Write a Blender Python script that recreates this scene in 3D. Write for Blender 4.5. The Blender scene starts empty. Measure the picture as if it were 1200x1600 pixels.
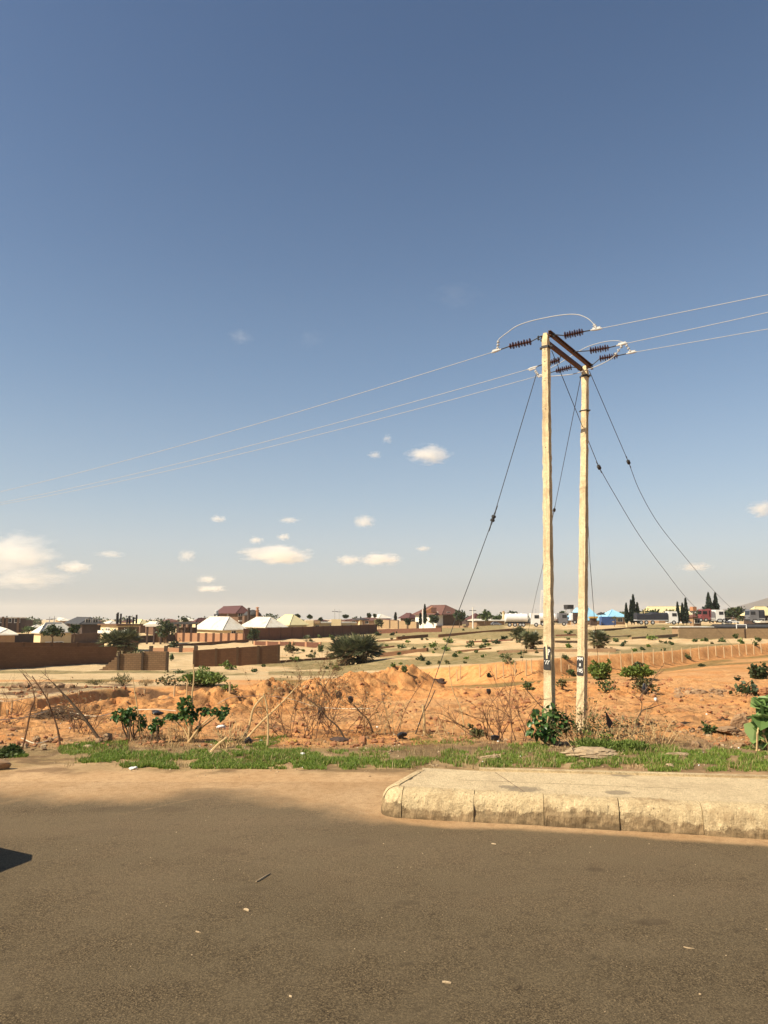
import bpy, bmesh, math, random
import numpy as np
from mathutils import Vector, Matrix
random.seed(7)
RNG = np.random.default_rng(11)
SC = bpy.context.scene
COL = SC.collection
R = math.radians

# ------------------------------------------------------------------ camera geometry
F_PX = 1600 * 26 / 36.0
CAM_H = 2.3
PITCH = math.atan(158 / F_PX)
CP, SP = math.cos(PITCH), math.sin(PITCH)
SUN_EL, SUN_AZ = R(42), R(64)          # azimuth measured from behind the camera towards the left
SUN_TO = Vector((-math.sin(SUN_AZ) * math.cos(SUN_EL), -math.cos(SUN_AZ) * math.cos(SUN_EL), math.sin(SUN_EL)))


def ray(px, py):
    cx, cy = (px - 600) / F_PX, (800 - py) / F_PX
    return Vector((cx, CP - cy * SP, SP + cy * CP))


def at(px, py, Y):
    """world point seen at a photo pixel when it stands Y metres down the view"""
    d = ray(px, py)
    return Vector((0, 0, CAM_H)) + d * (Y / d.y)


def uof(px, py=985):
    d = ray(px, py)
    return d.x / d.y


# ------------------------------------------------------------------ noise (vectorised)
def _hash(ix, iy, s):
    n = (ix.astype(np.int64) * 374761393 + iy.astype(np.int64) * 668265263 + s * 974711) & 0x7fffffff
    n = ((n ^ (n >> 13)) * 1274126177) & 0x7fffffff
    return ((n ^ (n >> 16)) & 0xffff) / 65535.0


def vnoise(x, y, s=0):
    x = np.asarray(x, float); y = np.asarray(y, float)
    ix, iy = np.floor(x), np.floor(y)
    fx, fy = x - ix, y - iy
    fx = fx * fx * (3 - 2 * fx); fy = fy * fy * (3 - 2 * fy)
    a, b = _hash(ix, iy, s), _hash(ix + 1, iy, s)
    c, d = _hash(ix, iy + 1, s), _hash(ix + 1, iy + 1, s)
    return (a + (b - a) * fx) * (1 - fy) + (c + (d - c) * fx) * fy


def fbm(x, y, s=0, o=4):
    v, a, t = 0, 0.5, 0
    for k in range(o):
        v = v + a * vnoise(x * 2 ** k + 17.3 * k, y * 2 ** k - 9.1 * k, s + k); t += a; a *= 0.5
    return v / t


def sstep(a, b, x):
    t = np.clip((np.asarray(x, float) - a) / (b - a), 0, 1)
    return t * t * (3 - 2 * t)


# ------------------------------------------------------------------ objects
def tag(o, label=None, cat=None, group=None, kind=None):
    if label: o['label'] = label
    if cat: o['category'] = cat
    if group: o['group'] = group
    if kind: o['kind'] = kind
    return o


def thing(name, loc, label, cat, group=None):
    o = bpy.data.objects.new(name, None)
    o.empty_display_size = 0.3
    COL.objects.link(o); o.location = Vector(loc)
    return tag(o, label, cat, group, 'thing')


def origin(o):
    v = Vector((0, 0, 0))
    while o is not None:
        v += o.location; o = o.parent
    return v


class MB:
    """collects shapes in world coordinates; build() links them as ONE mesh object"""
    def __init__(s):
        s.v = []; s.f = []

    def add(s, vs, fs):
        n = len(s.v)
        s.v.extend([Vector(p) for p in vs]); s.f.extend([tuple(i + n for i in f) for f in fs])
        return s

    def box(s, c, size, dx=(1, 0, 0), dz=(0, 0, 1)):
        dx = Vector(dx).normalized(); dz = Vector(dz).normalized()
        dy = dz.cross(dx).normalized(); dz = dx.cross(dy).normalized()
        c = Vector(c); a, b, h = [x / 2 for x in size]
        vs = [c + dx * (i * a) + dy * (j * b) + dz * (k * h) for k in (-1, 1) for j in (-1, 1) for i in (-1, 1)]
        return s.add(vs, [(0, 2, 3, 1), (4, 5, 7, 6), (0, 1, 5, 4), (2, 6, 7, 3), (0, 4, 6, 2), (1, 3, 7, 5)])

    def prism(s, poly, z0, z1):
        """closed plan polygon (counter-clockwise) raised from z0 to z1"""
        n = len(poly)
        vs = [(p[0], p[1], z0) for p in poly] + [(p[0], p[1], z1) for p in poly]
        fs = [tuple(range(n - 1, -1, -1)), tuple(range(n, 2 * n))]
        fs += [(i, (i + 1) % n, n + (i + 1) % n, n + i) for i in range(n)]
        return s.add(vs, fs)

    def tube(s, pts, rad, n=6, cap=True):
        pts = [Vector(p) for p in pts]
        if not hasattr(rad, '__len__'): rad = [rad] * len(pts)
        vs = []; fs = []
        ref = None
        for i, p in enumerate(pts):
            t = (pts[min(i + 1, len(pts) - 1)] - pts[max(i - 1, 0)])
            if t.length < 1e-9: t = Vector((0, 0, 1))
            t.normalize()
            if ref is None:
                ref = Vector((1, 0, 0)) if abs(t.x) < 0.8 else Vector((0, 1, 0))
            a = (ref - t * ref.dot(t)).normalized(); b = t.cross(a); ref = a
            for k in range(n):
                w = 2 * math.pi * k / n
                vs.append(p + (a * math.cos(w) + b * math.sin(w)) * rad[i])
        for i in range(len(pts) - 1):
            for k in range(n):
                k2 = (k + 1) % n
                fs.append((i * n + k, i * n + k2, (i + 1) * n + k2, (i + 1) * n + k))
        if cap:
            fs.append(tuple(range(n - 1, -1, -1))); m = (len(pts) - 1) * n
            fs.append(tuple(range(m, m + n)))
        return s.add(vs, fs)

    def lathe(s, base, axis, prof, n=12):
        """prof = [(distance along axis, radius), ...]"""
        axis = Vector(axis).normalized(); base = Vector(base)
        return s.tube_axis(base, axis, prof, n)

    def tube_axis(s, base, axis, prof, n):
        a = axis.orthogonal().normalized(); b = axis.cross(a)
        vs = []; fs = []
        for (h, r) in prof:
            for k in range(n):
                w = 2 * math.pi * k / n
                vs.append(base + axis * h + (a * math.cos(w) + b * math.sin(w)) * max(r, 1e-4))
        for i in range(len(prof) - 1):
            for k in range(n):
                k2 = (k + 1) % n
                fs.append((i * n + k, i * n + k2, (i + 1) * n + k2, (i + 1) * n + k))
        fs.append(tuple(range(n - 1, -1, -1))); m = (len(prof) - 1) * n
        fs.append(tuple(range(m, m + n)))
        return s.add(vs, fs)

    def blob(s, c, size, seed=0, amp=0.25, sub=2, rot=0.0, flat=False, rough=0.0):
        """an uneven stone-like lump"""
        bm = bmesh.new(); bmesh.ops.create_icosphere(bm, subdivisions=sub, radius=1)
        rnd = random.Random(seed)
        dirs = [(Vector((rnd.gauss(0, 1), rnd.gauss(0, 1), rnd.gauss(0, 1))).normalized(), rnd.uniform(-amp, amp)) for _ in range(9)]
        cut = [(Vector((rnd.gauss(0, 1), rnd.gauss(0, 1), rnd.gauss(0, .7))).normalized(), rnd.uniform(0.55, 0.85)) for _ in range(7)]
        M = Matrix.Rotation(rot, 3, 'Z')
        vs = []
        for v in bm.verts:
            p = v.co.copy()
            for d, a in dirs:
                p += v.co * a * max(0, d.dot(v.co)) ** 2
            for d, lim in cut:
                k = p.dot(d)
                if k > lim: p -= d * (k - lim) * 0.9
            if rough:
                q = v.co * 4.3; p *= 1 + rough * (float(vnoise(q.x + seed, q.y + q.z * 1.7, 3)) - .5) * 2 + rough * (float(vnoise(q.x * 2.7, q.y * 2.7 + q.z * 3.1 + seed, 5)) - .5)
            p = Vector((p.x * size[0], p.y * size[1], p.z * size[2]))
            vs.append(M @ p + Vector(c))
        fs = [tuple(v.index for v in f.verts) for f in bm.faces]
        bm.free()
        return s.add(vs, fs)

    def build(s, name, mat, parent=None, smooth=False, uvdir=None, loc=None):
        base = origin(parent) if parent is not None else (Vector(loc) if loc is not None else Vector((0, 0, 0)))
        me = bpy.data.meshes.new(name)
        me.from_pydata([tuple(p - base) for p in s.v], [], s.f)
        if uvdir is not None:
            uvdir = Vector(uvdir).normalized()
            uv = me.uv_layers.new(name='UVMap')
            for lp in me.loops:
                p = me.vertices[lp.vertex_index].co + base
                uv.data[lp.index].uv = (p.dot(uvdir), p.z)
        o = bpy.data.objects.new(name, me); COL.objects.link(o)
        if mat: me.materials.append(mat)
        if smooth:
            me.polygons.foreach_set('use_smooth', [True] * len(me.polygons))
        if parent is not None: o.parent = parent
        elif loc is not None: o.location = base
        me.update()
        return o


def np_mesh(name, V, F4, mat, parent=None, smooth=False, loc=None, col=None, colname='zone'):
    """fast mesh from arrays; F4 = (n, 3 or 4) index array"""
    base = origin(parent) if parent is not None else (Vector(loc) if loc is not None else Vector((0, 0, 0)))
    V = np.asarray(V, np.float32) - np.array(base, np.float32)
    F4 = np.asarray(F4, np.int32)
    k = F4.shape[1]
    me = bpy.data.meshes.new(name)
    me.vertices.add(len(V)); me.vertices.foreach_set('co', V.ravel())
    me.loops.add(F4.size); me.loops.foreach_set('vertex_index', F4.ravel())
    me.polygons.add(len(F4))
    me.polygons.foreach_set('loop_start', np.arange(0, F4.size, k, dtype=np.int32))
    me.polygons.foreach_set('loop_total', np.full(len(F4), k, np.int32))
    if smooth: me.polygons.foreach_set('use_smooth', np.ones(len(F4), bool))
    if col is not None:
        ca = me.color_attributes.new(colname, 'FLOAT_COLOR', 'POINT')
        c4 = np.ones((len(V), 4), np.float32); c4[:, :3] = col
        ca.data.foreach_set('color', c4.ravel())
    me.update(calc_edges=True); me.validate()
    if mat: me.materials.append(mat)
    o = bpy.data.objects.new(name, me); COL.objects.link(o)
    if parent is not None: o.parent = parent
    elif loc is not None: o.location = base
    return o


# ------------------------------------------------------------------ materials
class NT:
    def __init__(s, name):
        s.m = bpy.data.materials.new(name); s.m.use_nodes = True
        s.t = s.m.node_tree; s.t.nodes.clear()
        s.out = s.n('ShaderNodeOutputMaterial')

    def n(s, typ, **kw):
        nd = s.t.nodes.new(typ)
        for k, v in kw.items():
            if k.startswith('i_'):
                key = k[2:]
                key = int(key) if key.isdigit() else key.replace('_', ' ')
                nd.inputs[key].default_value = v
            else: setattr(nd, k, v)
        return nd

    def l(s, a, b): s.t.links.new(a, b)

    def coords(s, kind='Object'):
        if kind == 'World':
            g = s.n('ShaderNodeNewGeometry'); return g.outputs['Position']
        if kind == 'UV':
            return s.n('ShaderNodeTexCoord').outputs['UV']
        return s.n('ShaderNodeTexCoord').outputs['Object']

    def noise(s, vec, scale, detail=4, rough=0.6, dist=0.0):
        nd = s.n('ShaderNodeTexNoise'); nd.inputs['Scale'].default_value = scale
        nd.inputs['Detail'].default_value = detail; nd.inputs['Roughness'].default_value = rough
        nd.inputs['Distortion'].default_value = dist
        s.l(vec, nd.inputs['Vector']); return nd.outputs['Fac']

    def ramp(s, fac, stops):
        r = s.n('ShaderNodeValToRGB'); e = r.color_ramp.elements
        while len(e) < len(stops): e.new(0.5)
        for k, (p, c) in enumerate(stops):
            e[k].position = p
            e[k].color = (c, c, c, 1) if not hasattr(c, '__len__') else (*c[:3], 1)
        s.l(fac, r.inputs['Fac']); return r.outputs['Color']

    def mix(s, fac, a, b, mode='MIX'):
        x = s.n('ShaderNodeMix', data_type='RGBA', blend_type=mode)
        for sock, val in ((x.inputs[0], fac), (x.inputs[6], a), (x.inputs[7], b)):
            if isinstance(val, (int, float)): sock.default_value = val if sock == x.inputs[0] else (val, val, val, 1)
            elif isinstance(val, (tuple, list)): sock.default_value = (*val[:3], 1)
            else: s.l(val, sock)
        return x.outputs[2]

    def math(s, op, a, b=0.0, clamp=False):
        x = s.n('ShaderNodeMath', operation=op); x.use_clamp = clamp
        for k, val in enumerate((a, b)):
            if isinstance(val, (int, float)): x.inputs[k].default_value = val
            else: s.l(val, x.inputs[k])
        return x.outputs[0]

    def bump(s, h, strength, dist=0.01, normal=None):
        b = s.n('ShaderNodeBump'); b.inputs['Strength'].default_value = strength
        b.inputs['Distance'].default_value = dist; s.l(h, b.inputs['Height'])
        if normal is not None: s.l(normal, b.inputs['Normal'])
        return b.outputs['Normal']

    def principled(s, col, rough=0.8, normal=None, metal=0.0, spec=0.3):
        p = s.n('ShaderNodeBsdfPrincipled')
        if isinstance(col, (tuple, list)): p.inputs['Base Color'].default_value = (*col[:3], 1)
        else: s.l(col, p.inputs['Base Color'])
        if isinstance(rough, (int, float)): p.inputs['Roughness'].default_value = rough
        else: s.l(rough, p.inputs['Roughness'])
        p.inputs['Metallic'].default_value = metal
        p.inputs['Specular IOR Level'].default_value = spec
        if normal is not None: s.l(normal, p.inputs['Normal'])
        s.l(p.outputs[0], s.out.inputs['Surface'])
        return s.m


def pm(name, c1, c2=None, scale=4.0, rough=0.85, bump=0.2, bscale=30.0, bdist=0.01, metal=0.0, spec=0.3, lo=0.35, hi=0.65, c3=None, s3=0.7):
    """plain weathered surface: two tones broken by noise, fine bump, optional large stains"""
    t = NT(name); v = t.coords('World')
    c2 = c2 or tuple(x * 0.75 for x in c1)
    f = t.ramp(t.noise(v, scale, 6, 0.65), [(lo, 0.0), (hi, 1.0)])
    col = t.mix(f, c1, c2)
    if c3:
        g = t.ramp(t.noise(v, s3, 5, 0.7), [(0.5, 0.0), (0.68, 1.0)])
        col = t.mix(g, col, c3)
    nrm = t.bump(t.noise(v, bscale, 4, 0.7), bump, bdist)
    return t.principled(col, rough, nrm, metal, spec)


def leafmat(name, stops, trans=0.25, rough=0.55):
    t = NT(name)
    g = t.n('ShaderNodeNewGeometry')
    col = t.ramp(g.outputs['Random Per Island'], stops)
    p = t.n('ShaderNodeBsdfPrincipled'); t.l(col, p.inputs['Base Color'])
    p.inputs['Roughness'].default_value = rough; p.inputs['Specular IOR Level'].default_value = 0.3
    tr = t.n('ShaderNodeBsdfTranslucent'); t.l(col, tr.inputs['Color'])
    m = t.n('ShaderNodeMixShader'); m.inputs[0].default_value = trans
    t.l(p.outputs[0], m.inputs[1]); t.l(tr.outputs[0], m.inputs[2]); t.l(m.outputs[0], t.out.inputs['Surface'])
    return t.m


def blockmat(name, c1, c2, mortar, bw=0.45, bh=0.225, msize=0.012, stain=None):
    t = NT(name); v = t.coords('UV')
    b = t.n('ShaderNodeTexBrick'); t.l(v, b.inputs['Vector'])
    b.inputs['Scale'].default_value = 1.0; b.inputs['Brick Width'].default_value = bw; b.inputs['Row Height'].default_value = bh
    b.inputs['Mortar Size'].default_value = msize
    b.inputs['Color1'].default_value = (*c1, 1); b.inputs['Color2'].default_value = (*c2, 1); b.inputs['Mortar'].default_value = (*mortar, 1)
    w = t.coords('World')
    col = t.mix(t.ramp(t.noise(w, 1.3, 6, 0.7), [(0.4, 0.0), (0.7, 0.6)]), b.outputs['Color'], stain or tuple(x * 0.6 for x in c1))
    return t.principled(col, 0.9, t.bump(t.noise(w, 25, 4, .7), 0.3, 0.02))
SKY_AIR, SKY_DUST, SKY_OZONE, SKY_STR = 1.0, 0.9, 2.7, 0.067
SUN_STR, SUN_COL, EXPO = 5.0, (1.0, 0.88, 0.68), 0.74
HAZE = [(0.0, 1.0), (0.03, .92), (0.08, .72), (0.16, .49), (0.28, .27), (0.44, .09), (0.65, 0.0)]
HAZE_COLS = [(0.0, (.71, .71, .665)), (.05, (.90, .91, .875)), (.09, (.93, .97, .97)), (.15, (.84, .95, 1.0)), (.32, (.64, .85, 1.0))]
HAZE_D = 0.00012
# ------------------------------------------------------------------ palette
def sand_nodes(t, v):
    """pale sand with darker drifts, shared by the ground and the sand drifted over the road"""
    n1 = t.noise(v, 0.9, 6, 0.65); n2 = t.noise(v, 9.0, 5, 0.7); n3 = t.noise(v, 70.0, 3, 0.6)
    c = t.mix(t.ramp(n1, [(0.35, 0.0), (0.65, 1.0)]), (0.68, 0.52, 0.30), (0.58, 0.415, 0.22))
    c = t.mix(t.ramp(n2, [(0.45, 0.0), (0.72, 0.5)]), c, (0.30, 0.18, 0.085))
    c = t.mix(t.ramp(n3, [(0.3, 0.35), (0.55, 0.0)]), c, (0.16, 0.085, 0.04))
    return c


def make_ground_mat():
    t = NT('ground_mat'); v = t.coords('World')
    sep = t.n('ShaderNodeSeparateColor'); at_ = t.n('ShaderNodeAttribute', attribute_name='zone'); t.l(at_.outputs['Color'], sep.inputs[0])
    orange, green, dark = sep.outputs[0], sep.outputs[1], sep.outputs[2]
    sand = sand_nodes(t, v)
    sy0 = t.n('ShaderNodeSeparateXYZ'); t.l(v, sy0.inputs[0]); mr0 = t.n('ShaderNodeMapRange'); t.l(sy0.outputs[1], mr0.inputs[0])
    for k_, x_ in ((1, 11.0), (2, 26.0)): mr0.inputs[k_].default_value = x_
    sand = t.mix(mr0.outputs[0], t.mix(1.0, sand, (0.75, 0.655, 0.61), 'MULTIPLY'), sand)     # trodden roadside earth is browner than the plots
    n1 = t.noise(v, 2.2, 7, 0.7); n2 = t.noise(v, 14, 8, 0.82)
    og = t.mix(t.ramp(n1, [(0.36, 0.0), (0.66, 1.0)]), (0.64, 0.335, 0.13), (0.50, 0.21, 0.072))
    og = t.mix(t.ramp(n2, [(0.55, 0.0), (0.75, 0.6)]), og, (0.26, 0.115, 0.05))
    og = t.mix(t.ramp(n2, [(0.25, 0.5), (0.42, 0.0)]), og, (0.66, 0.42, 0.21))
    c = t.mix(orange, sand, og)
    far = t.mix(t.ramp(t.noise(v, 0.35, 6, 0.7), [(0.38, 0.0), (0.62, 1.0)]), (0.16, 0.135, 0.045), (0.085, 0.085, 0.026))
    gm = t.math('MULTIPLY', green, t.ramp(t.noise(v, 1.6, 5, 0.75), [(0.28, 0.35), (0.6, 1.0)]))
    c = t.mix(gm, c, far)
    dk = t.mix(t.ramp(n2, [(0.35, 0.0), (0.65, 1.0)]), (0.17, 0.092, 0.048), (0.085, 0.05, 0.028))
    c = t.mix(dark, c, dk)
    b1 = t.bump(t.noise(v, 7.0, 8, 0.75), 0.8, 0.16)
    sy = t.n('ShaderNodeSeparateXYZ'); t.l(v, sy.inputs[0]); mr = t.n('ShaderNodeMapRange'); t.l(sy.outputs[1], mr.inputs[0])
    for k_, x_ in ((1, 10.4), (2, 14.0), (3, .04), (4, .8)): mr.inputs[k_].default_value = x_
    t.l(mr.outputs[0], b1.node.inputs['Strength'])
    b2 = t.bump(t.noise(v, 55.0, 4, 0.7), 0.35, 0.02, b1)
    return t.principled(c, 0.95, b2, spec=0.1)


def make_road_mat():
    t = NT('road_mat'); v = t.coords('World')
    sep = t.n('ShaderNodeSeparateColor'); at_ = t.n('ShaderNodeAttribute', attribute_name='zone'); t.l(at_.outputs['Color'], sep.inputs[0])
    sandf, darkf, palef = sep.outputs[0], sep.outputs[1], sep.outputs[2]
    base = t.mix(t.ramp(t.noise(v, 0.8, 6, 0.65), [(0.35, 0.0), (0.65, 1.0)]), (0.132, 0.105, 0.070), (0.102, 0.081, 0.054))
    # stretched tyre-wear bands along the road
    mp = t.n('ShaderNodeMapping'); mp.inputs['Scale'].default_value = (0.12, 1.5, 1.0); mp.inputs['Rotation'].default_value = (0, 0, R(12)); t.l(v, mp.inputs['Vector'])
    base = t.mix(t.ramp(t.noise(mp.outputs[0], 1.2, 5, 0.6), [(0.45, 0.0), (0.7, 0.45)]), base, (0.125, 0.098, 0.068))
    fine = t.noise(v, 210.0, 3, 0.75)
    base = t.mix(t.ramp(fine, [(0.33, 0.75), (0.52, 0.0)]), base, (0.026, 0.02, 0.016))
    base = t.mix(t.ramp(fine, [(0.52, 0.0), (0.74, 0.9)]), base, (0.25, 0.195, 0.135))
    mid = t.noise(v, 78.0, 4, 0.8)
    base = t.mix(t.ramp(mid, [(0.38, 1.0), (0.50, 0.0)]), base, (0.032, 0.024, 0.018))
    base = t.mix(t.ramp(mid, [(0.51, 0.0), (0.63, 0.9)]), base, (0.26, 0.205, 0.14))
    vs_ = t.n('ShaderNodeTexVoronoi'); vs_.inputs['Scale'].default_value = 34; t.l(v, vs_.inputs['Vector'])
    s2 = t.math('MULTIPLY', t.ramp(vs_.outputs['Distance'], [(0.10, 1.0), (0.2, 0.0)]), t.ramp(t.noise(v, 11, 4, 0.7), [(0.5, 0.0), (0.62, .9)]))
    base = t.mix(s2, base, (0.42, 0.33, 0.22))
    vo = t.n('ShaderNodeTexVoronoi'); vo.inputs['Scale'].default_value = 62; t.l(v, vo.inputs['Vector'])
    sp = t.math('MULTIPLY', t.ramp(vo.outputs['Distance'], [(0.1, 1.0), (0.24, 0.0)]), t.ramp(t.noise(v, 23, 3, 0.6), [(0.52, 0.0), (0.62, 1.0)]))
    base = t.mix(sp, base, (0.33, 0.25, 0.16))
    # dark pock marks where aggregate is lost
    vo2 = t.n('ShaderNodeTexVoronoi'); vo2.inputs['Scale'].default_value = 7.5; t.l(t.mix(0.12, v, t.noise(v, 30, 3)), vo2.inputs['Vector'])
    pk = t.math('MULTIPLY', t.ramp(vo2.outputs['Distance'], [(0.10, 1.0), (0.30, 0.0)]), t.ramp(t.noise(v, 3.0, 5, .7), [(0.45, 0.0), (0.58, 0.8)]))
    base = t.mix(pk, base, (0.037, 0.028, 0.021))
    base = t.mix(darkf, base, (0.055, 0.042, 0.031))
    base = t.mix(palef, base, (0.30, 0.23, 0.17))
    base = t.mix(t.ramp(t.noise(v, 1.7, 6, .7), [(.36, 0.0), (.62, .5)]), base, (0.17, 0.14, 0.10))
    base = t.mix(1.0, base, (0.90, 0.83, 0.68), 'MULTIPLY')
    sand = t.mix(1.0, sand_nodes(t, v), (0.74, 0.645, 0.60), 'MULTIPLY')
    edge = t.math('ADD', sandf, t.math('MULTIPLY', t.math('SUBTRACT', t.noise(v, 18, 6, .75), 0.5), 0.7))
    # streaks of drifted sand
    sf = t.ramp(edge, [(0.15, 0.0), (0.75, 1.0)])
    c = t.mix(sf, base, sand)
    bn = t.bump(t.noise(v, 90.0, 5, 0.8), 0.8, 0.018)
    bn2 = t.bump(t.noise(v, 9.0, 4, 0.6), 0.12, 0.03, bn)
    return t.principled(c, 0.93, bn2, spec=0.12)


def on_slab(px, py, z=.302):
    d = ray(px, py); return Vector((0, 0, CAM_H)) + d * ((z - CAM_H) / d.z)


def make_concrete(name, c1, c2, stain, zstain=None, spots=(), streak=False):
    """weathered cast concrete: grainy, with dirt to a wavy line above the road"""
    t = NT(name); w0 = t.coords('World')
    oi = t.n('ShaderNodeObjectInfo'); va = t.n('ShaderNodeVectorMath', operation='ADD'); t.l(w0, va.inputs[0])
    vm = t.n('ShaderNodeVectorMath', operation='SCALE'); vm.inputs[0].default_value = (7.0, 3.0, 0.0); t.l(oi.outputs['Random'], vm.inputs['Scale']); t.l(vm.outputs[0], va.inputs[1])
    v = va.outputs[0]
    col = t.mix(t.ramp(t.noise(v, 3.5, 7, 0.7), [(0.35, 0.0), (0.65, 1.0)]), c1, c2)
    col = t.mix(t.ramp(t.noise(v, 24, 6, 0.75), [(0.52, 0.0), (0.68, 0.6)]), col, tuple(x * 0.6 for x in c2))
    col = t.mix(t.ramp(t.noise(v, 30, 5, 0.7), [(0.34, 0.8), (0.46, 0.0)]), col, tuple(min(1, x * 1.2) for x in c1))
    col = t.mix(t.ramp(t.noise(v, 45, 4, 0.7), [(0.54, 0.0), (0.68, 0.75)]), col, tuple(x * 0.42 for x in c2))
    col = t.mix(t.ramp(t.noise(v, 75, 3, 0.6), [(0.3, 0.7), (0.45, 0.0)]), col, tuple(min(1, x * 1.25) for x in c1))
    vo = t.n('ShaderNodeTexVoronoi'); vo.inputs['Scale'].default_value = 9; t.l(v, vo.inputs['Vector'])
    col = t.mix(t.ramp(vo.outputs['Distance'], [(0.045, 0.9), (0.08, 0.0)]), col, (0.06, 0.04, 0.025))
    st = t.ramp(t.noise(v, 2.1, 7, 0.75), [(0.50, 0.0), (0.64, 0.85)])
    col = t.mix(st, col, stain)
    if zstain is not None:
        sx = t.n('ShaderNodeSeparateXYZ'); t.l(w0, sx.inputs[0])
        z = t.math('ADD', sx.outputs[2], t.math('MULTIPLY', t.math('SUBTRACT', t.noise(v, 2.6, 8, 0.8), 0.5), 0.42))
        z = t.math('ADD', z, t.math('MULTIPLY', t.math('SUBTRACT', oi.outputs['Random'], 0.5), 0.10))
        f = t.ramp(z, [(zstain - 0.012, 0.85), (zstain + 0.012, 0.0)])
        col = t.mix(f, col, t.mix(t.ramp(t.noise(v, 9, 6, .75), [(.42, 0.0), (.6, 1.0)]), tuple(x * .95 for x in stain), tuple(x * .45 for x in stain)))
        col = t.mix(t.ramp(z, [(0.015, 0.8), (0.065, 0.0)]), col, tuple(x * 0.35 for x in stain))
    if streak:                                                     # run-off streaks and pitting down a pole
        mp = t.n('ShaderNodeMapping'); mp.inputs['Scale'].default_value = (14, 14, .55); t.l(w0, mp.inputs['Vector'])
        col = t.mix(t.ramp(t.noise(mp.outputs[0], 1.0, 6, .7), [(.52, 0.0), (.68, .7)]), col, (.34, .24, .14))
        col = t.mix(t.ramp(t.noise(w0, 16, 5, .75), [(.60, 0.0), (.68, .8)]), col, (.22, .155, .09))
    for (sx0, sy0, rx, ry) in spots:                                # grey oil-like patches soaked into the slab
        dv = t.n('ShaderNodeVectorMath', operation='SUBTRACT'); t.l(w0, dv.inputs[0]); dv.inputs[1].default_value = (sx0, sy0, .3)
        dm = t.n('ShaderNodeVectorMath', operation='MULTIPLY'); t.l(dv.outputs[0], dm.inputs[0]); dm.inputs[1].default_value = (1 / rx, 1 / ry, 0)
        ln = t.n('ShaderNodeVectorMath', operation='LENGTH'); t.l(dm.outputs[0], ln.inputs[0])
        e = t.math('ADD', ln.outputs['Value'], t.math('MULTIPLY', t.math('SUBTRACT', t.noise(w0, 9, 6, .75), .5), 1.6))
        col = t.mix(t.ramp(e, [(.75, .75), (1.05, 0.0)]), col, (.24, .19, .125))
    nb = t.bump(t.noise(v, 48, 6, 0.8), 0.8, 0.025)
    nb = t.bump(t.noise(v, 8, 4, 0.7), 0.35, 0.05, nb)
    return t.principled(col, 0.92, nb, spec=0.15)


M = {}
M['ground'] = make_ground_mat()
M['road'] = make_road_mat()
M['kerb'] = make_concrete('kerb_mat', (0.62, 0.48, 0.275), (0.48, 0.36, 0.20), (0.34, 0.235, 0.125), 0.15)
M['paving'] = make_concrete('paving_mat', (0.64, 0.50, 0.30), (0.55, 0.42, 0.245), (0.46, 0.345, 0.205), spots=[(*on_slab(820, 1233)[:2], .21, .17), (*on_slab(965, 1238)[:2], .17, .11), (*on_slab(795, 1229)[:2], .12, .09), (*on_slab(973, 1211)[:2], .14, .09)])
M['pole'] = make_concrete('pole_mat', (0.74, 0.60, 0.37), (0.64, 0.50, 0.30), (0.48, 0.36, 0.21), streak=True)
M['rust'] = pm('rust_mat', (0.13, 0.06, 0.035), (0.075, 0.035, 0.02), 14, 0.75, 0.3, 60)
M['insul'] = pm('insulator_mat', (0.085, 0.03, 0.02), (0.06, 0.022, 0.016), 10, 0.25, 0.02, 20, spec=0.6)
M['alu'] = pm('aluminium_mat', (0.46, 0.45, 0.43), (0.38, 0.37, 0.35), 8, 0.6, 0.05, 40, metal=0.0, spec=0.5)
M['steelwire'] = pm('steel_wire_mat', (0.05, 0.05, 0.05), (0.035, 0.035, 0.035), 8, 0.6, 0.05, 40)
M['blackpaint'] = pm('black_paint_mat', (0.022, 0.022, 0.024), (0.04, 0.038, 0.035), 20, 0.6, 0.1, 60)
M['whitepaint'] = pm('white_paint_mat', (0.75, 0.73, 0.68), (0.6, 0.58, 0.52), 30, 0.7, 0.1, 60)
M['creampaint'] = pm('cream_paint_mat', (0.70, 0.58, 0.36), (0.62, 0.5, 0.3), 30, 0.7, 0.1, 60)
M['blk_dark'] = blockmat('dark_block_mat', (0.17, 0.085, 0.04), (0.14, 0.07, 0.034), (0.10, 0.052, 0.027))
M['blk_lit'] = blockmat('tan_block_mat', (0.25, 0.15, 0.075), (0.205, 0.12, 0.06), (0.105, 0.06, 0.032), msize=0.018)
M['blk_pink'] = blockmat('pink_block_mat', (0.50, 0.27, 0.145), (0.46, 0.24, 0.125), (0.40, 0.21, 0.115), stain=(0.40, 0.21, 0.12))
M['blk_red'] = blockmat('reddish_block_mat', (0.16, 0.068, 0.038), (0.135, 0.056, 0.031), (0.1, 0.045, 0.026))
M['blk_grey'] = blockmat('greyish_block_mat', (0.36, 0.25, 0.135), (0.32, 0.22, 0.12), (0.24, 0.16, 0.09))
M['pillar_dark'] = pm('dark_pillar_mat', (0.06, 0.036, 0.02), (0.04, 0.025, 0.014), 5)
M['roof_white'] = pm('pale_roof_sheet_mat', (0.66, 0.62, 0.53), (0.56, 0.52, 0.43), 0.8, 0.55, 0.05, 8, c3=(0.50, 0.42, 0.31), s3=0.5)
M['roof_cream'] = pm('cream_roof_sheet_mat', (0.66, 0.57, 0.32), (0.58, 0.5, 0.27), 0.8, 0.55, 0.05, 8)
M['roof_red'] = pm('dark_red_roof_mat', (0.105, 0.04, 0.035), (0.075, 0.03, 0.027), 2, 0.7, 0.1, 8)
M['roof_brown'] = pm('brown_roof_mat', (0.15, 0.07, 0.05), (0.115, 0.053, 0.04), 2, 0.7, 0.1, 8)
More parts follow.
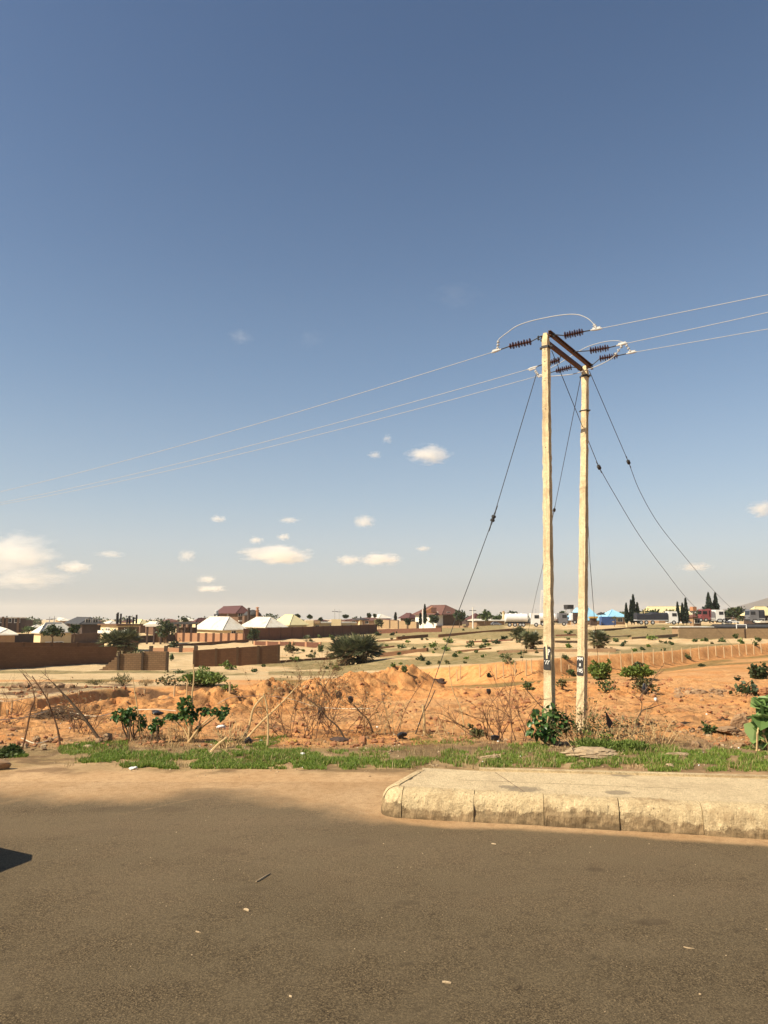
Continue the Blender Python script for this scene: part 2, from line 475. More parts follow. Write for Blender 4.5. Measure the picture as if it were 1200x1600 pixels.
M['roof_grey'] = pm('slate_grey_roof_mat', (0.06, 0.058, 0.058), (0.042, 0.04, 0.04), 2, 0.7, 0.1, 8)
M['roof_blue'] = pm('sky_blue_roof_mat', (0.30, 0.56, 0.72), (0.25, 0.5, 0.66), 1, 0.5, 0.05, 8)
M['roof_green'] = pm('grey_green_roof_mat', (0.13, 0.14, 0.09), (0.1, 0.11, 0.07), 1, 0.7, 0.05, 8)
M['w_cream'] = pm('cream_wall_mat', (0.66, 0.52, 0.30), (0.58, 0.45, 0.25), 1.2, 0.9, 0.1, 20)
M['w_white'] = pm('white_wall_mat', (0.72, 0.68, 0.60), (0.64, 0.6, 0.52), 1.2, 0.9, 0.1, 20)
M['w_tan'] = pm('tan_wall_mat', (0.33, 0.21, 0.115), (0.27, 0.165, 0.09), 1.2, 0.9, 0.1, 20)
M['w_brown'] = pm('brown_wall_mat', (0.15, 0.085, 0.05), (0.115, 0.063, 0.036), 1.2, 0.9, 0.1, 20)
M['w_dark'] = pm('dark_wall_mat', (0.075, 0.047, 0.036), (0.055, 0.036, 0.028), 1.2, 0.9, 0.1, 20)
M['w_orange'] = pm('orange_wall_mat', (0.42, 0.2, 0.1), (0.34, 0.16, 0.08), 1.2, 0.9, 0.1, 20)
M['glass'] = pm('dark_glass_mat', (0.02, 0.022, 0.025), (0.015, 0.016, 0.018), 2, 0.15, 0.0, 5, spec=0.6)
M['darkmetal'] = pm('dark_metal_mat', (0.035, 0.033, 0.032), (0.025, 0.024, 0.024), 5, 0.6, 0.1, 20)
M['tyre'] = pm('tyre_mat', (0.018, 0.018, 0.018), (0.025, 0.024, 0.022), 5, 0.85, 0.1, 20)
M['tarp'] = pm('dark_tarpaulin_mat', (0.032, 0.034, 0.045), (0.022, 0.023, 0.03), 2, 0.7, 0.3, 3, 0.1)
M['v_white'] = pm('white_vehicle_mat', (0.74, 0.73, 0.70), (0.68, 0.66, 0.62), 1.5, 0.4, 0.02, 5, spec=0.5)
M['v_red'] = pm('red_vehicle_mat', (0.24, 0.06, 0.06), (0.2, 0.05, 0.05), 1.5, 0.45, 0.02, 5, spec=0.5)
M['v_blue'] = pm('blue_vehicle_mat', (0.035, 0.085, 0.24), (0.03, 0.07, 0.2), 1.5, 0.45, 0.02, 5, spec=0.5)
M['v_grey'] = pm('grey_vehicle_mat', (0.16, 0.16, 0.17), (0.12, 0.12, 0.13), 1.5, 0.4, 0.02, 5, spec=0.5)
M['tank_grey'] = pm('plastic_tank_mat', (0.45, 0.45, 0.44), (0.38, 0.38, 0.37), 2, 0.6, 0.05, 8)
M['bark'] = pm('bark_mat', (0.13, 0.085, 0.05), (0.085, 0.055, 0.032), 12, 0.9, 0.5, 40)
M['twig'] = pm('dry_twig_mat', (0.20, 0.105, 0.055), (0.13, 0.065, 0.035), 12, 0.9, 0.3, 40)
M['paletwig'] = pm('bleached_stick_mat', (0.56, 0.40, 0.20), (0.45, 0.31, 0.15), 9, 0.85, 0.3, 40)
M['stake'] = pm('wooden_stake_mat', (0.50, 0.36, 0.20), (0.40, 0.28, 0.15), 9, 0.85, 0.3, 40)
M['rope'] = pm('white_rope_mat', (0.62, 0.52, 0.38), (0.52, 0.43, 0.3), 9, 0.85, 0.1, 40)
M['rock'] = pm('brown_rock_mat', (0.30, 0.185, 0.10), (0.2, 0.12, 0.065), 6, 0.92, 0.5, 25, 0.03, c3=(0.40, 0.27, 0.15), s3=3)
M['palerock'] = pm('pale_rubble_mat', (0.44, 0.33, 0.20), (0.32, 0.225, 0.13), 7, 0.92, 0.5, 30, 0.03)
M['clod'] = pm('earth_clod_mat', (0.36, 0.17, 0.075), (0.24, 0.105, 0.05), 5, 0.95, 0.5, 25, 0.03)
M['bag'] = pm('black_plastic_mat', (0.014, 0.014, 0.016), (0.022, 0.021, 0.022), 12, 0.38, 0.5, 18, 0.03, spec=0.5)
M['litter'] = pm('white_plastic_mat', (0.68, 0.67, 0.64), (0.58, 0.57, 0.54), 12, 0.5, 0.3, 30)
M['yellowlitter'] = pm('yellow_litter_mat', (0.45, 0.27, 0.06), (0.33, 0.19, 0.05), 12, 0.6, 0.3, 30)
M['hill'] = pm('hill_mat', (0.16, 0.14, 0.125), (0.13, 0.115, 0.10), 0.01, 0.95, 0.2, 0.05, 5)
M['l_green'] = leafmat('green_leaf_mat', [(0.0, (0.04, 0.065, 0.018)), (0.5, (0.075, 0.11, 0.03)), (1.0, (0.14, 0.17, 0.06))])
M['l_bright'] = leafmat('bright_leaf_mat', [(0.0, (0.07, 0.11, 0.018)), (0.5, (0.125, 0.18, 0.03)), (1.0, (0.20, 0.25, 0.06))])
M['l_dark'] = leafmat('dark_leaf_mat', [(0.0, (0.022, 0.036, 0.013)), (0.5, (0.042, 0.062, 0.022)), (1.0, (0.085, 0.105, 0.04))])
M['l_olive'] = leafmat('olive_leaf_mat', [(0.0, (0.055, 0.055, 0.018)), (0.5, (0.10, 0.095, 0.032)), (1.0, (0.17, 0.15, 0.06))])
M['l_palm'] = leafmat('palm_leaf_mat', [(0.0, (0.05, 0.06, 0.028)), (0.5, (0.10, 0.115, 0.055)), (1.0, (0.22, 0.22, 0.12))], 0.15, 0.4)
M['l_cypress'] = leafmat('cypress_leaf_mat', [(0.0, (0.008, 0.017, 0.010)), (0.6, (0.014, 0.028, 0.015)), (1.0, (0.026, 0.042, 0.02))], 0.1)
M['l_dry'] = leafmat('dry_leaf_mat', [(0.0, (0.17, 0.115, 0.05)), (0.5, (0.30, 0.21, 0.095)), (1.0, (0.44, 0.33, 0.17))], 0.2)
M['l_big'] = leafmat('broad_leaf_mat', [(0.0, (0.10, 0.18, 0.05)), (0.5, (0.17, 0.27, 0.08)), (1.0, (0.27, 0.37, 0.14))], 0.3, 0.45)
M['l_gloss'] = leafmat('glossy_leaf_mat', [(0.0, (0.03, 0.075, 0.018)), (0.5, (0.055, 0.12, 0.03)), (1.0, (0.12, 0.19, 0.055))], 0.25, 0.35)
M['grass'] = leafmat('grass_blade_mat', [(0.0, (0.08, 0.135, 0.018)), (0.45, (0.145, 0.225, 0.028)), (0.8, (0.21, 0.29, 0.045)), (1.0, (0.36, 0.30, 0.11))], 0.3)
# ------------------------------------------------------------------ lie of the land
ZL = [(-300, -.004), (10.6, -.004), (11.2, 0), (13, -.12), (15, -.30), (20, -.6), (30, -1.3), (50, -2.6), (80, -4.0), (150, -4.5), (300, -4.6), (600, -7.5), (1500, -15), (9000, -75)]
ZR = [(-300, -.004), (10.6, -.004), (11.2, 0), (13, -.12), (15, -.30), (17, -.41), (25, -.6), (40, -.95), (60, -1.2), (100, -1.4), (180, -1.2), (300, -1.6), (600, -4), (1500, -10), (9000, -55)]
U0, U1 = uof(470), uof(860)


def base_z(x, y):
    x = np.asarray(x, float); y = np.asarray(y, float)
    u = x / np.maximum(y, 8)
    k = sstep(U0, U1, u)
    zl = np.interp(y, [a for a, b in ZL], [b for a, b in ZL]); zr = np.interp(y, [a for a, b in ZR], [b for a, b in ZR])
    return zl * (1 - k) + zr * k


YS = np.geomspace(3.0, 2500, 9000)


def march(px, py, fn):
    d = ray(px, py); k = YS / d.y
    zr = CAM_H + d.z * k; g = fn(d.x * k, YS)
    below = np.nonzero(zr <= g)[0]
    if not len(below): return at(px, py, 600.0)
    i = below[0]
    if i == 0: return at(px, py, YS[0])
    a0, a1 = zr[i - 1] - g[i - 1], zr[i] - g[i]
    return at(px, py, YS[i - 1] + (YS[i] - YS[i - 1]) * a0 / (a0 - a1))


# banks: pixel line of the top edge of each cut, and the height of the cut in pixels
BANK_R = [(560, 1056, 0), (640, 1047, 14), (690, 1043, 23), (760, 1037, 25), (840, 1031, 25), (900, 1026, 24), (980, 1021, 23), (1040, 1017, 21), (1100, 1012, 17), (1200, 1004, 16), (1330, 994, 16)]
BANK_L = [(-160, 1096, 22), (0, 1093, 23), (60, 1091, 23), (110, 1084, 24), (150, 1078, 24), (200, 1074, 22), (270, 1072, 16), (330, 1071, 8), (390, 1069, 0)]


def bank_table(bank):
    us, ys, ds = [], [], []
    for px, py, h in bank:
        p = march(px, py, base_z); us.append(p.x / p.y); ys.append(p.y); ds.append(h * p.y / F_PX)
    return us, ys, ds


BR, BL = bank_table(BANK_R), bank_table(BANK_L)


def bank_drop(x, y, tab, near):
    u = x / np.maximum(y, 8)
    yb = np.interp(u, tab[0], tab[1]) + (fbm(u * 45, y * 0.15, 5, 4) - .5) * 0.022 * np.interp(u, tab[0], tab[1])
    d = np.interp(u, tab[0], tab[2], left=tab[2][0], right=tab[2][-1])
    s = sstep(0.0, 1.0, (yb - y) / (0.055 * yb))
    fade = sstep(near, 0.95, y / yb)
    return -d * s * fade, s * (1 - sstep(0.05, 0.10, (yb - y) / yb)), s


# mounds of dug earth: centre pixel at the foot, width and height in pixels
MOUNDS = [(325, 1112, 120, 34), (285, 1092, 70, 14), (425, 1108, 120, 44), (500, 1100, 120, 40), (545, 1092, 90, 36), (610, 1084, 110, 36), (655, 1078, 80, 22),
          (200, 1112, 160, 18), (90, 1118, 110, 14), (720, 1085, 70, 10), (860, 1075, 120, 12), (960, 1082, 120, 10), (1175, 1100, 90, 12), (1120, 1150, 120, 9), (1040, 1155, 130, 10)]
MD = []
for px, py, w, h in MOUNDS:
    p = march(px, py, base_z); MD.append((p.x, p.y, w * p.y / F_PX / 2, h * p.y / F_PX))


def mounds(x, y):
    z = 0
    for mx, my, r, h in MD:
        q = ((x - mx) / r) ** 2 + ((y - my) / (r * 1.25)) ** 2
        z = z + h * np.exp(-q * 1.3)
    return z


def ground_z(x, y, detail=True):
    x = np.asarray(x, float); y = np.asarray(y, float)
    z = base_z(x, y)
    inn = sstep(11.0, 16.0, y)
    d1, _, _ = bank_drop(x, y, BR, 0.50); d2, _, _ = bank_drop(x, y, BL, 0.62)
    m = mounds(x, y)
    z = z + np.where(y > 12, d1 + d2, 0) + m * inn
    if detail:
        dug = sstep(14.5, 17.5, y) * (1 - sstep(34, 48, y))
        z = z + (fbm(x * 1.1, y * 1.1, 21, 5) - .5) * 0.22 * dug * sstep(13, 20, y)
        z = z + (fbm(x * 4.5, y * 4.5, 31, 4) - .5) * (0.10 * dug + 0.15 * np.clip(m / 0.6, 0, 1) * inn)
        rg = np.abs(fbm(x * 1.9, y * 1.5, 35, 4) - .5) * 2
        z = z - (1 - sstep(0, .28, rg)) * (.05 * dug + .10 * np.clip(m / 0.5, 0, 1) * inn)
        z = z + (fbm(x * 2.0, y * 2.0, 41, 4) - .5) * 0.07 * sstep(11.0, 12.5, y) * (1 - dug)
        z = z + (fbm(x * 0.15, y * 0.15, 51, 4) - .5) * 0.7 * sstep(60, 100, y)
    return z


def hit(px, py):
    return march(px, py, lambda x, y: ground_z(x, y))


def gz(x, y):
    return float(ground_z(np.array([x]), np.array([y]))[0])


def on_ground(x, y, up=0.0):
    return Vector((x, y, gz(x, y) + up))


# ------------------------------------------------------------------ the ground sheet
us = np.concatenate([[-9, -5, -3, -2, -1.4, -1.1, -.95, -.85, -.75, -.68], np.linspace(-.62, .62, 600), [.68, .75, .85, .95, 1.1, 1.4, 2, 3, 5, 9]])
rows = np.concatenate([[-300, -120, -40, -10, 2, 6, 8], np.geomspace(9.2, 60, 440), np.geomspace(60, 420, 210)[1:], np.geomspace(420, 9000, 50)[1:]])
UU, YY = np.meshgrid(us, rows)
XX = UU * np.maximum(YY, 10)
ZZ = ground_z(XX, YY)
# photo pixel row and column of every point, for the patches of colour (the land's own colour, fixed to the land)
vd = YY * CP + (base_z(XX, YY) - CAM_H) * SP
PYV = 800 + F_PX * (YY * SP - (base_z(XX, YY) - CAM_H) * CP) / np.maximum(vd, 1)
PXV = 600 + F_PX * XX / np.maximum(vd, 1)
m_ = mounds(XX, YY)
_, face_r, in_r = bank_drop(XX, YY, BR, .5); _, face_l, in_l = bank_drop(XX, YY, BL, .62)
n_a = fbm(XX * .6, YY * .6, 61, 5); n_b = fbm(XX * .12, YY * .12, 71, 5); n_c = fbm(XX * 2.2, YY * 2.2, 81, 4)
n_s = fbm(PXV / 150.0, PYV / 7.0, 91, 4)
orange = sstep(14.0, 17.0, YY + (n_a - .5) * 3) * np.clip(np.maximum(in_r * (1 - sstep(.93, 1.0, YY / np.interp(UU, BR[0], BR[1]))) * .75, .0) + sstep(-.05, .25, m_ + (n_a - .5) * .25) + face_r + face_l, 0, 1)
orange = np.maximum(orange, sstep(15, 17, YY) * (1 - sstep(27, 36, YY)) * (0.55 + .5 * (n_a - .3)))
ybl = np.interp(UU, BL[0], BL[1]); beh = sstep(-.01, .02, (YY - ybl) / ybl) * (1 - sstep(BL[0][-2], BL[0][-1], UU)) * (1 - sstep(.15, .4, m_))
orange *= 1 - beh * .9
orange = np.maximum(orange, face_r * .9); orange = np.maximum(orange, face_l * .95)
strip = sstep(11.0, 11.6, YY + (n_c - .5) * 1.2) * (1 - sstep(14.8, 16.5, YY + (n_a - .5) * 2))
green = strip * sstep(.35, .6, n_a + .1) * .45
plots = sstep(38, 60, YY) * (1 - sstep(400, 900, YY)) * sstep(.5, .62, n_s + .08 * (PXV > 500) - .10 * (PXV < 420)) * .85
green = np.maximum(green, plots)
# the grassy hollow inside the cut on the right, and the mown verge far off
holl = in_r * sstep(.74, .82, YY / np.interp(UU, BR[0], BR[1]) + (n_a - .5) * .12) * (1 - face_r) * (.25 + .8 * sstep(.35, .6, n_b)) * (PXV > 650)
green = np.maximum(green, holl * .9)
fr_ = sstep(.0, .02, (np.interp(UU, BR[0], BR[1]) - YY) / YY + .012) * (1 - sstep(.055, .085, (np.interp(UU, BR[0], BR[1]) - YY) / YY)) * (PXV > 640)
green *= 1 - fr_; orange = np.maximum(orange, fr_)
dark = strip * sstep(.50, .66, n_c) * .55 + sstep(14.5, 16, YY) * (1 - sstep(20, 30, YY)) * sstep(.56, .7, n_c) * .6
dark = np.maximum(dark, sstep(.6, .75, n_c) * sstep(.1, .3, m_) * .6)
dark = np.maximum(dark, sstep(.52, .62, fbm(PXV / 60, PYV / 5, 101, 4)) * sstep(1055, 1075, PYV) * (1 - sstep(1110, 1125, PYV)) * (PXV < 340) * .9)
dark = np.maximum(dark, strip * (1 - sstep(.0, .35, np.abs(PYV - 1172) / 60)) * .4 * (PXV > 560))
nc, nr = len(us), len(rows)
idx = np.arange(nr * nc).reshape(nr, nc)
F4 = np.stack([idx[:-1, :-1], idx[:-1, 1:], idx[1:, 1:], idx[1:, :-1]], -1).reshape(-1, 4)
zone = np.stack([orange.ravel(), green.ravel(), np.clip(dark, 0, 1).ravel()], -1)
g_ = np_mesh('ground', np.stack([XX.ravel(), YY.ravel(), ZZ.ravel()], -1), F4, M['ground'], smooth=True, col=zone)
tag(g_, kind='structure')

# ------------------------------------------------------------------ road
KX0, KY0, KS = 0.217, 8.72, -0.2106                     # front foot of the kerb: y = KY0 + KS * (x - KX0)


def kerb_y(x): return KY0 + KS * (np.asarray(x) - KX0)


ru = np.concatenate([[-30, -12, -6, -3, -1.6, -1.1, -.85], np.linspace(-.66, .66, 520), [.85, 1.1, 1.6, 3, 6, 12, 30]])
ry = np.concatenate([[-6.5, -3, 0, 2, 3], np.geomspace(3.4, 10.55, 420)])
RU, RY = np.meshgrid(ru, ry)
RX = RU * np.maximum(RY, 4)
RZ = 0.0 + (fbm(RX * 1.2, RY * 1.2, 3, 4) - .5) * 0.012 * sstep(3, 4, RY)
lp_ = [hit(*q_) for q_ in ((-300, 1243), (0, 1241), (110, 1244), (215, 1246), (300, 1240), (380, 1243), (450, 1250), (520, 1264))]
line = np.interp(RX, [q_.x for q_ in lp_], [q_.y for q_ in lp_])
line = np.where(RX > 0.3, kerb_y(RX) - .17, line); line = np.where((RX > lp_[-1].x) & (RX <= .3), np.interp(RX, [lp_[-1].x, .3], [lp_[-1].y, kerb_y(.3) - .17]), line)
w = np.interp(RX, [-.6, .3], [.75, .13])
wob = (fbm(RX * 1.3, RY * 1.3, 13, 5) - .5) * np.interp(RX, [-.6, .3], [.8, .22])
sandf = sstep(-1, 1, (RY - line + wob) / w)
# fingers of drifted sand in front of the main drift
q = RX * .8 + RY * .9
fing = sstep(.58, .7, fbm(q * .55, (RX * .9 - RY * .8) * 3.2, 23, 4)) * sstep(-1.5, -.1, RY - line) * (RX < -.9)
sandf = np.maximum(sandf, fing * .34)
sandf = np.where(RY > 10.2, 1.0, sandf)
dark = np.zeros_like(RX)


def patch(cx, cy, wx, wy, amt, seed):
    p = hit(cx, cy); a = wx * p.y / F_PX / 2; b = wy * p.y / F_PX / 2 * p.y / 2.3
    e = ((RX - p.x) / a) ** 2 + ((RY - p.y) / b) ** 2 + (fbm(RX * 3, RY * 3, seed, 4) - .5) * 1.6
    return (1 - sstep(.4, 1.25, e)) * amt


for i, (cx, cy, wx, wy, amt) in enumerate([(215, 1266, 150, 10, .55), (290, 1244, 90, 10, .25), (1020, 1442, 60, 10, .75), (640, 1412, 40, 7, .6), (930, 1360, 26, 6, .8), (540, 1318, 90, 16, .4),
                                           (350, 1330, 60, 8, .35), (860, 1395, 30, 6, .4), (395, 1390, 50, 7, .35), (200, 1300, 140, 10, .3)]):
    dark = np.maximum(dark, patch(cx, cy, wx, wy, amt, 200 + i))
pale = np.zeros_like(RX)
for i, (cx, cy, wx, wy, amt) in enumerate([(1085, 1400, 190, 30, .28), (170, 1325, 150, 16, .22), (960, 1478, 240, 40, .14), (660, 1470, 200, 40, .10)]):
    pale = np.maximum(pale, patch(cx, cy, wx, wy, amt, 300 + i) * (fbm(RX * 30, RY * 30, 7, 2) > .5))
pale = np.maximum(pale, .30 * sstep(4.6, 8.6, RY + (fbm(RX * .9, RY * .9, 55, 4) - .5) * 3) * (.4 + .9 * fbm(RX * .5, RY * 2.2, 56, 5)))
# faint scraped line and tar edge
a, b = hit(250, 1330), hit(590, 1372)
tt = ((RX - a.x) * (b.x - a.x) + (RY - a.y) * (b.y - a.y)) / ((b.x - a.x) ** 2 + (b.y - a.y) ** 2)
dist = np.abs((RX - a.x) * (b.y - a.y) - (RY - a.y) * (b.x - a.x)) / math.hypot(b.x - a.x, b.y - a.y)
pale = np.maximum(pale, (1 - sstep(.0, .022, dist + (fbm(RX * 5, RY * 5, 9, 3) - .5) * .02)) * ((tt > .1) & (tt < 1)) * .4)
rn, rc = RX.shape
idx = np.arange(rn * rc).reshape(rn, rc)
F4 = np.stack([idx[:-1, :-1], idx[:-1, 1:], idx[1:, 1:], idx[1:, :-1]], -1).reshape(-1, 4)
RZ = RZ + 0.006 * sandf + 0.0
rd = np_mesh('road', np.stack([RX.ravel(), RY.ravel(), RZ.ravel() + .004], -1), F4, M['road'], smooth=True,
             col=np.stack([sandf.ravel(), dark.ravel(), pale.ravel()], -1))
tag(rd, kind='structure')

# ------------------------------------------------------------------ raised pavement with its kerb stones
KH = 0.305
FD = Vector((1, KS, 0)).normalized()                    # along the kerb
BD = Vector((-KS, 1, 0)).normalized()                   # away from the road


def kp(s, b, z=0.0):
    """s metres along the kerb from its left end, b metres back from its front foot"""
    return Vector((KX0, KY0, z)) + FD * s + BD * b


def px_s(px):
    """distance along the kerb foot at which a photo column crosses it"""
    u = uof(px, 1290)
    return (u * KY0 - KX0) / (FD.x - u * FD.y)


# profile of one stone: (back, up)
PROF = [(0.0, -.03), (0.012, .06), (0.02, .13), (0.036, .20), (0.062, .25), (0.10, .283), (0.15, .300), (0.185, KH), (0.22, KH + .002)]


def kerb_stone(path, seed):
    """path = list of (plan point, inward plan direction): sweeps the profile along it, slightly uneven"""
    mb = MB(); rnd = random.Random(seed)
    n, m = len(path), len(PROF)
    vs = []
    for i, (p, inw) in enumerate(path):
        for j, (b, z) in enumerate(PROF):
            w = (vnoise(p.x * 5 + seed, z * 9 + p.y * 5, seed) - .5) * .03 + (vnoise(p.x * 24, z * 30 + p.y * 24, seed + 3) - .5) * .02
            q = p + inw * (b + float(w) * (j > 0)); vs.append((q.x, q.y, z + (float(w) * .6 if j > 1 else 0)))
        q = p + inw * .22; vs.append((q.x, q.y, -.03))
    m += 1
    fs = []
    for i in range(n - 1):
        for j in range(m - 1):
            fs.append((i * m + j, (i + 1) * m + j, (i + 1) * m + j + 1, i * m + j + 1))
    fs.append(tuple(range(m - 1, -1, -1))); e = (n - 1) * m; fs.append(tuple(range(e, e + m)))
    return mb.add(vs, fs)


def straight(s0, s1, step=.02, off=0.0):
    k = max(2, int((s1 - s0) / step))
    return [(kp(s0 + (s1 - s0) * i / k, off), BD) for i in range(k + 1)]


cuts = [px_s(p) for p in (627, 740, 850, 969, 1100, 1235, 1372, 1512)]
KL = ['short kerb stone beside the rounded end, cracked at its left joint and dirty below', 'kerb stone with a dark grime patch at its lower middle, under the grey paving stain',
      'rough brown-stained kerb stone with pitted face, next right of the grimy one', 'clean pale kerb stone with three small round holes and a straight dirt line',
      'pale kerb stone with a chipped lower left corner at the right edge of the photo', 'kerb stone continuing the row beyond the right edge of the photo', 'far end kerb stone out of view to the right']
gap = .004
for i in range(len(cuts) - 1):
    o = kerb_stone(straight(cuts[i] + gap, cuts[i + 1] - gap * (.4 if i != 2 else 1.4), off=(0, .012, -.006, .01, -.004, .006, 0)[i]), 10 + i).build('kerb_stone', M['kerb'], loc=kp((cuts[i] + cuts[i + 1]) / 2, .1), smooth=False)
    tag(o, KL[i], 'kerb stone', 'kerb stones edging the raised pavement')
# rounded corner and return
CR = .30
cc = kp(cuts[0] - gap, CR)                              # centre of the corner
arc = []
for k in range(0, 15):
    a = math.radians(-90 - 95 * k / 14)
    dirv = FD * math.cos(a) + BD * math.sin(a)
    arc.append((cc + dirv * CR, -dirv))
arc1 = arc[::-1]
o = kerb_stone(arc[:9][::-1], 31).build('kerb_stone', M['kerb'], loc=arc[4][0])
tag(o, 'curved corner kerb stone at the rounded left end of the pavement', 'kerb stone', 'kerb stones edging the raised pavement')
ret0, rd_in = arc[-1]
back = Vector((.34, 10.0, 0))
ret = [(arc[i][0], arc[i][1]) for i in range(9, 15)]
k = 24
for i in range(1, k + 1):
    p = ret0.lerp(back, i / k); dv = (back - ret0).normalized(); ret.append((p, Vector((dv.y, -dv.x, 0))))
o = kerb_stone(ret[::-1], 37).build('kerb_stone', M['kerb'], loc=ret[10][0])
tag(o, 'long cracked kerb stone along the left return of the pavement', 'kerb stone', 'kerb stones edging the raised pavement')
# slab filling, as a gently uneven sheet with a rear edge
pa = []
fr = [kp(s, .2) for s in np.linspace(cuts[0] - .1, 12, 10)]
lf = [p + i_ * .2 for p, i_ in ret[::4]]
p_back_r = kp(12, 2.16)
outline = [ret[3][0] + ret[3][1] * .2] + fr + [p_back_r, kp(.75, 1.30), back + Vector((.16, .02, 0))] + [p + i_ * .2 for p, i_ in ret[-2:4:-4]]
mb = MB(); mb.prism([(p.x, p.y) for p in outline], -.05, KH - .006)
tag(mb.build('pavement', M['paving']), kind='structure')
# the back edging strip of the slab
mb = MB(); q0, q1 = kp(.75, 1.345), kp(12, 2.205)
mb.box((q0 + q1) / 2 + Vector((0, 0, .15)), ((q1 - q0).length, .09, .35), dx=(q1 - q0))
tag(mb.build('pavement_edging', M['kerb']), kind='structure')
# hairline joints across the slab are real cuts: thin dark seams let in as strips
mb = MB()
for s0, s1, b0, b1 in ((1.35, .95, .25, 1.26), (.55, 3.2, .72, .8)):
    a, b = kp(s0, b0, KH - .0045), kp(s1, b1, KH - .0045); d = (b - a).normalized(); nn = Vector((-d.y, d.x, 0)) * .004
    mb.add([a - nn, b - nn, b + nn, a + nn], [(0, 1, 2, 3)])
tag(mb.build('pavement_joint', M['w_brown']), kind='structure')
# broken kerb end at the left edge of the photo, on the far side of the driveway
mb = MB()
pl = hit(-42, 1203)
mb.blob(pl + Vector((0, 0, .03)), (.62, .22, .16), 5, .12, 3, R(4))
o = mb.build('kerb_stone', M['w_tan'], loc=pl)
tag(o, 'broken dirty kerb end at the left edge of the photo by the sandy driveway', 'kerb stone')
# ------------------------------------------------------------------ concrete H-frame pole of the power line
B1, B2 = hit(859, 1161), hit(908, 1144)
T1 = at(853, 521, B1.y); T2 = at(914.5, 572, B2.y)
ARM = (Vector((T2.x - T1.x, T2.y - T1.y, 0))).normalized()          # from the near pole to the far one
WL = Vector((-ARM.y, ARM.x, 0)); WL = WL if WL.x < 0 else -WL       # along the line, away to the left
WR = -WL
hp = thing('utility_pole', (B1 + B2) / 2, 'twin concrete pole frame with rusty crossarms carrying the power lines, beside the pavement', 'utility pole')
hp.location.z = min(B1.z, B2.z)


FW1, FW2 = R(-35), R(-36)


def h_pole(b, top, wb, wt, db, dt, yaw, seed, name='pole'):
    """H-section prestressed pole: two flanges, recessed web, rough edges, dome top"""
    f = Vector((math.cos(yaw), math.sin(yaw), 0)); n = Vector((-math.sin(yaw), math.cos(yaw), 0))   # across the face, into depth
    mb = MB(); lv = 90
    vs = []; sec = None
    for i in range(lv + 1):
        k = i / lv; c = b.lerp(top, k) + Vector((0, 0, -.25 * (1 - k)))
        w = (wb + (wt - wb) * k) / 2; d = (db + (dt - db) * k) / 2
        if k > .955: w *= 1; d *= 1
        g = w * .42; fl = d * .36
        sec = [(-w, -d), (w, -d), (w, -d + fl), (w - g, -d + fl * 1.4), (w - g, d - fl * 1.4), (w, d - fl), (w, d), (-w, d), (-w, d - fl), (-w + g, d - fl * 1.4), (-w + g, -d + fl * 1.4), (-w, -d + fl)]
        if k > .93 or k < .03:                                        # solid head and foot
            sec = [(-w, -d), (w, -d), (w, -d + fl), (w * .97, -d + fl * 1.4), (w * .97, d - fl * 1.4), (w, d - fl), (w, d), (-w, d), (-w, d - fl), (-w * .97, d - fl * 1.4), (-w * .97, -d + fl * 1.4), (-w, -d + fl)]
        if k > .985:
            s_ = 1 - (k - .985) / .015 * .35; sec = [(a * s_, e * s_) for a, e in sec]
        for j, (a, e) in enumerate(sec):
            r1 = (float(vnoise(i * .9, j * 3.3, seed)) - .5) * .02; r2 = (float(vnoise(i * .9 + 40, j * 3.3, seed)) - .5) * .012
            p = c + f * (a + r1) + n * (e + r2); vs.append(p)
    m = len(sec); fs = []
    for i in range(lv):
        for j in range(m):
            fs.append((i * m + j, i * m + (j + 1) % m, (i + 1) * m + (j + 1) % m, (i + 1) * m + j))
    fs.append(tuple(range(m - 1, -1, -1))); fs.append(tuple(range(lv * m, lv * m + m)))
    mb.add(vs, fs)
    o = mb.build(name, M['pole'], hp)
    return o, f, n


pole1, f1, n1 = h_pole(B1, T1, .178, .125, .205, .145, FW1, 3)
pole2, f2, n2 = h_pole(B2, T2, .195, .125, .235, .155, FW2, 8)
pole1['label'] = 'near left concrete pole, smooth cream face'; pole2['label'] = 'far right concrete pole, slightly bent with a chipped top'


def face_pt(b, top, wb, wt, db, dt, f, n, z, a, off=.006):
    k = (z - b.z) / (top.z - b.z); c = b.lerp(top, k) + Vector((0, 0, -.25 * (1 - k))); c.z = z
    w = (wb + (wt - wb) * k) / 2; d = (db + (dt - db) * k) / 2
    return c + f * (a * w) - n * (d + off)


G1 = (B1, T1, .178, .125, .205, .145, f1, n1); G2 = (B2, T2, .195, .125, .235, .155, f2, n2)


def panel(G, pole, z0, z1, seed, a0=-.9, a1=.9):
    """hand-painted black patch: a thin coat of paint with a wavy outline"""
    mb = MB(); n = 14; L = []; Rr = []; rnd = random.Random(seed)
    for i in range(n + 1):
        k = i / n; z = z0 + (z1 - z0) * k
        e = .06 * math.sin(k * 9 + seed); e2 = .05 * math.sin(k * 7 + seed * 2)
        c = .12 if i in (0, n) else 0
        L.append((z, a0 + e * .5 + c)); Rr.append((z, a1 + e2 * .5 - c))
    vs = []
    for off in (.004, .009):
        for (z, a) in L: vs.append(face_pt(*G, z, a, off))
        for (z, a) in Rr: vs.append(face_pt(*G, z, a, off))
    m = n + 1; fs = []
    for i in range(n):
        fs.append((2 * m + i, 2 * m + m + i, 2 * m + m + i + 1, 2 * m + i + 1))
        fs.append((i, i + 1, 2 * m + i + 1, 2 * m + i)); fs.append((m + i + 1, m + i, 3 * m + i, 3 * m + i + 1))
    fs.append((0, 2 * m, 3 * m, m)); fs.append((n, m + n, 3 * m + n, 2 * m + n))
    return mb.add(vs, fs).build('painted_panel', M['blackpaint'], pole)


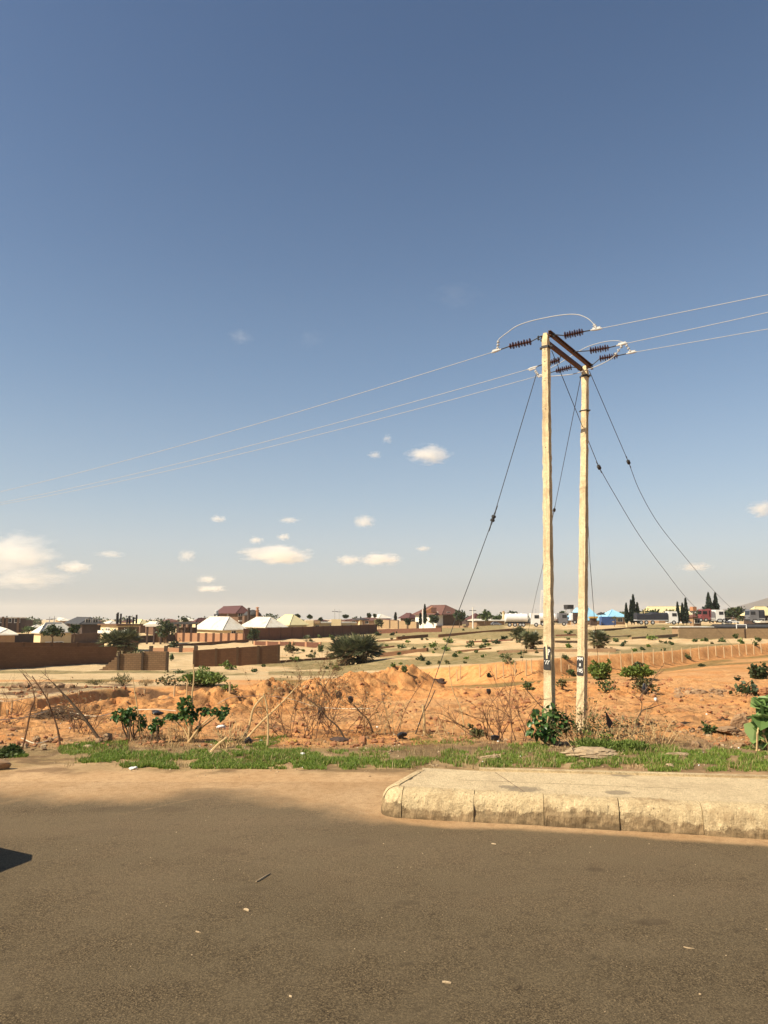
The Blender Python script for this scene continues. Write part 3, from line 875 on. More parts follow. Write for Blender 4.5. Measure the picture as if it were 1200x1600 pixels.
def zpix(G, py):
    b, top = G[0], G[1]
    return at(860, py, b.y).z


def strokes(G, pole, lines, rad=.0075):
    """brush strokes: each a polyline of (across -1..1, photo row)"""
    mb = MB()
    for ln in lines:
        pts = [face_pt(*G, zpix(G, py), a, .0105) for a, py in ln]
        for p, q in zip(pts, pts[1:]):
            d = (q - p)
            if d.length < 1e-5: continue
            nn = -G[7]; d.normalize(); s_ = d.cross(nn).normalized() * rad; e = d * rad * .6
            lo = [p - e - s_, q + e - s_, q + e + s_, p - e + s_]; hi = [x + nn * .004 for x in lo]
            mb.add(lo + hi, [(0, 3, 2, 1), (4, 5, 6, 7), (0, 1, 5, 4), (1, 2, 6, 5), (2, 3, 7, 6), (3, 0, 4, 7)])
    return mb.build('lettering', M['whitepaint'], pole)


p1 = panel(G1, pole1, zpix(G1, 1046), zpix(G1, 1010), 4)
p2 = panel(G2, pole2, zpix(G2, 1055), zpix(G2, 1025), 7)
# left pole: the remnant of a P and two hooked strokes; a pale stripe is stuck across the panel
for ch in ([[(.35, 1023), (.35, 1015)], [(.3, 1014.6), (.72, 1015.2), (.78, 1017.2), (.45, 1018.8)]], [[(-.68, 1032.5), (-.52, 1031.8)]], [[(-.35, 1037), (-.1, 1032.2), (.18, 1031.8)]], [[(.2, 1037.3), (.42, 1032.4), (.72, 1032.2)]]):
    strokes(G1, pole1, ch)
for ch in ([[(-.72, 1031), (-.66, 1026.6), (-.42, 1029.4), (-.2, 1026.6), (-.12, 1031)]], [[(.1, 1031), (.15, 1027), (.38, 1029.6), (.6, 1027), (.68, 1031)]], [[(-.18, 1040), (-.05, 1036.4), (.12, 1036.6), (.16, 1039.8), (-.14, 1040.2)]],
           [[(-.55, 1049), (-.5, 1043)]], [[(-.2, 1048.6), (-.12, 1045.2), (.14, 1045), (.16, 1048.8), (-.16, 1049.2)]], [[(.7, 1044.6), (.38, 1044.8), (.34, 1047), (.68, 1047.6), (.62, 1050.4), (.3, 1050)]]):
    strokes(G2, pole2, ch, .008)
mb = MB()
pts = [face_pt(*G1, zpix(G1, 1006), -.33, .012), face_pt(*G1, zpix(G1, 1006), .08, .012), face_pt(*G1, zpix(G1, 1029), .22, .012), face_pt(*G1, zpix(G1, 1029), -.2, .012)]
mb.add(pts + [p - n1 * .005 for p in pts], [(3, 2, 1, 0), (4, 5, 6, 7), (0, 1, 5, 4), (1, 2, 6, 5), (2, 3, 7, 6), (3, 0, 4, 7)])
mb.build('pale_stripe', M['creampaint'], pole1)
for py in (566, 581, 596, 547, 640, 700):
    p = face_pt(*G1, zpix(G1, py), .0, .0); MB().lathe(p + n1 * .02, -n1, [(0, .012), (.024, .012)], 8).build('bolt_hole', M['darkmetal'], pole1)

# crossarms: two rusty channels either side of the pole heads
ZA = T1.z - .02
A1 = Vector((T1.x, T1.y, ZA)); A2 = Vector((T2.x, T2.y, T2.z + .02))
half = .092
ARMS = []
for s_, zoff, ex0, ex1, nm in ((1, -.02, .10, .20, 'crossarm'), (-1, -.06, -.02, .12, 'crossarm')):
    a = A1 + WR * (half * s_) - ARM * ex0 + Vector((0, 0, zoff)); b = A2 + WR * (half * s_) + ARM * ex1 + Vector((0, 0, zoff))
    d = (b - a).normalized(); mb = MB()
    mid = (a + b) / 2; L = (b - a).length
    mb.box(mid, (L, .012, .11), dx=d)
    mb.box(mid + Vector((0, 0, .049)) + WR * (.03 * s_), (L, .05, .012), dx=d)
    mb.box(mid - Vector((0, 0, .049)) + WR * (.03 * s_), (L, .05, .012), dx=d)
    o = mb.build(nm, M['rust'], hp); ARMS.append((a, b))
for A in (A1, A2):
    for z in (-.02, -.08):
        mb = MB(); mb.tube([A + WL * .2 + Vector((0, 0, z)), A + WR * .2 + Vector((0, 0, z))], .012, 8)
        for w_ in (WL, WR): mb.lathe(A + w_ * .165 + Vector((0, 0, z)), w_, [(0, .026), (.02, .026)], 6)
        mb.build('through_bolt', M['darkmetal'], hp)


def clamp_band(G, py, h=.05):
    z = zpix(G, py); mb = MB(); b, top = G[0], G[1]
    k = (z - b.z) / (top.z - b.z); c = b.lerp(top, k); c.z = z
    w = G[2] + (G[3] - G[2]) * k + .03; d = G[4] + (G[5] - G[4]) * k + .03
    mb.box(c, (w, d, h), dx=G[6])
    for s_ in (-1, 1):
        mb.box(c + G[6] * (s_ * (w / 2 + .03)), (.07, .02, h * 1.1), dx=G[6])
        mb.lathe(c + G[6] * (s_ * (w / 2 + .035)) - G[7] * .04, G[7], [(0, .014), (.08, .014)], 6)
    return mb


clamp_band(G1, 543).build('clamp_band', M['darkmetal'], hp)
clamp_band(G2, 588).build('clamp_band', M['darkmetal'], hp)
clamp_band(G2, 642, .02).build('clamp_band', M['darkmetal'], hp)


# ------------------------------------------------------------------ conductors, insulator strings, jumpers
def on_line(A, d, px, py):
    """point on the vertical plane through A along d seen at that pixel"""
    r = ray(px, py)
    u = r.x / r.y
    t = (u * A.y - A.x) / (d.x - u * d.y)
    y = A.y + d.y * t
    return at(px, py, y)


def insulator(a, b, n=8, r=.062):
    """disc string from a to b"""
    d = (b - a); L = d.length; d.normalize(); mb = MB(); p = L / n
    prof = [(0, .018)]
    for i in range(n):
        s = i * p; rr = r if i % 2 == 0 else r * .82
        prof += [(s + p * .18, .022), (s + p * .30, rr), (s + p * .46, rr), (s + p * .62, .024)]
    prof.append((L, .018)); mb.lathe(a, d, prof, 14)
    o = mb.build('insulator_string', M['insul'], hp, smooth=False)
    return o


def rod(parent, name, a, b, r=.011, mat='darkmetal'):
    mb = MB(); mb.tube([a, a.lerp(b, .5), b], r, 6); return mb.build(name, M[mat], parent)


def curve(pts, n=8):
    """Catmull-Rom through the points"""
    P = [pts[0] + (pts[0] - pts[1])] + list(pts) + [pts[-1] + (pts[-1] - pts[-2])]; out = []
    for i in range(1, len(P) - 2):
        p0, p1, p2, p3 = P[i - 1:i + 3]
        for k in range(n):
            t = k / n
            out.append(0.5 * ((2 * p1) + (p2 - p0) * t + (2 * p0 - 5 * p1 + 4 * p2 - p3) * t * t + (3 * p1 - p0 - 3 * p2 + p3) * t ** 3))
    out.append(pts[-1]); return out


def tension_clamp(a, d, parent, up, r=.03):
    """bolted dead-end clamp with its U-bolts"""
    mb = MB(); side = d.cross(up).normalized()
    mb.tube([a - d * .13, a - d * .05, a + d * .05, a + d * .12], [.014, .026, .03, .016], 8)
    mb.box(a + up * .02, (.17, .035, .05), dx=d, dz=up)
    return mb.build('line_clamp', M['alu'], parent)


def jumper_studs(a, b, parent, n=3):
    mb = MB()
    for i in range(n):
        p = a.lerp(b, (i + .5) / n); d = (b - a).normalized()
        mb.lathe(p - d * .018, d, [(0, .016), (.006, .034), (.028, .034), (.036, .016)], 8)
        mb.blob(p + Vector((-.012, -.02, .022)), (.016, .016, .016), i, .1, 1)
    return mb.build('jumper_clamp', M['alu'], parent)


E1 = A1 + Vector((0, 0, -.03)); EM = (A1 + A2) / 2 + Vector((0, 0, -.05)); E2 = A2 + Vector((0, 0, -.05))
LAB = ['highest silver power line, its jumper arching over the head of the left pole', 'middle silver power line, strung from the crossarm between the two poles', 'lowest silver power line, strung from the right pole and passing behind the left one']
PXL = [(0, 768.5), (0, 785.5), (0, 788.5)]; PXR = [(1200, 460.5), (1200, 488), (1200, 514)]
LEFT = [[(842, 530.5), (830, 533.5), (795, 541.5), (775, 548.5)], [(890, 558), (874, 562.5), (848, 569.5), (832, 575)], [(905, 570), (893, 573.5), (868, 580), (846, 586)]]
RIGHT = [[(871, 527), (882, 524.5), (912, 518), (932, 514.5)], [(904, 551), (922, 548), (952, 543), (972, 538)], [(930, 562), (937, 560.5), (966, 555.5), (987, 551)]]
for i, (A, ll, rr) in enumerate(zip((E1, EM, E2), LEFT, RIGHT)):
    pl = thing('power_line', on_line(A, WL, *ll[3]), LAB[i], 'power line', 'power lines of the twin pole')
    for side, d, q, far in ((0, WL, ll, PXL[i]), (1, WR, rr, PXR[i])):
        P = [on_line(A, d, *k) for k in q]
        att = A + d * (half + .05)
        rod(hp, 'link_rod', att, P[1], .012)
        insulator(P[1], P[2], 8 if side else 8, .085 if side else .08)
        rod(hp, 'link_rod', P[2], P[3] - (P[3] - P[2]).normalized() * .1, .013)
        tension_clamp(P[3], (P[3] - P[2]).normalized(), pl, Vector((0, 0, 1)) if not (side == 0 and i) else Vector((0, 0, -1)))
        e = on_line(A, d, *far)
        # sagging span: through the clamp and the point where it leaves the picture, on to the next pole
        L1 = math.hypot(e.x - P[3].x, e.y - P[3].y); Lt = 75.0 if side == 0 else 26.0
        sag = .0016 if side == 0 else .0008
        slope = (e.z - P[3].z) / L1 - sag * (L1 - Lt * 0)       # z = z0 + slope t + sag t^2
        pts = []
        for k in range(61):
            t = Lt * (k / 60) ** 1.3
            pts.append(Vector((P[3].x + d.x * t, P[3].y + d.y * t, P[3].z + slope * t + sag * t * t)))
        MB().tube(pts, .0062, 6).build('wire_span', M['alu'], pl, smooth=True)
    PL = on_line(A, WL, *ll[3]); PR = on_line(A, WR, *rr[3])

    def jp(pix, shift=0.0):
        return [on_line(A + ARM * shift, WL, *k) for k in pix]
    if i == 0:
        pts = jp([(777.5, 546), (778.8, 532), (785, 525.5), (793, 519.5), (804, 511.5), (815, 506.3), (830, 501.5), (848, 497.4), (868, 493.6), (888, 491.2), (902, 491.6), (912, 494.5), (921, 499.5), (928, 507), (932, 514)])
        st = (pts[0], pts[1]), (pts[-2], pts[-1])
    elif i == 1:
        pts = jp([(836, 579), (841, 586), (850, 588.3), (870, 587.2), (890, 585.3), (903, 582.5), (917, 578), (935, 571), (950, 563.5), (960, 556), (967, 547), (973, 539)], .0)
        st = (pts[0], pts[1]), (pts[-3], pts[-1])
    else:
        pts = jp([(848, 587), (857, 577.5), (875, 567), (890, 558), (905, 548.5), (920, 541), (940, 535), (958, 532.3), (970, 533.5), (978, 538), (983, 545), (986, 551)])
        st = (pts[0], pts[0].lerp(pts[1], .5)), (pts[-3], pts[-1])
    MB().tube(curve(pts, 6), .009, 6).build('jumper', M['alu'], pl, smooth=True)
    for a, b in st: jumper_studs(a, b, pl)

# ------------------------------------------------------------------ guy wires with their strain insulators
GUYS = [
    # upper end pixel + depth, insulator pixel, ground anchor pixel, label, slack
    ((838, 585), B1.y + .05, (770.5, 810), (648, 1146), 'guy wire leaning to the left of both poles, black insulator low on it', .0),
    ((907, 592), B2.y, (866, 797), (812, 1052), 'guy wire crossing behind the left pole, insulator half hidden by it', .0),
    ((862, 548), B1.y + .1, (936, 730), (1168, 1032), 'slack guy wire from the left pole, crossing behind the right pole to the right', 1.0),
    ((921, 580), B2.y, (982, 722), (1235, 1022), 'slack guy wire from the right pole, farthest right of the guys', 1.0),
    ((917, 650), B2.y + .12, (919, 820), (938, 1070), 'thin wire dropping down behind the right pole to the ground', .0)]
for j, (u_, Yt, ins, anc, lab, slack) in enumerate(GUYS):
    a = at(*u_, Yt); g = hit(*anc)
    gw = thing('guy_wire', g, lab, 'guy wire', 'guy wires staying the twin pole')
    # the insulator hangs on the straight plan line between head and anchor
    r = ray(*ins); uu = r.x / r.y
    dx, dy = g.x - a.x, g.y - a.y
    t = (uu * a.y - a.x) / (dx - uu * dy)
    t = min(max(t, .04), .9)
    c = at(ins[0], ins[1], a.y + dy * t)
    if j == 2: mids = [(960, 772), (1000, 838), (1040, 893), (1075, 937), (1120, 983)]
    elif j == 3: mids = [(1000, 768), (1030, 820), (1070, 870), (1108, 915), (1145, 952), (1190, 988)]
    elif j == 0: mids = [(742, 888), (711, 970), (683, 1050)]
    elif j == 1: mids = [(848, 885), (833, 950)]
    else: mids = [(922, 880), (929, 970)]

    def onp(k):
        r = ray(*k); uu = r.x / r.y; t = (uu * a.y - a.x) / (dx - uu * dy); return at(k[0], k[1], a.y + dy * t)
    low = [c] + [onp(k) for k in mids] + [g + Vector((0, 0, -.05))]
    rr = .0085 if j < 4 else .006
    du = (a - c).normalized(); dl = (low[1] - c).normalized()
    if j < 4:
        s_ = c.y / 15.0
        MB().tube([a, a.lerp(c, .5), c + du * .08], rr, 5).build('upper_wire', M['steelwire'], gw)
        MB().tube([c + dl * .08] + curve(low, 6)[4:], rr, 5).build('lower_wire', M['steelwire'], gw)
        mb = MB(); ax = (du - dl).normalized()
        mb.lathe(c - ax * .075, ax, [(0, .035), (.012, .05), (.05, .052), (.058, .036), (.092, .036), (.10, .052), (.138, .05), (.15, .035)], 10)
        mb.build('strain_insulator', M['darkmetal'], gw)
        for sgn in (1, -1):
            mb = MB(); mb.tube([c + ax * sgn * .2, c + ax * sgn * .12 + ARM * .03, c + ax * sgn * .05 + ARM * .035], .006, 5)
            mb.tube([c + ax * sgn * .2, c + ax * sgn * .12 - ARM * .03, c + ax * sgn * .05 - ARM * .035], .006, 5)
            mb.tube([c + ax * sgn * .19, c + ax * sgn * .30], .014, 6)
            mb.build('wire_grip', M['steelwire'], gw)
    else:
        MB().tube([a, c] + low[1:], rr, 5).build('wire', M['steelwire'], gw)
# ------------------------------------------------------------------ block walls
def wall_line(name, label, p, q, h, mat, thick=.2, pillars=0, pmat=None, ph=None, group=None, heights=None, cat='wall', pw=.28, sink=.3, side=0.0):
    """block wall from ground point p to q; heights = [(share of length, height)] steps its top"""
    p, q = Vector(p), Vector(q)
    root = thing(name, p, label, cat, group)
    d = Vector((q.x - p.x, q.y - p.y, 0)); L = d.length; d.normalize(); n = Vector((-d.y, d.x, 0))
    prof = heights or [(0, h), (1, h)]
    k = max(2, min(60, int(L / .9)))
    ts = sorted(set([i / k for i in range(k + 1)] + [a for a, _ in prof]))
    vs = []; fs = []
    for t in ts:
        g = p.lerp(q, t); g0 = gz(g.x, g.y) if True else g.z
        hh = np.interp(t, [a for a, _ in prof], [b for _, b in prof])
        lo = min(g0, p.z + (q.z - p.z) * t) - sink; hi = p.z + (q.z - p.z) * t + hh
        for s_ in (-1, 1):
            vs.append((g.x + n.x * s_ * thick / 2, g.y + n.y * s_ * thick / 2, lo)); vs.append((g.x + n.x * s_ * thick / 2, g.y + n.y * s_ * thick / 2, hi))
    for i in range(len(ts) - 1):
        a = i * 4; b = a + 4
        fs += [(a, b, b + 1, a + 1), (b + 2, a + 2, a + 3, b + 3), (a + 1, b + 1, b + 3, a + 3)]
    fs += [(0, 1, 3, 2)]; e = (len(ts) - 1) * 4; fs += [(e, e + 2, e + 3, e + 1)]
    MB().add(vs, fs).build('wall', mat, root, uvdir=d)
    if pillars:
        for i in range(pillars):
            t = i / max(1, pillars - 1); g = p.lerp(q, t); hh = np.interp(t, [a for a, _ in prof], [b for _, b in prof])
            z0 = min(gz(g.x, g.y), g.z) - .2; z1 = g.z + (ph if ph else hh + .06)
            MB().box((g.x, g.y, (z0 + z1) / 2), (pw, thick + .09, z1 - z0), dx=d).build('pillar', pmat or mat, root)
    return root


def hpix(p, npx): return npx * p.y / F_PX


def pxwall(name, label, a, b, hpx, mat, **kw):
    p, q = hit(*a), hit(*b)
    hs = kw.pop('hs', None)
    if isinstance(hpx, tuple): hs = [(0, hpix(p, hpx[0])), (1, hpix(q, hpx[1]))]
    elif hs: hs = [(t, hpix(p.lerp(q, t), v)) for t, v in hs]
    return wall_line(name, label, p, q, hpix(p, hpx if not isinstance(hpx, tuple) else hpx[0]), mat, heights=hs, **kw)


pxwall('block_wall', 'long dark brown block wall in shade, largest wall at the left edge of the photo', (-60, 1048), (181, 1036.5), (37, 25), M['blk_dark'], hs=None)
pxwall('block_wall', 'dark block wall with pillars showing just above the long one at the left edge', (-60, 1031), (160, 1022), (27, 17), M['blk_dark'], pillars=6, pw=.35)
tw = pxwall('block_wall', 'tan block wall with three dark pillars, stepped down at its left end', (155, 1047), (263, 1047), 27, M['blk_lit'], hs=[(0, 1), (.05, 2), (.052, 5), (.09, 5), (.092, 8), (.13, 8.5), (.132, 11.5), (.17, 12), (.172, 15), (.21, 15), (.212, 19), (.29, 20), (.292, 24.5), (.5, 25.5), (.64, 26), (.642, 28.5), (1, 28)])
for px in (185, 222.5, 261):
    p = hit(155, 1047).lerp(hit(263, 1047), (px - 155) / 108); r_ = tw
    MB().box((p.x, p.y - .2, p.z + hpix(p, 13)), (hpix(p, 3.2), .14, hpix(p, 29.5))).build('pillar', M['pillar_dark'], r_)
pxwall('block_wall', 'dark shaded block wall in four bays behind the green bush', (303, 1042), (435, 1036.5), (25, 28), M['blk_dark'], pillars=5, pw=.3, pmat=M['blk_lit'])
pxwall('low_wall', 'low orange block wall with dark stubs running behind the tan wall', (236, 1019), (306, 1019), 6.5, M['blk_pink'], pillars=4, pmat=M['pillar_dark'], pw=.6, ph=1.05)
pxwall('low_wall', 'low orange wall carrying on right of the dark shaded wall towards the palm bush', (398, 1008), (500, 1012), (6, 8), M['blk_red'], pillars=6, pw=.5, pmat=M['blk_pink'])
pxwall('low_wall', 'short dark wall stub touching the left side of the round palm bush', (518, 1010), (540, 1009), 5.5, M['blk_red'])
pxwall('low_wall', 'low dark foundation wall in front of the pink wall', (262, 1011), (388, 1003), (3.2, 4), M['blk_dark'])
pxwall('perimeter_wall', 'pink block wall in nine panels in front of the pale hipped house', (275, 1002.2), (381, 1003.4), 13, M['blk_pink'], pillars=10, pmat=M['blk_red'], pw=.55)
pxwall('perimeter_wall', 'long reddish brown wall in shade running back to the right of the pink wall', (381, 1001), (588, 989), (18, 13), M['blk_red'], pillars=14, pw=.4)
pxwall('perimeter_wall', 'dark brown compound wall under the tree left of the pink wall', (196, 1005), (274, 1002), (10, 11), M['w_dark'])
pxwall('perimeter_wall', 'brown compound wall at the far left with a small pale patch', (-40, 1010), (58, 1007), (20, 16), M['w_dark'])
pxwall('perimeter_wall', 'dark brown wall between the dark gabled house and the cream flat building', (104, 1006), (160, 1003), (14, 15), M['w_brown'])
pxwall('perimeter_wall', 'far tan wall with dark pillars left of the brown roofed villa', (585, 982), (652, 982), (14, 10), M['blk_grey'], pillars=6, pmat=M['pillar_dark'], pw=1.1)
pxwall('low_wall', 'low brown wall in front of the far tan wall', (588, 989.5), (690, 987), (6, 6), M['blk_red'])
LOW = [((620, 999.5), (668, 995.5), 3.6, 'blk_dark', 'short dark foundation wall in the middle of the plots, left of a gap'),
       ((685, 996), (806, 986), 3.6, 'blk_dark', 'long thin dark foundation wall running to the white tanker'),
       ((592, 1026), (668, 1018), 4.2, 'blk_dark', 'dark foundation wall right of the round palm bush'),
       ((436, 1035.5), (528, 1029), 2.6, 'blk_dark', 'very low foundation line left of the round palm bush'),
       ((575, 1004), (628, 1000.5), 1.8, 'blk_dark', 'barely raised dark footing behind the round palm bush'),
       ((588, 1014), (616, 1011), 1.8, 'blk_dark', 'small footing just right of the round palm bush top'),
       ((716, 1018.5), (766, 1014.5), 1.8, 'blk_dark', 'thin footing with breaks, left of the broad low bush'),
       ((778, 1022), (962, 1019), 4.6, 'w_tan', 'long tan earth footing passing behind both concrete poles'),
       ((730, 1004), (800, 1001), 1.6, 'blk_red', 'thin reddish footing left of the two palms'),
       ((868, 994), (900, 993), 1.8, 'blk_red', 'small footing seen between the two poles, upper'),
       ((865, 1004), (903, 1004), 2.6, 'blk_grey', 'small pale footing seen between the two poles, lower'),
       ((928, 987), (1010, 981), 2.4, 'blk_dark', 'dark footing below the cypress trees'),
       ((985, 999), (1060, 993), 2.6, 'blk_grey', 'tan footing with bushes on it left of the greyish wall'),
       ((940, 997), (985, 994), 1.5, 'blk_grey', 'faint footing below the blue roofs')]
for a, b, h, m, lab in LOW:
    pxwall('low_wall', lab, a, b, h * 1.25, M[m], thick=.4)
rw = pxwall('perimeter_wall', 'plain greyish tan wall with thin dark posts beyond the trench at the right edge', (1060, 997), (1230, 998), (14.5, 15.5), M['blk_grey'])
for px in (1082, 1121.5, 1163.5, 1205):
    p = hit(px, 997.5); MB().box((p.x, p.y - .25, p.z + hpix(p, 7)), (hpix(p, 1.8), .2, hpix(p, 14.5))).build('post', M['pillar_dark'], rw)

# long dark roofs lying low behind the right wall, and the white rectangular frame over it


# ------------------------------------------------------------------ houses
def zat(py, Y): return at(600, py, Y).z


def house_axes(px_c, px_l, px_r, Y, phi, py=985):
    """near corner column, left and right extreme columns -> corner, the two wall directions and lengths"""
    x0 = uof(px_c, py) * Y; d1 = Vector((math.cos(phi), math.sin(phi), 0)); d2 = Vector((-math.sin(phi), math.cos(phi), 0))
    ur, ul = uof(px_r, py), uof(px_l, py)
    L1 = max(.4, (ur * Y - x0) / (d1.x - ur * d1.y)) if px_r > px_c else .4
    L2 = max(.4, (x0 - ul * Y) / (-d2.x + ul * d2.y)) if px_l < px_c else 6.0
    return Vector((x0, Y, 0)), d1, d2, L1, L2


def window(root, base, d, n, w, h, frame=True, mat='glass'):
    """opening: frame proud of the wall, pane inside it"""
    if frame:
        f = MB()
        f.box(base + n * .04 + Vector((0, 0, h / 2 + .06)), (w + .24, .1, .12), dx=d); f.box(base + n * .04 - Vector((0, 0, h / 2 + .06)), (w + .3, .14, .12), dx=d)
        f.box(base + n * .04 + d * (w / 2 + .06), (.12, .1, h), dx=d); f.box(base + n * .04 - d * (w / 2 + .06), (.12, .1, h), dx=d)
        f.box(base + n * .03, (.06, .06, h), dx=d)
        fo = f.build('window', M['w_white'], root)
        MB().box(base + n * .012, (w, .03, h), dx=d).build('pane', M[mat], fo)
    else:
        MB().box(base + n * .012, (w, .03, h), dx=d).build('window', M[mat], root)


def house(name, label, px_c, px_l, px_r, Y, phi, eave_py, ridge_py, wall1='w_cream', roof='roof_white', hip=True, wall2=None, cat='house', group=None, over=.55, wins=(), ridge=.4, zb=None, floors=1, parapet=0, door=False):
    c, d1, d2, L1, L2 = house_axes(px_c, px_l, px_r, Y, phi)
    z0 = (zb if zb is not None else gz(c.x + 1, c.y + 1)); c.z = z0
    ze = zat(eave_py, Y); zr = zat(ridge_py, Y)
    root = thing(name, c, label, cat, group)
    P = [c, c + d1 * L1, c + d1 * L1 + d2 * L2, c + d2 * L2]
    mb = MB(); mb.prism([(p.x, p.y) for p in P], z0 - .6, ze - .02); mb.build('wall', M[wall1], root)
    if hip is not None:
        o = over; Q = [c - d1 * o - d2 * o, c + d1 * (L1 + o) - d2 * o, c + d1 * (L1 + o) + d2 * (L2 + o), c - d1 * o + d2 * (L2 + o)]
        A, B = L1 + 2 * o, L2 + 2 * o; mid = (Q[0] + Q[2]) / 2
        if hip:
            run = min(A, B) / 2 * .98
            e1, e2 = (mid - d1 * (A / 2 - run), mid + d1 * (A / 2 - run)) if A >= B else (mid - d2 * (B / 2 - run), mid + d2 * (B / 2 - run))
        else:
            e1, e2 = (mid - d1 * A / 2, mid + d1 * A / 2)
        vs = [Vector((q.x, q.y, ze)) for q in Q] + [Vector((e1.x, e1.y, zr)), Vector((e2.x, e2.y, zr))] + [Vector((q.x, q.y, ze - .18)) for q in Q]
        if A >= B or not hip: fs = [(0, 1, 5, 4), (1, 2, 5), (2, 3, 4, 5), (3, 0, 4)]
        else: fs = [(0, 1, 4), (1, 2, 5, 4), (2, 3, 5), (3, 0, 4, 5)]
        fs += [(6, 7, 1, 0), (7, 8, 2, 1), (8, 9, 3, 2), (9, 6, 0, 3), (9, 8, 7, 6)]
        rb = MB().add(vs, fs).build('roof', M[roof], root)
        cap = MB()
        for a, b in ((vs[4], vs[5]), (vs[0], vs[4])):
            if (a - b).length > .2: cap.tube([a + Vector((0, 0, .03)), b + Vector((0, 0, .03))], .09, 5)
        cap.tube([vs[1] + Vector((0, 0, .03)), vs[5 if (A >= B or not hip) else 4] + Vector((0, 0, .03))], .09, 5)
        cap.build('ridge_cap', M[roof], rb)
    else:
        o = over; Q = [c - d1 * o - d2 * o, c + d1 * (L1 + o) - d2 * o, c + d1 * (L1 + o) + d2 * (L2 + o), c - d1 * o + d2 * (L2 + o)]
        MB().prism([(p.x, p.y) for p in Q], ze, zr if zr > ze + .1 else ze + .3).build('roof', M[roof], root)
    n1_, n2_ = Vector((d1.y, -d1.x, 0)), Vector((-d2.y, d2.x, 0))
    for (face, t, hz, w, h) in wins:                      # face 1 right wall, 2 left wall; t along it, centre height and size in metres
        if face == 1: window(root, c + d1 * (L1 * t) + Vector((0, 0, hz)), d1, n1_, w, h)
        else: window(root, c + d2 * (L2 * t) + Vector((0, 0, hz)), d2, n2_, w, h)
    if door:
        MB().box(c + d1 * (L1 * .5) + n1_ * .03 + Vector((0, 0, 1.05)), (1.1, .06, 2.1), dx=d1).build('door', M['w_dark'], root)
    return root, c, d1, d2, L1, L2, ze


H = R(52)
# -- left group
r, c, d1, d2, L1, L2, ze = house('unfinished_block', 'dark bare brick block of several storeys at the far left horizon', -14, -60, 39, 260, R(20), 966, 964.5, 'w_dark', 'roof_white', hip=None, over=.2, cat='building',
                                 wins=[(1, .25, 4.5, 1.6, 1.4), (1, .5, 4.5, 1.6, 1.4), (1, .75, 4.5, 1.6, 1.4)])
for t in (.0, .33, .45, .78):
    MB().box(c + d1 * (L1 * t) + Vector((d1.y * .2, -d1.x * .2, (ze - c.z) / 2)), (.7, .5, ze - c.z + (1.1 if t < .4 else .3)), dx=d1).build('column', M['w_brown'], r)
MB().box(c + d1 * (L1 + 1.1) + d2 * 1 + Vector((0, 0, (ze - c.z) * .6)), (2.2, 3, (ze - c.z) * .55), dx=d1).build('balcony', M['w_dark'], r)
house('bungalow', 'low house with a cream roof behind the wall at the far left edge', 0, -40, 24, 150, R(30), 991.5, 983.5, 'w_tan', 'roof_white')
house('bungalow', 'house with pale hipped roof and lit cream end wall behind the round dark tree', 64, 53.5, 112, 118, R(48), 988, 973.5, 'w_cream', 'roof_white', over=.35, wins=[(1, .6, 1.6, 1.2, 1.1), (1, .3, 1.6, 1.2, 1.1)], door=True)
house('bungalow', 'small white roof just behind the pale hipped house at the left', 53, 49, 64, 230, R(45), 980, 976, 'w_brown', 'roof_white')
house('bungalow', 'house with dark grey gabled roof behind the pale hipped house at the left', 128, 104, 157, 200, R(30), 975, 965, 'w_dark', 'roof_grey', hip=True, over=.9, wins=[(1, .3, 4.6, 1.2, 1.2), (1, .7, 4.6, 1.2, 1.2)])
r, c, d1, d2, L1, L2, ze = house('flat_roofed_house', 'flat roofed house with a cream lit front, two windows and steel rods on its roof', 184, 157, 217, 132, R(42), 977.5, 975.4, 'w_cream', 'w_brown', hip=None, over=.45,
                                 wins=[(2, .5, 3.4, .9, 1.1), (2, .62, 3.4, .9, 1.1), (2, .15, 3.4, .8, .9), (2, .85, 3.4, .7, .9)])
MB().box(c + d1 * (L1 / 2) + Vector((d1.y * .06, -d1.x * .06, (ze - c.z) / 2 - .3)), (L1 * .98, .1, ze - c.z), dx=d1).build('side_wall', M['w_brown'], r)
MB().box(c + d2 * (L2 / 2) + Vector((-d1.x * .25, -d1.y * .25, ze - c.z - 1.2)), (L2 * 1.02, .5, .5), dx=d2).build('ledge', M['w_white'], r)
rods = MB()
for t, hh in ((.02, .9), (.06, 1.0), (.2, .9), (.5, .5), (.62, .7), (.8, .6), (.95, .8)):
    rods.box(c + d1 * (L1 * t) + d2 * (L2 * .1) + Vector((0, 0, ze - c.z + .3 + hh)), (.25, .25, 2 * hh), dx=d1)
rods.build('roof_rods', M['darkmetal'], r)
for px_c, l_, r_, Y, ep, rp, lab in ((172, 160, 184, 250, 974.5, 970.3, 'pale flat-domed roof showing behind the cream flat house'),
                                     (219, 207, 229, 260, 974.5, 968.0, 'rounded pale roof right of the steel rods on the flat house'),
                                     (243, 227, 252, 240, 976.5, 971.3, 'pale low roof left of the tree by the pink wall')):
    house('bungalow', lab, px_c, l_, r_, Y, R(45), ep, rp, 'w_brown', 'roof_cream' if 'rounded' in lab else 'roof_white')


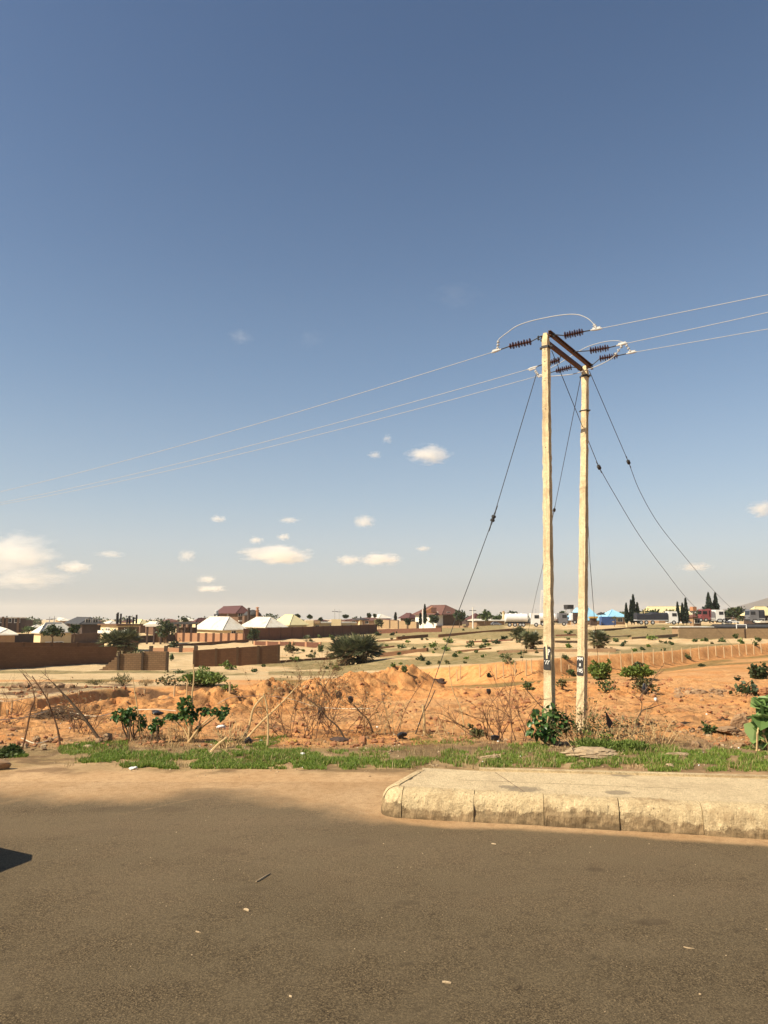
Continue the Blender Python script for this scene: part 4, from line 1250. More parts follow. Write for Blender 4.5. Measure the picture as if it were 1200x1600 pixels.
def shed(label, px0, px1, Y, py_top, slab, posts, mat='roof_grey', depth=6, back=True, zb=None):
    a, b = at(px0, py_top, Y), at(px1, py_top, Y)
    z0 = gz((a.x + b.x) / 2, Y) if zb is None else zb
    r = thing('open_shed', ((a.x + b.x) / 2, Y, z0), label, 'shed')
    MB().box(((a.x + b.x) / 2, Y + depth / 2, a.z - slab / 2), (b.x - a.x, depth, slab)).build('roof', M[mat], r)
    for i in range(posts):
        x = a.x + .4 + (b.x - a.x - .8) * i / (posts - 1)
        for yy in (.4, depth - .4):
            MB().box((x, Y + yy, (a.z - slab + z0 - .3) / 2), (.35, .35, a.z - slab - z0 + .3)).build('post', M['w_dark'], r)
    if back: MB().box(((a.x + b.x) / 2, Y + depth - .1, (z0 + a.z - slab) / 2 - .4), (b.x - a.x - .5, .2, (a.z - slab - z0) * .75)).build('back_wall', M['w_brown'], r)
    return r


shed('open concrete shed with a white edged flat roof left of the round tree', 227, 254, 165, 975.5, .5, 3, 'roof_white')
shed('dark flat canopy on posts between the round tree and the tan house', 266, 301, 200, 972.5, .5, 4)
house('bungalow', 'tan house with a small dark red roof left of the water tank', 306, 300, 328, 230, R(40), 972, 966, 'w_cream', 'roof_red', over=.3, wins=[(1, .3, 3.5, 1, 1), (1, .7, 3.5, 1, 1)])
house('bungalow', 'large pale hipped roof house behind the pink wall', 350, 306, 380, 205, R(38), 984, 964, 'w_cream', 'roof_white', over=.8, wins=[(1, .5, 1.4, 1.2, 1.0)])
house('bungalow', 'second pale hipped house, between the pink wall and the cream roofed house', 416, 377, 446, 218, R(38), 980, 964.5, 'w_cream', 'roof_white', over=.6, wins=[(1, .35, 1.6, 1.2, 1), (1, .7, 1.6, 1.2, 1)])
house('bungalow', 'cream yellow hipped house with the sharpest ridge, right of the second pale one', 453, 424, 479, 228, R(40), 976.5, 960.5, 'w_cream', 'roof_cream', over=.6, wins=[(1, .3, 2.2, 1.3, 1.1), (1, .7, 2.2, 1.3, 1.1)])
r, c, d1, d2, L1, L2, ze = house('house', 'large dark red roofed house behind the pale hipped houses', 372, 340, 386, 252, R(25), 958, 946.5, 'w_brown', 'roof_red', over=1.2,
                                 wins=[(1, .2, 6.5, 1.4, 1.6), (1, .5, 6.5, 1.4, 1.6), (1, .8, 6.5, 1.4, 1.6), (2, .5, 6.5, 1.4, 1.6)])
MB().box(c + d1 * (L1 / 2) + Vector((d1.y * .5, -d1.x * .5, ze - c.z - 2.6)), (L1, 1.2, .4), dx=d1).build('balcony', M['w_white'], r)
# mosque with a dark dome roof and two minarets
Ym = 238
a = at(392, 985, Ym); zb = gz(a.x, Ym)
mq = thing('mosque', (a.x, Ym, zb), 'mosque with a rounded dark roof and two brown minarets', 'mosque')
cx = at(392, 960, Ym).x; zt = zat(952, Ym); ze_ = zat(962, Ym); rr = hpix(Vector((0, Ym, 0)), 14)
MB().box((cx, Ym + rr, (ze_ + zb) / 2 - .3), (2 * rr, 2 * rr, ze_ - zb + .6), dx=(.95, .3, 0)).build('wall', M['w_brown'], mq)
MB().lathe((cx, Ym + rr, ze_ - .1), (0, 0, 1), [(0, rr * 1.04), ((zt - ze_) * .35, rr * .93), ((zt - ze_) * .7, rr * .68), ((zt - ze_) * .95, rr * .25), (zt - ze_, .05)], 20).build('dome', M['roof_grey'], mq, smooth=True)
for px, ptop, pal in ((389.5, 948, 'w_dark'), (403, 946.8, 'w_orange')):
    q = at(px, 960, Ym); s = hpix(q, 1); zt2 = zat(ptop, Ym)
    mb = MB(); mb.lathe((q.x, Ym - 1, zb - .4), (0, 0, 1), [(0, s * 2.3), (zt2 - zb - s * 6, s * 2.0), (zt2 - zb - s * 5.9, s * 2.9), (zt2 - zb - s * 4.6, s * 2.9), (zt2 - zb - s * 4.5, s * 1.7), (zt2 - zb - s * 1.4, s * 1.7), (zt2 - zb - s * 1.3, s * 2.7), (zt2 - zb - s * .3, s * 2.4), (zt2 - zb + s * .5, .1)], 10)
    mb.build('minaret', M[pal], mq)


def tank_tower(label, px, Y, py_t, py_b, wpx, legs_to=None, mat='tank_grey', cyl=True, zb=None):
    q = at(px, py_t, Y); s = hpix(q, wpx) / 2; zt = q.z; zl = zat(py_b, Y)
    z0 = gz(q.x, Y) if zb is None else zb
    r = thing('water_tower', (q.x, Y, z0), label, 'water tower')
    if cyl: MB().lathe((q.x, Y, zl), (0, 0, 1), [(0, s), ((zt - zl) * .8, s), ((zt - zl) * .95, s * .7), (zt - zl, s * .2)], 16).build('tank', M[mat], r)
    else: MB().box((q.x, Y, (zt + zl) / 2), (2 * s, 2 * s, zt - zl), dx=(1, .3, 0)).build('tank', M[mat], r)
    MB().box((q.x, Y, zl - .15), (2.2 * s, 2.2 * s, .25)).build('platform', M['darkmetal'], r)
    for sx in (-1, 1):
        for sy in (-1, 1):
            MB().tube([(q.x + sx * s * 1.1, Y + sy * s * 1.1, z0 - .3), (q.x + sx * s * .8, Y + sy * s * .8, zl - .2)], .12, 5).build('leg', M['tank_grey'] if not cyl else M['darkmetal'], r)
    br = MB(); zz = z0 + 1.5
    while zz + 2.5 < zl:
        for sx in (-1, 1):
            br.tube([(q.x - s * sx, Y - s, zz), (q.x + s * sx, Y - s, zz + 2.4)], .05, 4)
        zz += 2.5
    if br.v: br.build('bracing', M['darkmetal'], r)
    return r


tank_tower('pale round water tank on a stand left of the dark red roofed house', 338.5, 220, 953.5, 959.5, 6)
# -- middle
r, c, d1, d2, L1, L2, ze = house('row_building', 'long low cream building with stepped flat roofs behind the long reddish wall', 480, 470, 556, 250, R(18), 974, 972.3, 'w_cream', 'roof_white', hip=None, over=.3, cat='building', wins=[(1, t, 2.2, 1.2, 1) for t in (.2, .5, .85)])
for px0, px1, t, b, m in ((478, 490, 969.5, 981, 'w_cream'), (518, 533, 967.5, 979, 'w_cream'), (491, 500, 970, 974, 'w_tan')):
    a, e = at(px0, t, 247), at(px1, b, 247)
    MB().box(((a.x + e.x) / 2, 248, (a.z + e.z) / 2), (e.x - a.x, 3, a.z - e.z)).build('stair_block', M[m], r)
house('long_house', 'long brown roofed building far behind the stepped cream one', 540, 532, 622, 330, R(8), 969.5, 965, 'w_tan', 'roof_brown', over=.4, cat='building', wins=[(1, t, 3, 1.4, 1.2) for t in (.15, .4, .65, .9)])
house('bungalow', 'small house with bright white roof left of the small red roofed house', 592, 577, 610, 340, R(30), 966, 960, 'w_tan', 'roof_white')
house('bungalow', 'small house with dark red pyramid roof left of the big brown villa', 640, 626, 650, 300, R(35), 965.5, 958, 'w_brown', 'roof_red', over=.8, wins=[(1, .5, 2.0, 1.2, 1.2)], zb=-3.0)
r, c, d1, d2, L1, L2, ze = house('villa', 'big villa with brown hipped roof, white walls and an orange gabled dormer', 692, 649, 722, 255, R(30), 960, 945.3, 'w_white', 'roof_brown', over=1.0,
                                 wins=[(2, .2, 4.4, 1.4, 1.7), (2, .45, 4.4, 1.4, 1.7), (2, .7, 4.4, 1.4, 1.7), (1, .3, 4.4, 1.2, 1.7), (1, .7, 4.4, 1.2, 1.7), (1, .5, 1.3, 1.3, 1.6)], zb=-2.6)
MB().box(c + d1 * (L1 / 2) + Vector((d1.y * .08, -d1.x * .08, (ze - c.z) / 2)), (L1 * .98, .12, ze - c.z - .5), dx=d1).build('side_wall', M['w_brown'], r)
q = at(672, 958, 252); z_ = zat(949, 252)
dm = MB(); hw = 2.6
dm.add([(q.x - hw, 251, q.z), (q.x + hw, 251.5, q.z), (q.x + .8, 251.2, z_ + .3), (q.x - hw, 256, q.z), (q.x + hw, 256.5, q.z), (q.x + .8, 257, z_ + .3)], [(0, 1, 2), (3, 5, 4), (0, 2, 5, 3), (1, 4, 5, 2)])
dm.build('dormer', M['w_orange'], r)
MB().box((q.x + 1.2, 251, (q.z + z_) / 2 + .1), (1.8, .3, 1.6)).build('balcony', M['roof_brown'], r)
pxwall('perimeter_wall', 'dark wall along the front of the big villa', (662, 976), (790, 975), (8, 7), M['w_dark'])
pxwall('low_wall', 'low pale front kerb wall under the big villa', (668, 981), (745, 980), (3.2, 2.5), M['w_tan'])
house('bungalow', 'dark red roofed house between the two round trees right of the villa', 742, 728, 758, 270, R(30), 968, 958.5, 'w_dark', 'roof_red', zb=-2.5, wins=[(1, .5, 2.2, 1.2, 1.2)])
house('bungalow', 'low white roof peeping over the dark wall left of the white minaret', 745, 732, 788, 250, R(10), 969.5, 967.5, 'w_tan', 'roof_white', zb=-2.2, hip=False)
q = at(787, 968, 260); s = hpix(q, 1); zb = -2.0
mn = thing('minaret', (q.x, 260, zb), 'short white minaret with a small dome between dark trees', 'minaret')
zt = zat(954.5, 260)
MB().lathe((q.x, 260, zb), (0, 0, 1), [(0, s * 2.4), (zt - zb - s * 3, s * 2.1), (zt - zb - s * 2.9, s * 2.9), (zt - zb - s * 2.2, s * 2.9), (zt - zb - s * 2.1, s * 1.7)], 10).build('tower', M['w_cream'], mn)
MB().lathe((q.x, 260, zt - s * 2.1), (0, 0, 1), [(0, s * 1.8), (s * .9, s * 1.6), (s * 1.8, s * .8), (s * 2.2, .1)], 10).build('dome', M['w_tan'], mn, smooth=True)
house('warehouse', 'long grey green roof behind the white tanker', 815, 797, 866, 240, R(8), 967.5, 961.5, 'w_tan', 'roof_green', over=.4, cat='building', zb=-1.5, wins=[(1, t, 1.5, 1.4, 1) for t in (.2, .5, .8)])
# -- right: blue roofed market halls
YB = 235
for px_c, l_, r_, ep, rp, lab in ((915, 885, 938, 969, 949.5, 'blue roofed hall partly hidden by the right pole'), (952, 938, 977, 963.5, 952.5, 'broad blue roofed hall left of the cypress trees')):
    house('market_hall', lab, px_c, l_, r_, YB, R(12), ep, rp, 'w_tan', 'roof_blue', over=.6, cat='hall', zb=-1.4, wins=[(1, .3, 1.6, 1.5, 1.2), (1, .7, 1.6, 1.5, 1.2)])
house('warehouse', 'pale cream long roof behind the trees right of the first cypresses', 1030, 1000, 1082, 300, R(8), 960, 947.5, 'w_tan', 'roof_cream', over=.4, cat='building', zb=-1.2, hip=False)
house('warehouse', 'cream yellow roofed hall with dark open front at the right edge', 1180, 1163, 1216, 190, R(12), 961, 947.5, 'w_dark', 'roof_cream', over=.6, cat='hall', zb=-1.2, wins=[(1, .3, 1.5, 1.6, 1.4), (1, .7, 1.5, 1.6, 1.4)])
house('kiosk', 'small tan roofed kiosk left of the red truck', 1084, 1078, 1096, 205, R(15), 964, 959.5, 'w_tan', 'roof_brown', over=.4, cat='kiosk', zb=-1.2, wins=[(1, .5, 1.4, 1.5, 1.2)])
house('kiosk', 'white kiosk with dark opening left of the broad tree at the right', 1132, 1128, 1144, 200, R(12), 963, 958, 'w_white', 'roof_grey', over=.4, cat='kiosk', zb=-1.2, wins=[(1, .5, 1.5, 1.8, 1.3)])
house('long_shed', 'long low grey roofed shed lying behind the greyish wall at the right', 1122, 1112, 1230, 120, R(3), 979, 976.5, 'w_dark', 'roof_grey', over=.3, cat='shed', zb=-1.3, hip=False)
house('long_shed', 'low shed with pale fascia behind the left end of the greyish wall', 1063, 1050, 1112, 118, R(3), 980.3, 979, 'w_tan', 'roof_white', over=.3, cat='shed', zb=-1.3, hip=None)
house('long_shed', 'low shed with white roof edge at the right edge under the yellow hall', 1190, 1185, 1236, 135, R(4), 973, 970, 'w_dark', 'roof_white', over=.3, cat='shed', zb=-1.3, hip=None)
tank_tower('dark square water tank on pale lattice legs between the two poles', 888.5, 225, 945, 950.5, 11, mat='darkmetal', cyl=False, zb=-1.4)
tank_tower('brown square water tank over the trees right of the second cypress group', 1083, 260, 948, 954.5, 7, mat='w_orange', cyl=False, zb=-1.2)
q = at(939, 958, 232)
um = thing('market_parasol', (q.x, 232, -1.4), 'dark parasol shaped roof between the two blue halls', 'parasol')
MB().lathe((q.x, 232, q.z - .5), (0, 0, 1), [(0, 1.4), (.15, 1.45), (.5, .9), (.8, .1)], 12).build('canopy', M['darkmetal'], um)
MB().tube([(q.x, 232, -1.6), (q.x, 232, q.z)], .08, 6).build('pole', M['darkmetal'], um)
# blue site fence panel and containers
q0, q1 = at(940, 973, 215), at(962, 973, 215)
bc = thing('shipping_container', ((q0.x + q1.x) / 2, 215, -1.3), 'blue container in front of the blue roofed halls', 'container')
mb = MB(); mb.box(((q0.x + q1.x) / 2, 216, .05), (q1.x - q0.x, 2.4, 2.5)); mb.build('body', M['v_blue'], bc)
mb = MB()
for i in range(14): mb.box((q0.x + (q1.x - q0.x) * (i + .5) / 14, 214.78, .05), (.08, .06, 2.3))
mb.build('ribs', M['v_blue'], bc)
q = at(927, 964, 214); yk = thing('kiosk', (q.x, 214, -1.3), 'small stall with a yellow canopy just right of the right pole', 'kiosk')
MB().box((q.x, 214, 1.1), (2.2, 1.6, .5)).build('canopy', M['yellowlitter'], yk)
MB().box((q.x, 214.3, -.2), (1.8, 1.2, 2.1)).build('counter', M['w_dark'], yk)
# white rectangular frame above the right wall
p = at(1151, 982, 116); q = at(1166, 976, 116)
gf = thing('goal_frame', (p.x, 116, gz(p.x, 116)), 'white rectangular metal frame standing up behind the greyish wall', 'frame')
mb = MB(); z0, z1 = at(1151, 983, 116).z, q.z
for a, b in (((p.x, z0), (q.x, z0)), ((p.x, z1), (q.x, z1)), ((p.x, z0), (p.x, z1)), ((q.x, z0), (q.x, z1))):
    mb.tube([(a[0], 116, a[1]), (b[0], 116, b[1])], .07, 6)
mb.build('frame', M['v_white'], gf)
for x in (p.x + .05, q.x - .05): MB().tube([(x, 116, gz(p.x, 116) - .2), (x, 116, z0)], .05, 6).build('leg', M['v_white'], gf)
# small houses lost in the distance
FAR = [(95, 970, 966.5, 'roof_white', 'far pale roof between the two left trees on the skyline'), (143, 971, 968, 'roof_brown', 'far brown roof right of the dark gabled house'), (200, 971.5, 969, 'roof_red', 'far red roof behind the steel rods'),
       (262, 971, 967.5, 'roof_brown', 'far brown roof behind the round tree by the pink wall'), (293, 970, 967, 'roof_white', 'far white roof left of the small dark red roof'), (325, 970, 966, 'roof_brown', 'far brown roof left of the round water tank'),
       (447, 968, 965, 'roof_brown', 'far brown roof behind the cream hipped house'), (497, 970, 968, 'roof_red', 'far red roof over the stepped cream building'), (562, 968, 966, 'roof_grey', 'far grey roof over the long brown building'),
       (612, 970, 967.5, 'roof_white', 'far pale roof left of the little skyline cypress'), (768, 969.5, 967, 'roof_brown', 'far brown roof left of the white minaret'), (860, 968, 965.5, 'roof_white', 'far pale roof behind the left pole'), (875, 969, 966, 'roof_brown', 'far brown roof between the two poles'),
       (1000, 968, 965, 'roof_red', 'far red roof behind the first cypresses'), (1140, 966, 963, 'roof_brown', 'far brown roof left of the broad right tree')]
for i, (px, ep, rp, rf, lab) in enumerate(FAR):
    house('bungalow', lab, px, px - 9 - i % 3, px + 12 + i % 4, 330 + 12 * (i % 4), R(25 + 9 * (i % 3)), ep, rp, ('w_tan', 'w_brown', 'w_cream')[i % 3], rf, over=.6, wins=[(1, .5, 2.0, 1.4, 1.2)])
# distant hill
ridge = [(1060, 958), (1110, 957), (1130, 953), (1150, 950), (1165, 945), (1180, 940), (1200, 934), (1230, 926), (1270, 921), (1320, 926), (1400, 938), (1500, 956), (1520, 960)]
D = 2600; vs = []; fs = []
for i, (px, py) in enumerate(ridge):
    a = at(px, py, D); vs += [(a.x * .97, D * .93, -4), (a.x, D, a.z), (a.x, D + 400, -4)]
for i in range(len(ridge) - 1):
    k = i * 3; fs += [(k, k + 3, k + 4, k + 1), (k + 1, k + 4, k + 5, k + 2)]
tag(MB().add(vs, fs).build('hill', M['hill'], smooth=True), kind='structure')


# ------------------------------------------------------------------ far poles and the telecom mast
def far_pole(label, px, top, bot, Y, arm=True, lamp=False, zb=None, r=.14, mat='tank_grey'):
    q = at(px, top, Y); z0 = zb if zb is not None else gz(q.x, Y)
    if bot: z0 = min(z0, zat(bot, Y))
    t = thing('power_pole', (q.x, Y, z0), label, 'pole', 'poles standing far off')
    MB().tube([(q.x, Y, z0 - .3), (q.x, Y, q.z)], [r, r * .8], 6).build('post', M[mat], t)
    if arm: MB().box((q.x, Y, q.z - .9), (2.0, .18, .18)).build('crossarm', M['darkmetal'], t)
    return t


far_pole('left of a pair of poles over the pale hipped house at the left', 77.5, 963.5, 0, 240, r=.2)
far_pole('right of a pair of poles over the pale hipped house at the left', 85, 962.8, 0, 240, r=.2)
far_pole('left of a pair of thin poles over the long cream building', 523, 951.5, 0, 270, r=.16)
far_pole('right of a pair of thin poles over the long cream building', 530, 952.5, 0, 300, r=.12)
far_pole('pale street pole between the two round trees right of the villa', 738.5, 949, 978, 215, r=.2, mat='w_white')
far_pole('thin pale pole in front of the white walls of the villa', 660.5, 952, 978, 230, arm=False, r=.2, mat='w_white')
far_pole('leaning pale post left of the tarpaulin covered truck', 1007, 954, 975, 175, arm=False, r=.12, mat='stake')
far_pole('pale gatepost just left of the first cypress', 978, 950, 975, 190, arm=False, r=.22, mat='w_cream')
far_pole('thin mast behind the white tanker cab', 837, 951, 0, 260, arm=False, r=.08)
q = at(847, 922, 900); tm = thing('radio_mast', (q.x, 900, -1), 'tall hazy red and white lattice mast behind the left pole', 'mast')
mb = MB(); zt = q.z; w0, w1 = 3.2, .9
for sx, sy in ((-1, -1), (1, -1), (1, 1), (-1, 1)):
    mb.tube([(q.x + sx * w0, 900 + sy * w0, -1), (q.x + sx * w1, 900 + sy * w1, zt)], .2, 4)
for k in range(12):
    t0, t1 = k / 12, (k + 1) / 12; a = w0 + (w1 - w0) * t0; b = w0 + (w1 - w0) * t1; z0, z1 = -1 + (zt + 1) * t0, -1 + (zt + 1) * t1
    for s_ in (-1, 1): mb.tube([(q.x - a * s_, 900 - a, z0), (q.x + b * s_, 900 - b, z1)], .12, 4)
mb.build('lattice', M['w_white'], tm)


# ------------------------------------------------------------------ lorries on the far road
def wheel(root, x, Y, z, r, side):
    t = MB(); t.lathe((x, Y - .18, z), (0, 1, 0), [(0, r * .75), (.04, r), (.28, r), (.32, r * .75)], 16); w = t.build('wheel', M['tyre'], root)
    MB().lathe((x, Y - .20, z), (0, 1, 0), [(0, r * .3), (.02, r * .55), (.05, r * .55)], 10).build('rim', M['tank_grey'], w)


def cab(root, x, Y, z0, dirx, mat, h=2.7, L=2.2, wd=2.3):
    """lorry cab: front towards dirx"""
    f = dirx; pr = [(-L / 2, 0), (L / 2, 0), (L / 2, h * .45), (L / 2 - .18, h * .95), (L / 2 - .4, h), (-L / 2, h)]
    vs = []; n = len(pr)
    for yy in (Y, Y + wd):
        vs += [(x + f * a, yy, z0 + b) for a, b in pr]
    fs = [tuple(range(n)), tuple(range(2 * n - 1, n - 1, -1))] + [(i, i + n, (i + 1) % n + n, (i + 1) % n) for i in range(n)]
    o = MB().add(vs, fs).build('cab', M[mat], root)
    MB().box((x + f * (L * .12), Y - .02, z0 + h * .68), (L * .5, .03, h * .3)).build('side_window', M['glass'], o)
    MB().box((x + f * (L / 2 - .06), Y + wd / 2, z0 + h * .7), (.06, wd * .86, h * .34), dx=(1, 0, .2 * f)).build('windscreen', M['glass'], o)
    MB().box((x + f * (L / 2 + .05), Y + wd / 2, z0 + .2), (.14, wd, .35)).build('bumper', M['darkmetal'], o)
    for s in (.25, wd - .25): MB().box((x + f * (L / 2 + .03), Y + s, z0 + h * .28), (.06, .3, .2)).build('headlight', M['glass'], o)


def tanker(label, px0, px1, py_b, Y, cabdir=1, tankm='v_white', cabm='v_white', z0=None):
    a, b = at(px0, py_b, Y), at(px1, py_b, Y); zg = a.z if z0 is None else z0
    t = thing('tanker_truck', ((a.x + b.x) / 2, Y, zg), label, 'tanker truck')
    L = b.x - a.x; cl = 2.4
    x0, x1 = (a.x, b.x - cl - .5) if cabdir > 0 else (a.x + cl + .5, b.x)
    r = 1.05; zc = zg + 1.1 + r
    MB().lathe((x0, Y + 1.2, zc), (1, 0, 0), [(0, r * .55), (.12, r * .9), (.3, r), (x1 - x0 - .3, r), (x1 - x0 - .12, r * .9), (x1 - x0, r * .55)], 20).build('tank', M[tankm], t, smooth=False)
    mb = MB(); mb.box(((a.x + b.x) / 2, Y + 1.2, zg + 1.0), (L - .4, 1.0, .28)); mb.build('chassis', M['darkmetal'], t)
    h = MB()
    for k in (.25, .5, .75): h.lathe((x0 + (x1 - x0) * k, Y + 1.2, zc + r * .95), (0, 0, 1), [(0, .32), (.18, .32), (.2, .1)], 10)
    h.build('hatch', M[tankm], t)
    cab(t, (b.x - cl / 2 if cabdir > 0 else a.x + cl / 2), Y, zg + .6, cabdir, cabm)
    ws = [x0 + 1.0, x0 + 2.3, x0 + 3.6] if cabdir > 0 else [x1 - 1.0, x1 - 2.3, x1 - 3.6]
    ws += [b.x - 1.1, b.x - 4.2] if cabdir > 0 else [a.x + 1.1, a.x + 4.2]
    for w in ws: wheel(t, w, Y + .1, zg + .5, .5, 0)
    return t


YT = 182
tanker('long white tanker truck parked on the far road left of the poles', 790, 845, 979.5, YT, 1)
tanker('tanker truck behind the left pole, nose hidden, cream tank end', 842, 888, 978, YT + 12, 1, 'v_white', 'v_grey')


def cargo(label, px0, px1, py_b, Y, cabdir, body, cabm, hgt=2.6, lumpy=False, top=None):
    a, b = at(px0, py_b, Y), at(px1, py_b, Y); zg = a.z
    t = thing('cargo_truck', ((a.x + b.x) / 2, Y, zg), label, 'truck')
    cl = 2.1; L = b.x - a.x
    x0, x1 = (a.x, b.x - cl - .2) if cabdir > 0 else (a.x + cl + .2, b.x)
    n = max(6, int((x1 - x0) / .5)); vs = []; fs = []
    sec = [(0, 0), (0, .8), (.25, 1), (2.15, 1), (2.4, .8), (2.4, 0)]
    for i in range(n + 1):
        k = i / n; x = x0 + (x1 - x0) * k
        hh = hgt * (1 + ((float(vnoise(i * .7, 3, int(px0))) - .5) * .25 - .12 * (1 - k)) * lumpy)
        for yy, zz in sec: vs.append((x, Y + yy, zg + 1.15 + zz * hh))
    m = len(sec)
    for i in range(n):
        for j in range(m): fs.append((i * m + j, i * m + (j + 1) % m, (i + 1) * m + (j + 1) % m, (i + 1) * m + j))
    fs += [tuple(range(m - 1, -1, -1)), tuple(range(n * m, n * m + m))]
    MB().add(vs, fs).build('cargo_cover' if lumpy else 'cargo_box', M[body], t)
    MB().box(((x0 + x1) / 2, Y + 1.2, zg + 1.02), (x1 - x0 + .1, 2.3, .22)).build('chassis', M['tank_grey'], t)
    cab(t, (b.x - cl / 2 if cabdir > 0 else a.x + cl / 2), Y, zg + .55, cabdir, cabm, 2.5, cl)
    ws = [x0 + .9, x0 + 2.1, b.x - 1.0] if cabdir > 0 else [x1 - .9, x1 - 2.1, a.x + 1.0]
    if L > 9: ws += [(x0 + x1) / 2]
    for w in ws: wheel(t, w, Y + .1, zg + .48, .48, 0)
    return t


cargo('long lorry under a lumpy dark tarpaulin right of the first cypresses', 996, 1060, 976, 172, 1, 'tarp', 'v_white', 1.6, True)
cargo('red bodied truck, left of two trucks by the tall ragged tree', 1097, 1109, 972, 180, -1, 'v_red', 'v_red', 2.0)
cargo('dark blue truck right beside the red one', 1107, 1119, 972, 184, 1, 'v_blue', 'w_dark', 2.0)
cargo('small white truck between the blue truck and the broad tree', 1118, 1133, 973, 178, 1, 'v_grey', 'v_white', 1.5)
cargo('dark truck parked under the yellow roofed hall at the right', 1172, 1196, 974, 165, -1, 'tarp', 'v_grey', 1.8)
cargo('white box truck between the two poles', 893, 909, 975, 200, 1, 'v_white', 'w_dark', 1.7)


def car(label, px0, px1, py_b, Y, mat, dirx=1):
    a, b = at(px0, py_b, Y), at(px1, py_b, Y); zg = a.z; L = b.x - a.x; s = L / 4.4
    t = thing('parked_car', ((a.x + b.x) / 2, Y, zg), label, 'car', 'cars parked on the far road')
    car_body(t, (a.x + b.x) / 2, Y, zg, L, mat, dirx)
    return t


def car_body(t, cx, Y, zg, L, mat, f=1, wd=1.7, yaw=None, M3=None):
    s = L / 4.4
    low = [(-2.2, .3), (-2.15, .75), (-1.9, .95), (-1.35, 1.0), (1.0, .98), (1.9, .86), (2.15, .7), (2.2, .3)]
    top = [(-1.75, .98), (-1.25, 1.42), (-.9, 1.5), (.25, 1.48), (1.15, .97)]

    def ext(pr, y0, y1, inset=0):
        n = len(pr); vs = [(cx + f * a * s, Y + y0 + (inset if b > 1.2 else 0), zg + b * s) for a, b in pr] + [(cx + f * a * s, Y + y1 - (inset if b > 1.2 else 0), zg + b * s) for a, b in pr]
        return vs, [tuple(range(n)), tuple(range(2 * n - 1, n - 1, -1))] + [(i, i + n, (i + 1) % n + n, (i + 1) % n) for i in range(n)]
    mb = MB(); mb.add(*ext(low, 0, wd)); mb.add(*ext(top, .12, wd - .12, .12)); o = mb.build('body', M[mat], t)
    g = [(-1.5, 1.05), (-1.15, 1.36), (-.05, 1.38), (-.05, 1.05)]; g2 = [(.05, 1.05), (.05, 1.38), (.2, 1.38), (.85, 1.05)]
    for pr in (g, g2):
        mb = MB(); mb.add(*ext(pr, .10, wd - .10, .085)); mb.build('side_window', M['glass'], t)
    for x in (-1.35, 1.35):
        for yy in (.12, wd - .02): wheel(t, cx + f * x * s, Y + yy, zg + .32 * s, .32 * s, 0)


car('white pickup sized car behind the tarpaulin lorry', 1044, 1064, 974.5, 190, 'v_white')
car('small white car on the far road left of the red truck', 1068, 1082, 974.5, 186, 'v_white', -1)
car('pale car on the far road between the broad tree and the yellow hall', 1140, 1156, 974, 180, 'v_white')
car('silver car on the far road just left of the left pole', 768, 784, 977, 200, 'v_grey')

# vehicle parked on this road just outside the left edge: only its shadow reaches into the photo
oc = thing('parked_car', (-3.75, 6.22, 0.004), 'grey car standing beyond the left edge, throwing a pointed shadow on the asphalt', 'car')
car_body(oc, -5.9, 4.5, .004, 4.3, 'v_grey', 1, 1.72)
oc.location = (-3.93, 6.95, .004); oc.rotation_euler = (0, 0, R(-21))
# ------------------------------------------------------------------ leaf and twig builders
def leaves(C, size, rng, up=0.3, aspect=.55, outward=None, droop=0.0, jit=.35):
    """a rhombic folded leaf at each centre; returns vertices, quads"""
    n = len(C)
    d = rng.normal(size=(n, 3)); d[:, 2] = d[:, 2] * .7 + up
    if outward is not None: d += outward * 1.2
    d[:, 2] -= droop
    d /= np.linalg.norm(d, axis=1, keepdims=True) + 1e-9
    r = rng.normal(size=(n, 3)); s = np.cross(d, r); s /= np.linalg.norm(s, axis=1, keepdims=True) + 1e-9
    nn = np.cross(d, s)
    L = size * (1 + (rng.random((n, 1)) - .5) * 2 * jit); Wd = L * aspect * .5
    b = C - d * L * .5
    V = np.stack([b, C + s * Wd + nn * L * .08, C + d * L * .5, C - s * Wd + nn * L * .08], 1).reshape(-1, 3)
    F = np.arange(4 * n).reshape(n, 4)
    return V, F


def lobes_points(lobes, n, rng, shell=.55):
    """points spread through ellipsoid lobes [(c, (rx,ry,rz))], denser towards the surface, with gaps"""
    vol = np.array([l[1][0] * l[1][1] * l[1][2] for l in lobes]) ** (2 / 3); vol = vol / vol.sum()
    k = rng.choice(len(lobes), n, p=vol)
    d = rng.normal(size=(n, 3)); d /= np.linalg.norm(d, axis=1, keepdims=True)
    r = shell + (1 - shell) * rng.random((n, 1)) ** .7
    r *= .78 + .4 * fbm(d[:, 0] * 2.5 + k * 7.7, d[:, 1] * 2.5 + d[:, 2] * 2.2, 5, 3)[:, None]
    C = np.array([l[0] for l in lobes])[k]; S = np.array([l[1] for l in lobes])[k]
    return C + d * r * S, d


def twig(mb, p, d, L, r, depth, rnd, spread=.6, grav=0.0, kids=3, seg=4, n=4):
    pts = [Vector(p)]; d = Vector(d).normalized(); rad = [r]
    for i in range(seg):
        d = (d + Vector((rnd.gauss(0, .16), rnd.gauss(0, .16), rnd.gauss(0, .12) - grav))).normalized()
        pts.append(pts[-1] + d * (L / seg)); rad.append(r * (1 - .6 * (i + 1) / seg))
    mb.tube(pts, rad, n, cap=False)
    tips = [pts[-1]]
    if depth > 0:
        for k in range(kids):
            i = rnd.randint(1, seg); t = pts[i]
            dd = (pts[i] - pts[i - 1]).normalized() + Vector((rnd.gauss(0, spread), rnd.gauss(0, spread), rnd.gauss(0, spread * .6) + .15))
            tips += twig(mb, t, dd, L * rnd.uniform(.45, .75), r * .6, depth - 1, rnd, spread, grav, kids, max(2, seg - 1), n)
    return tips


SEED = [100]


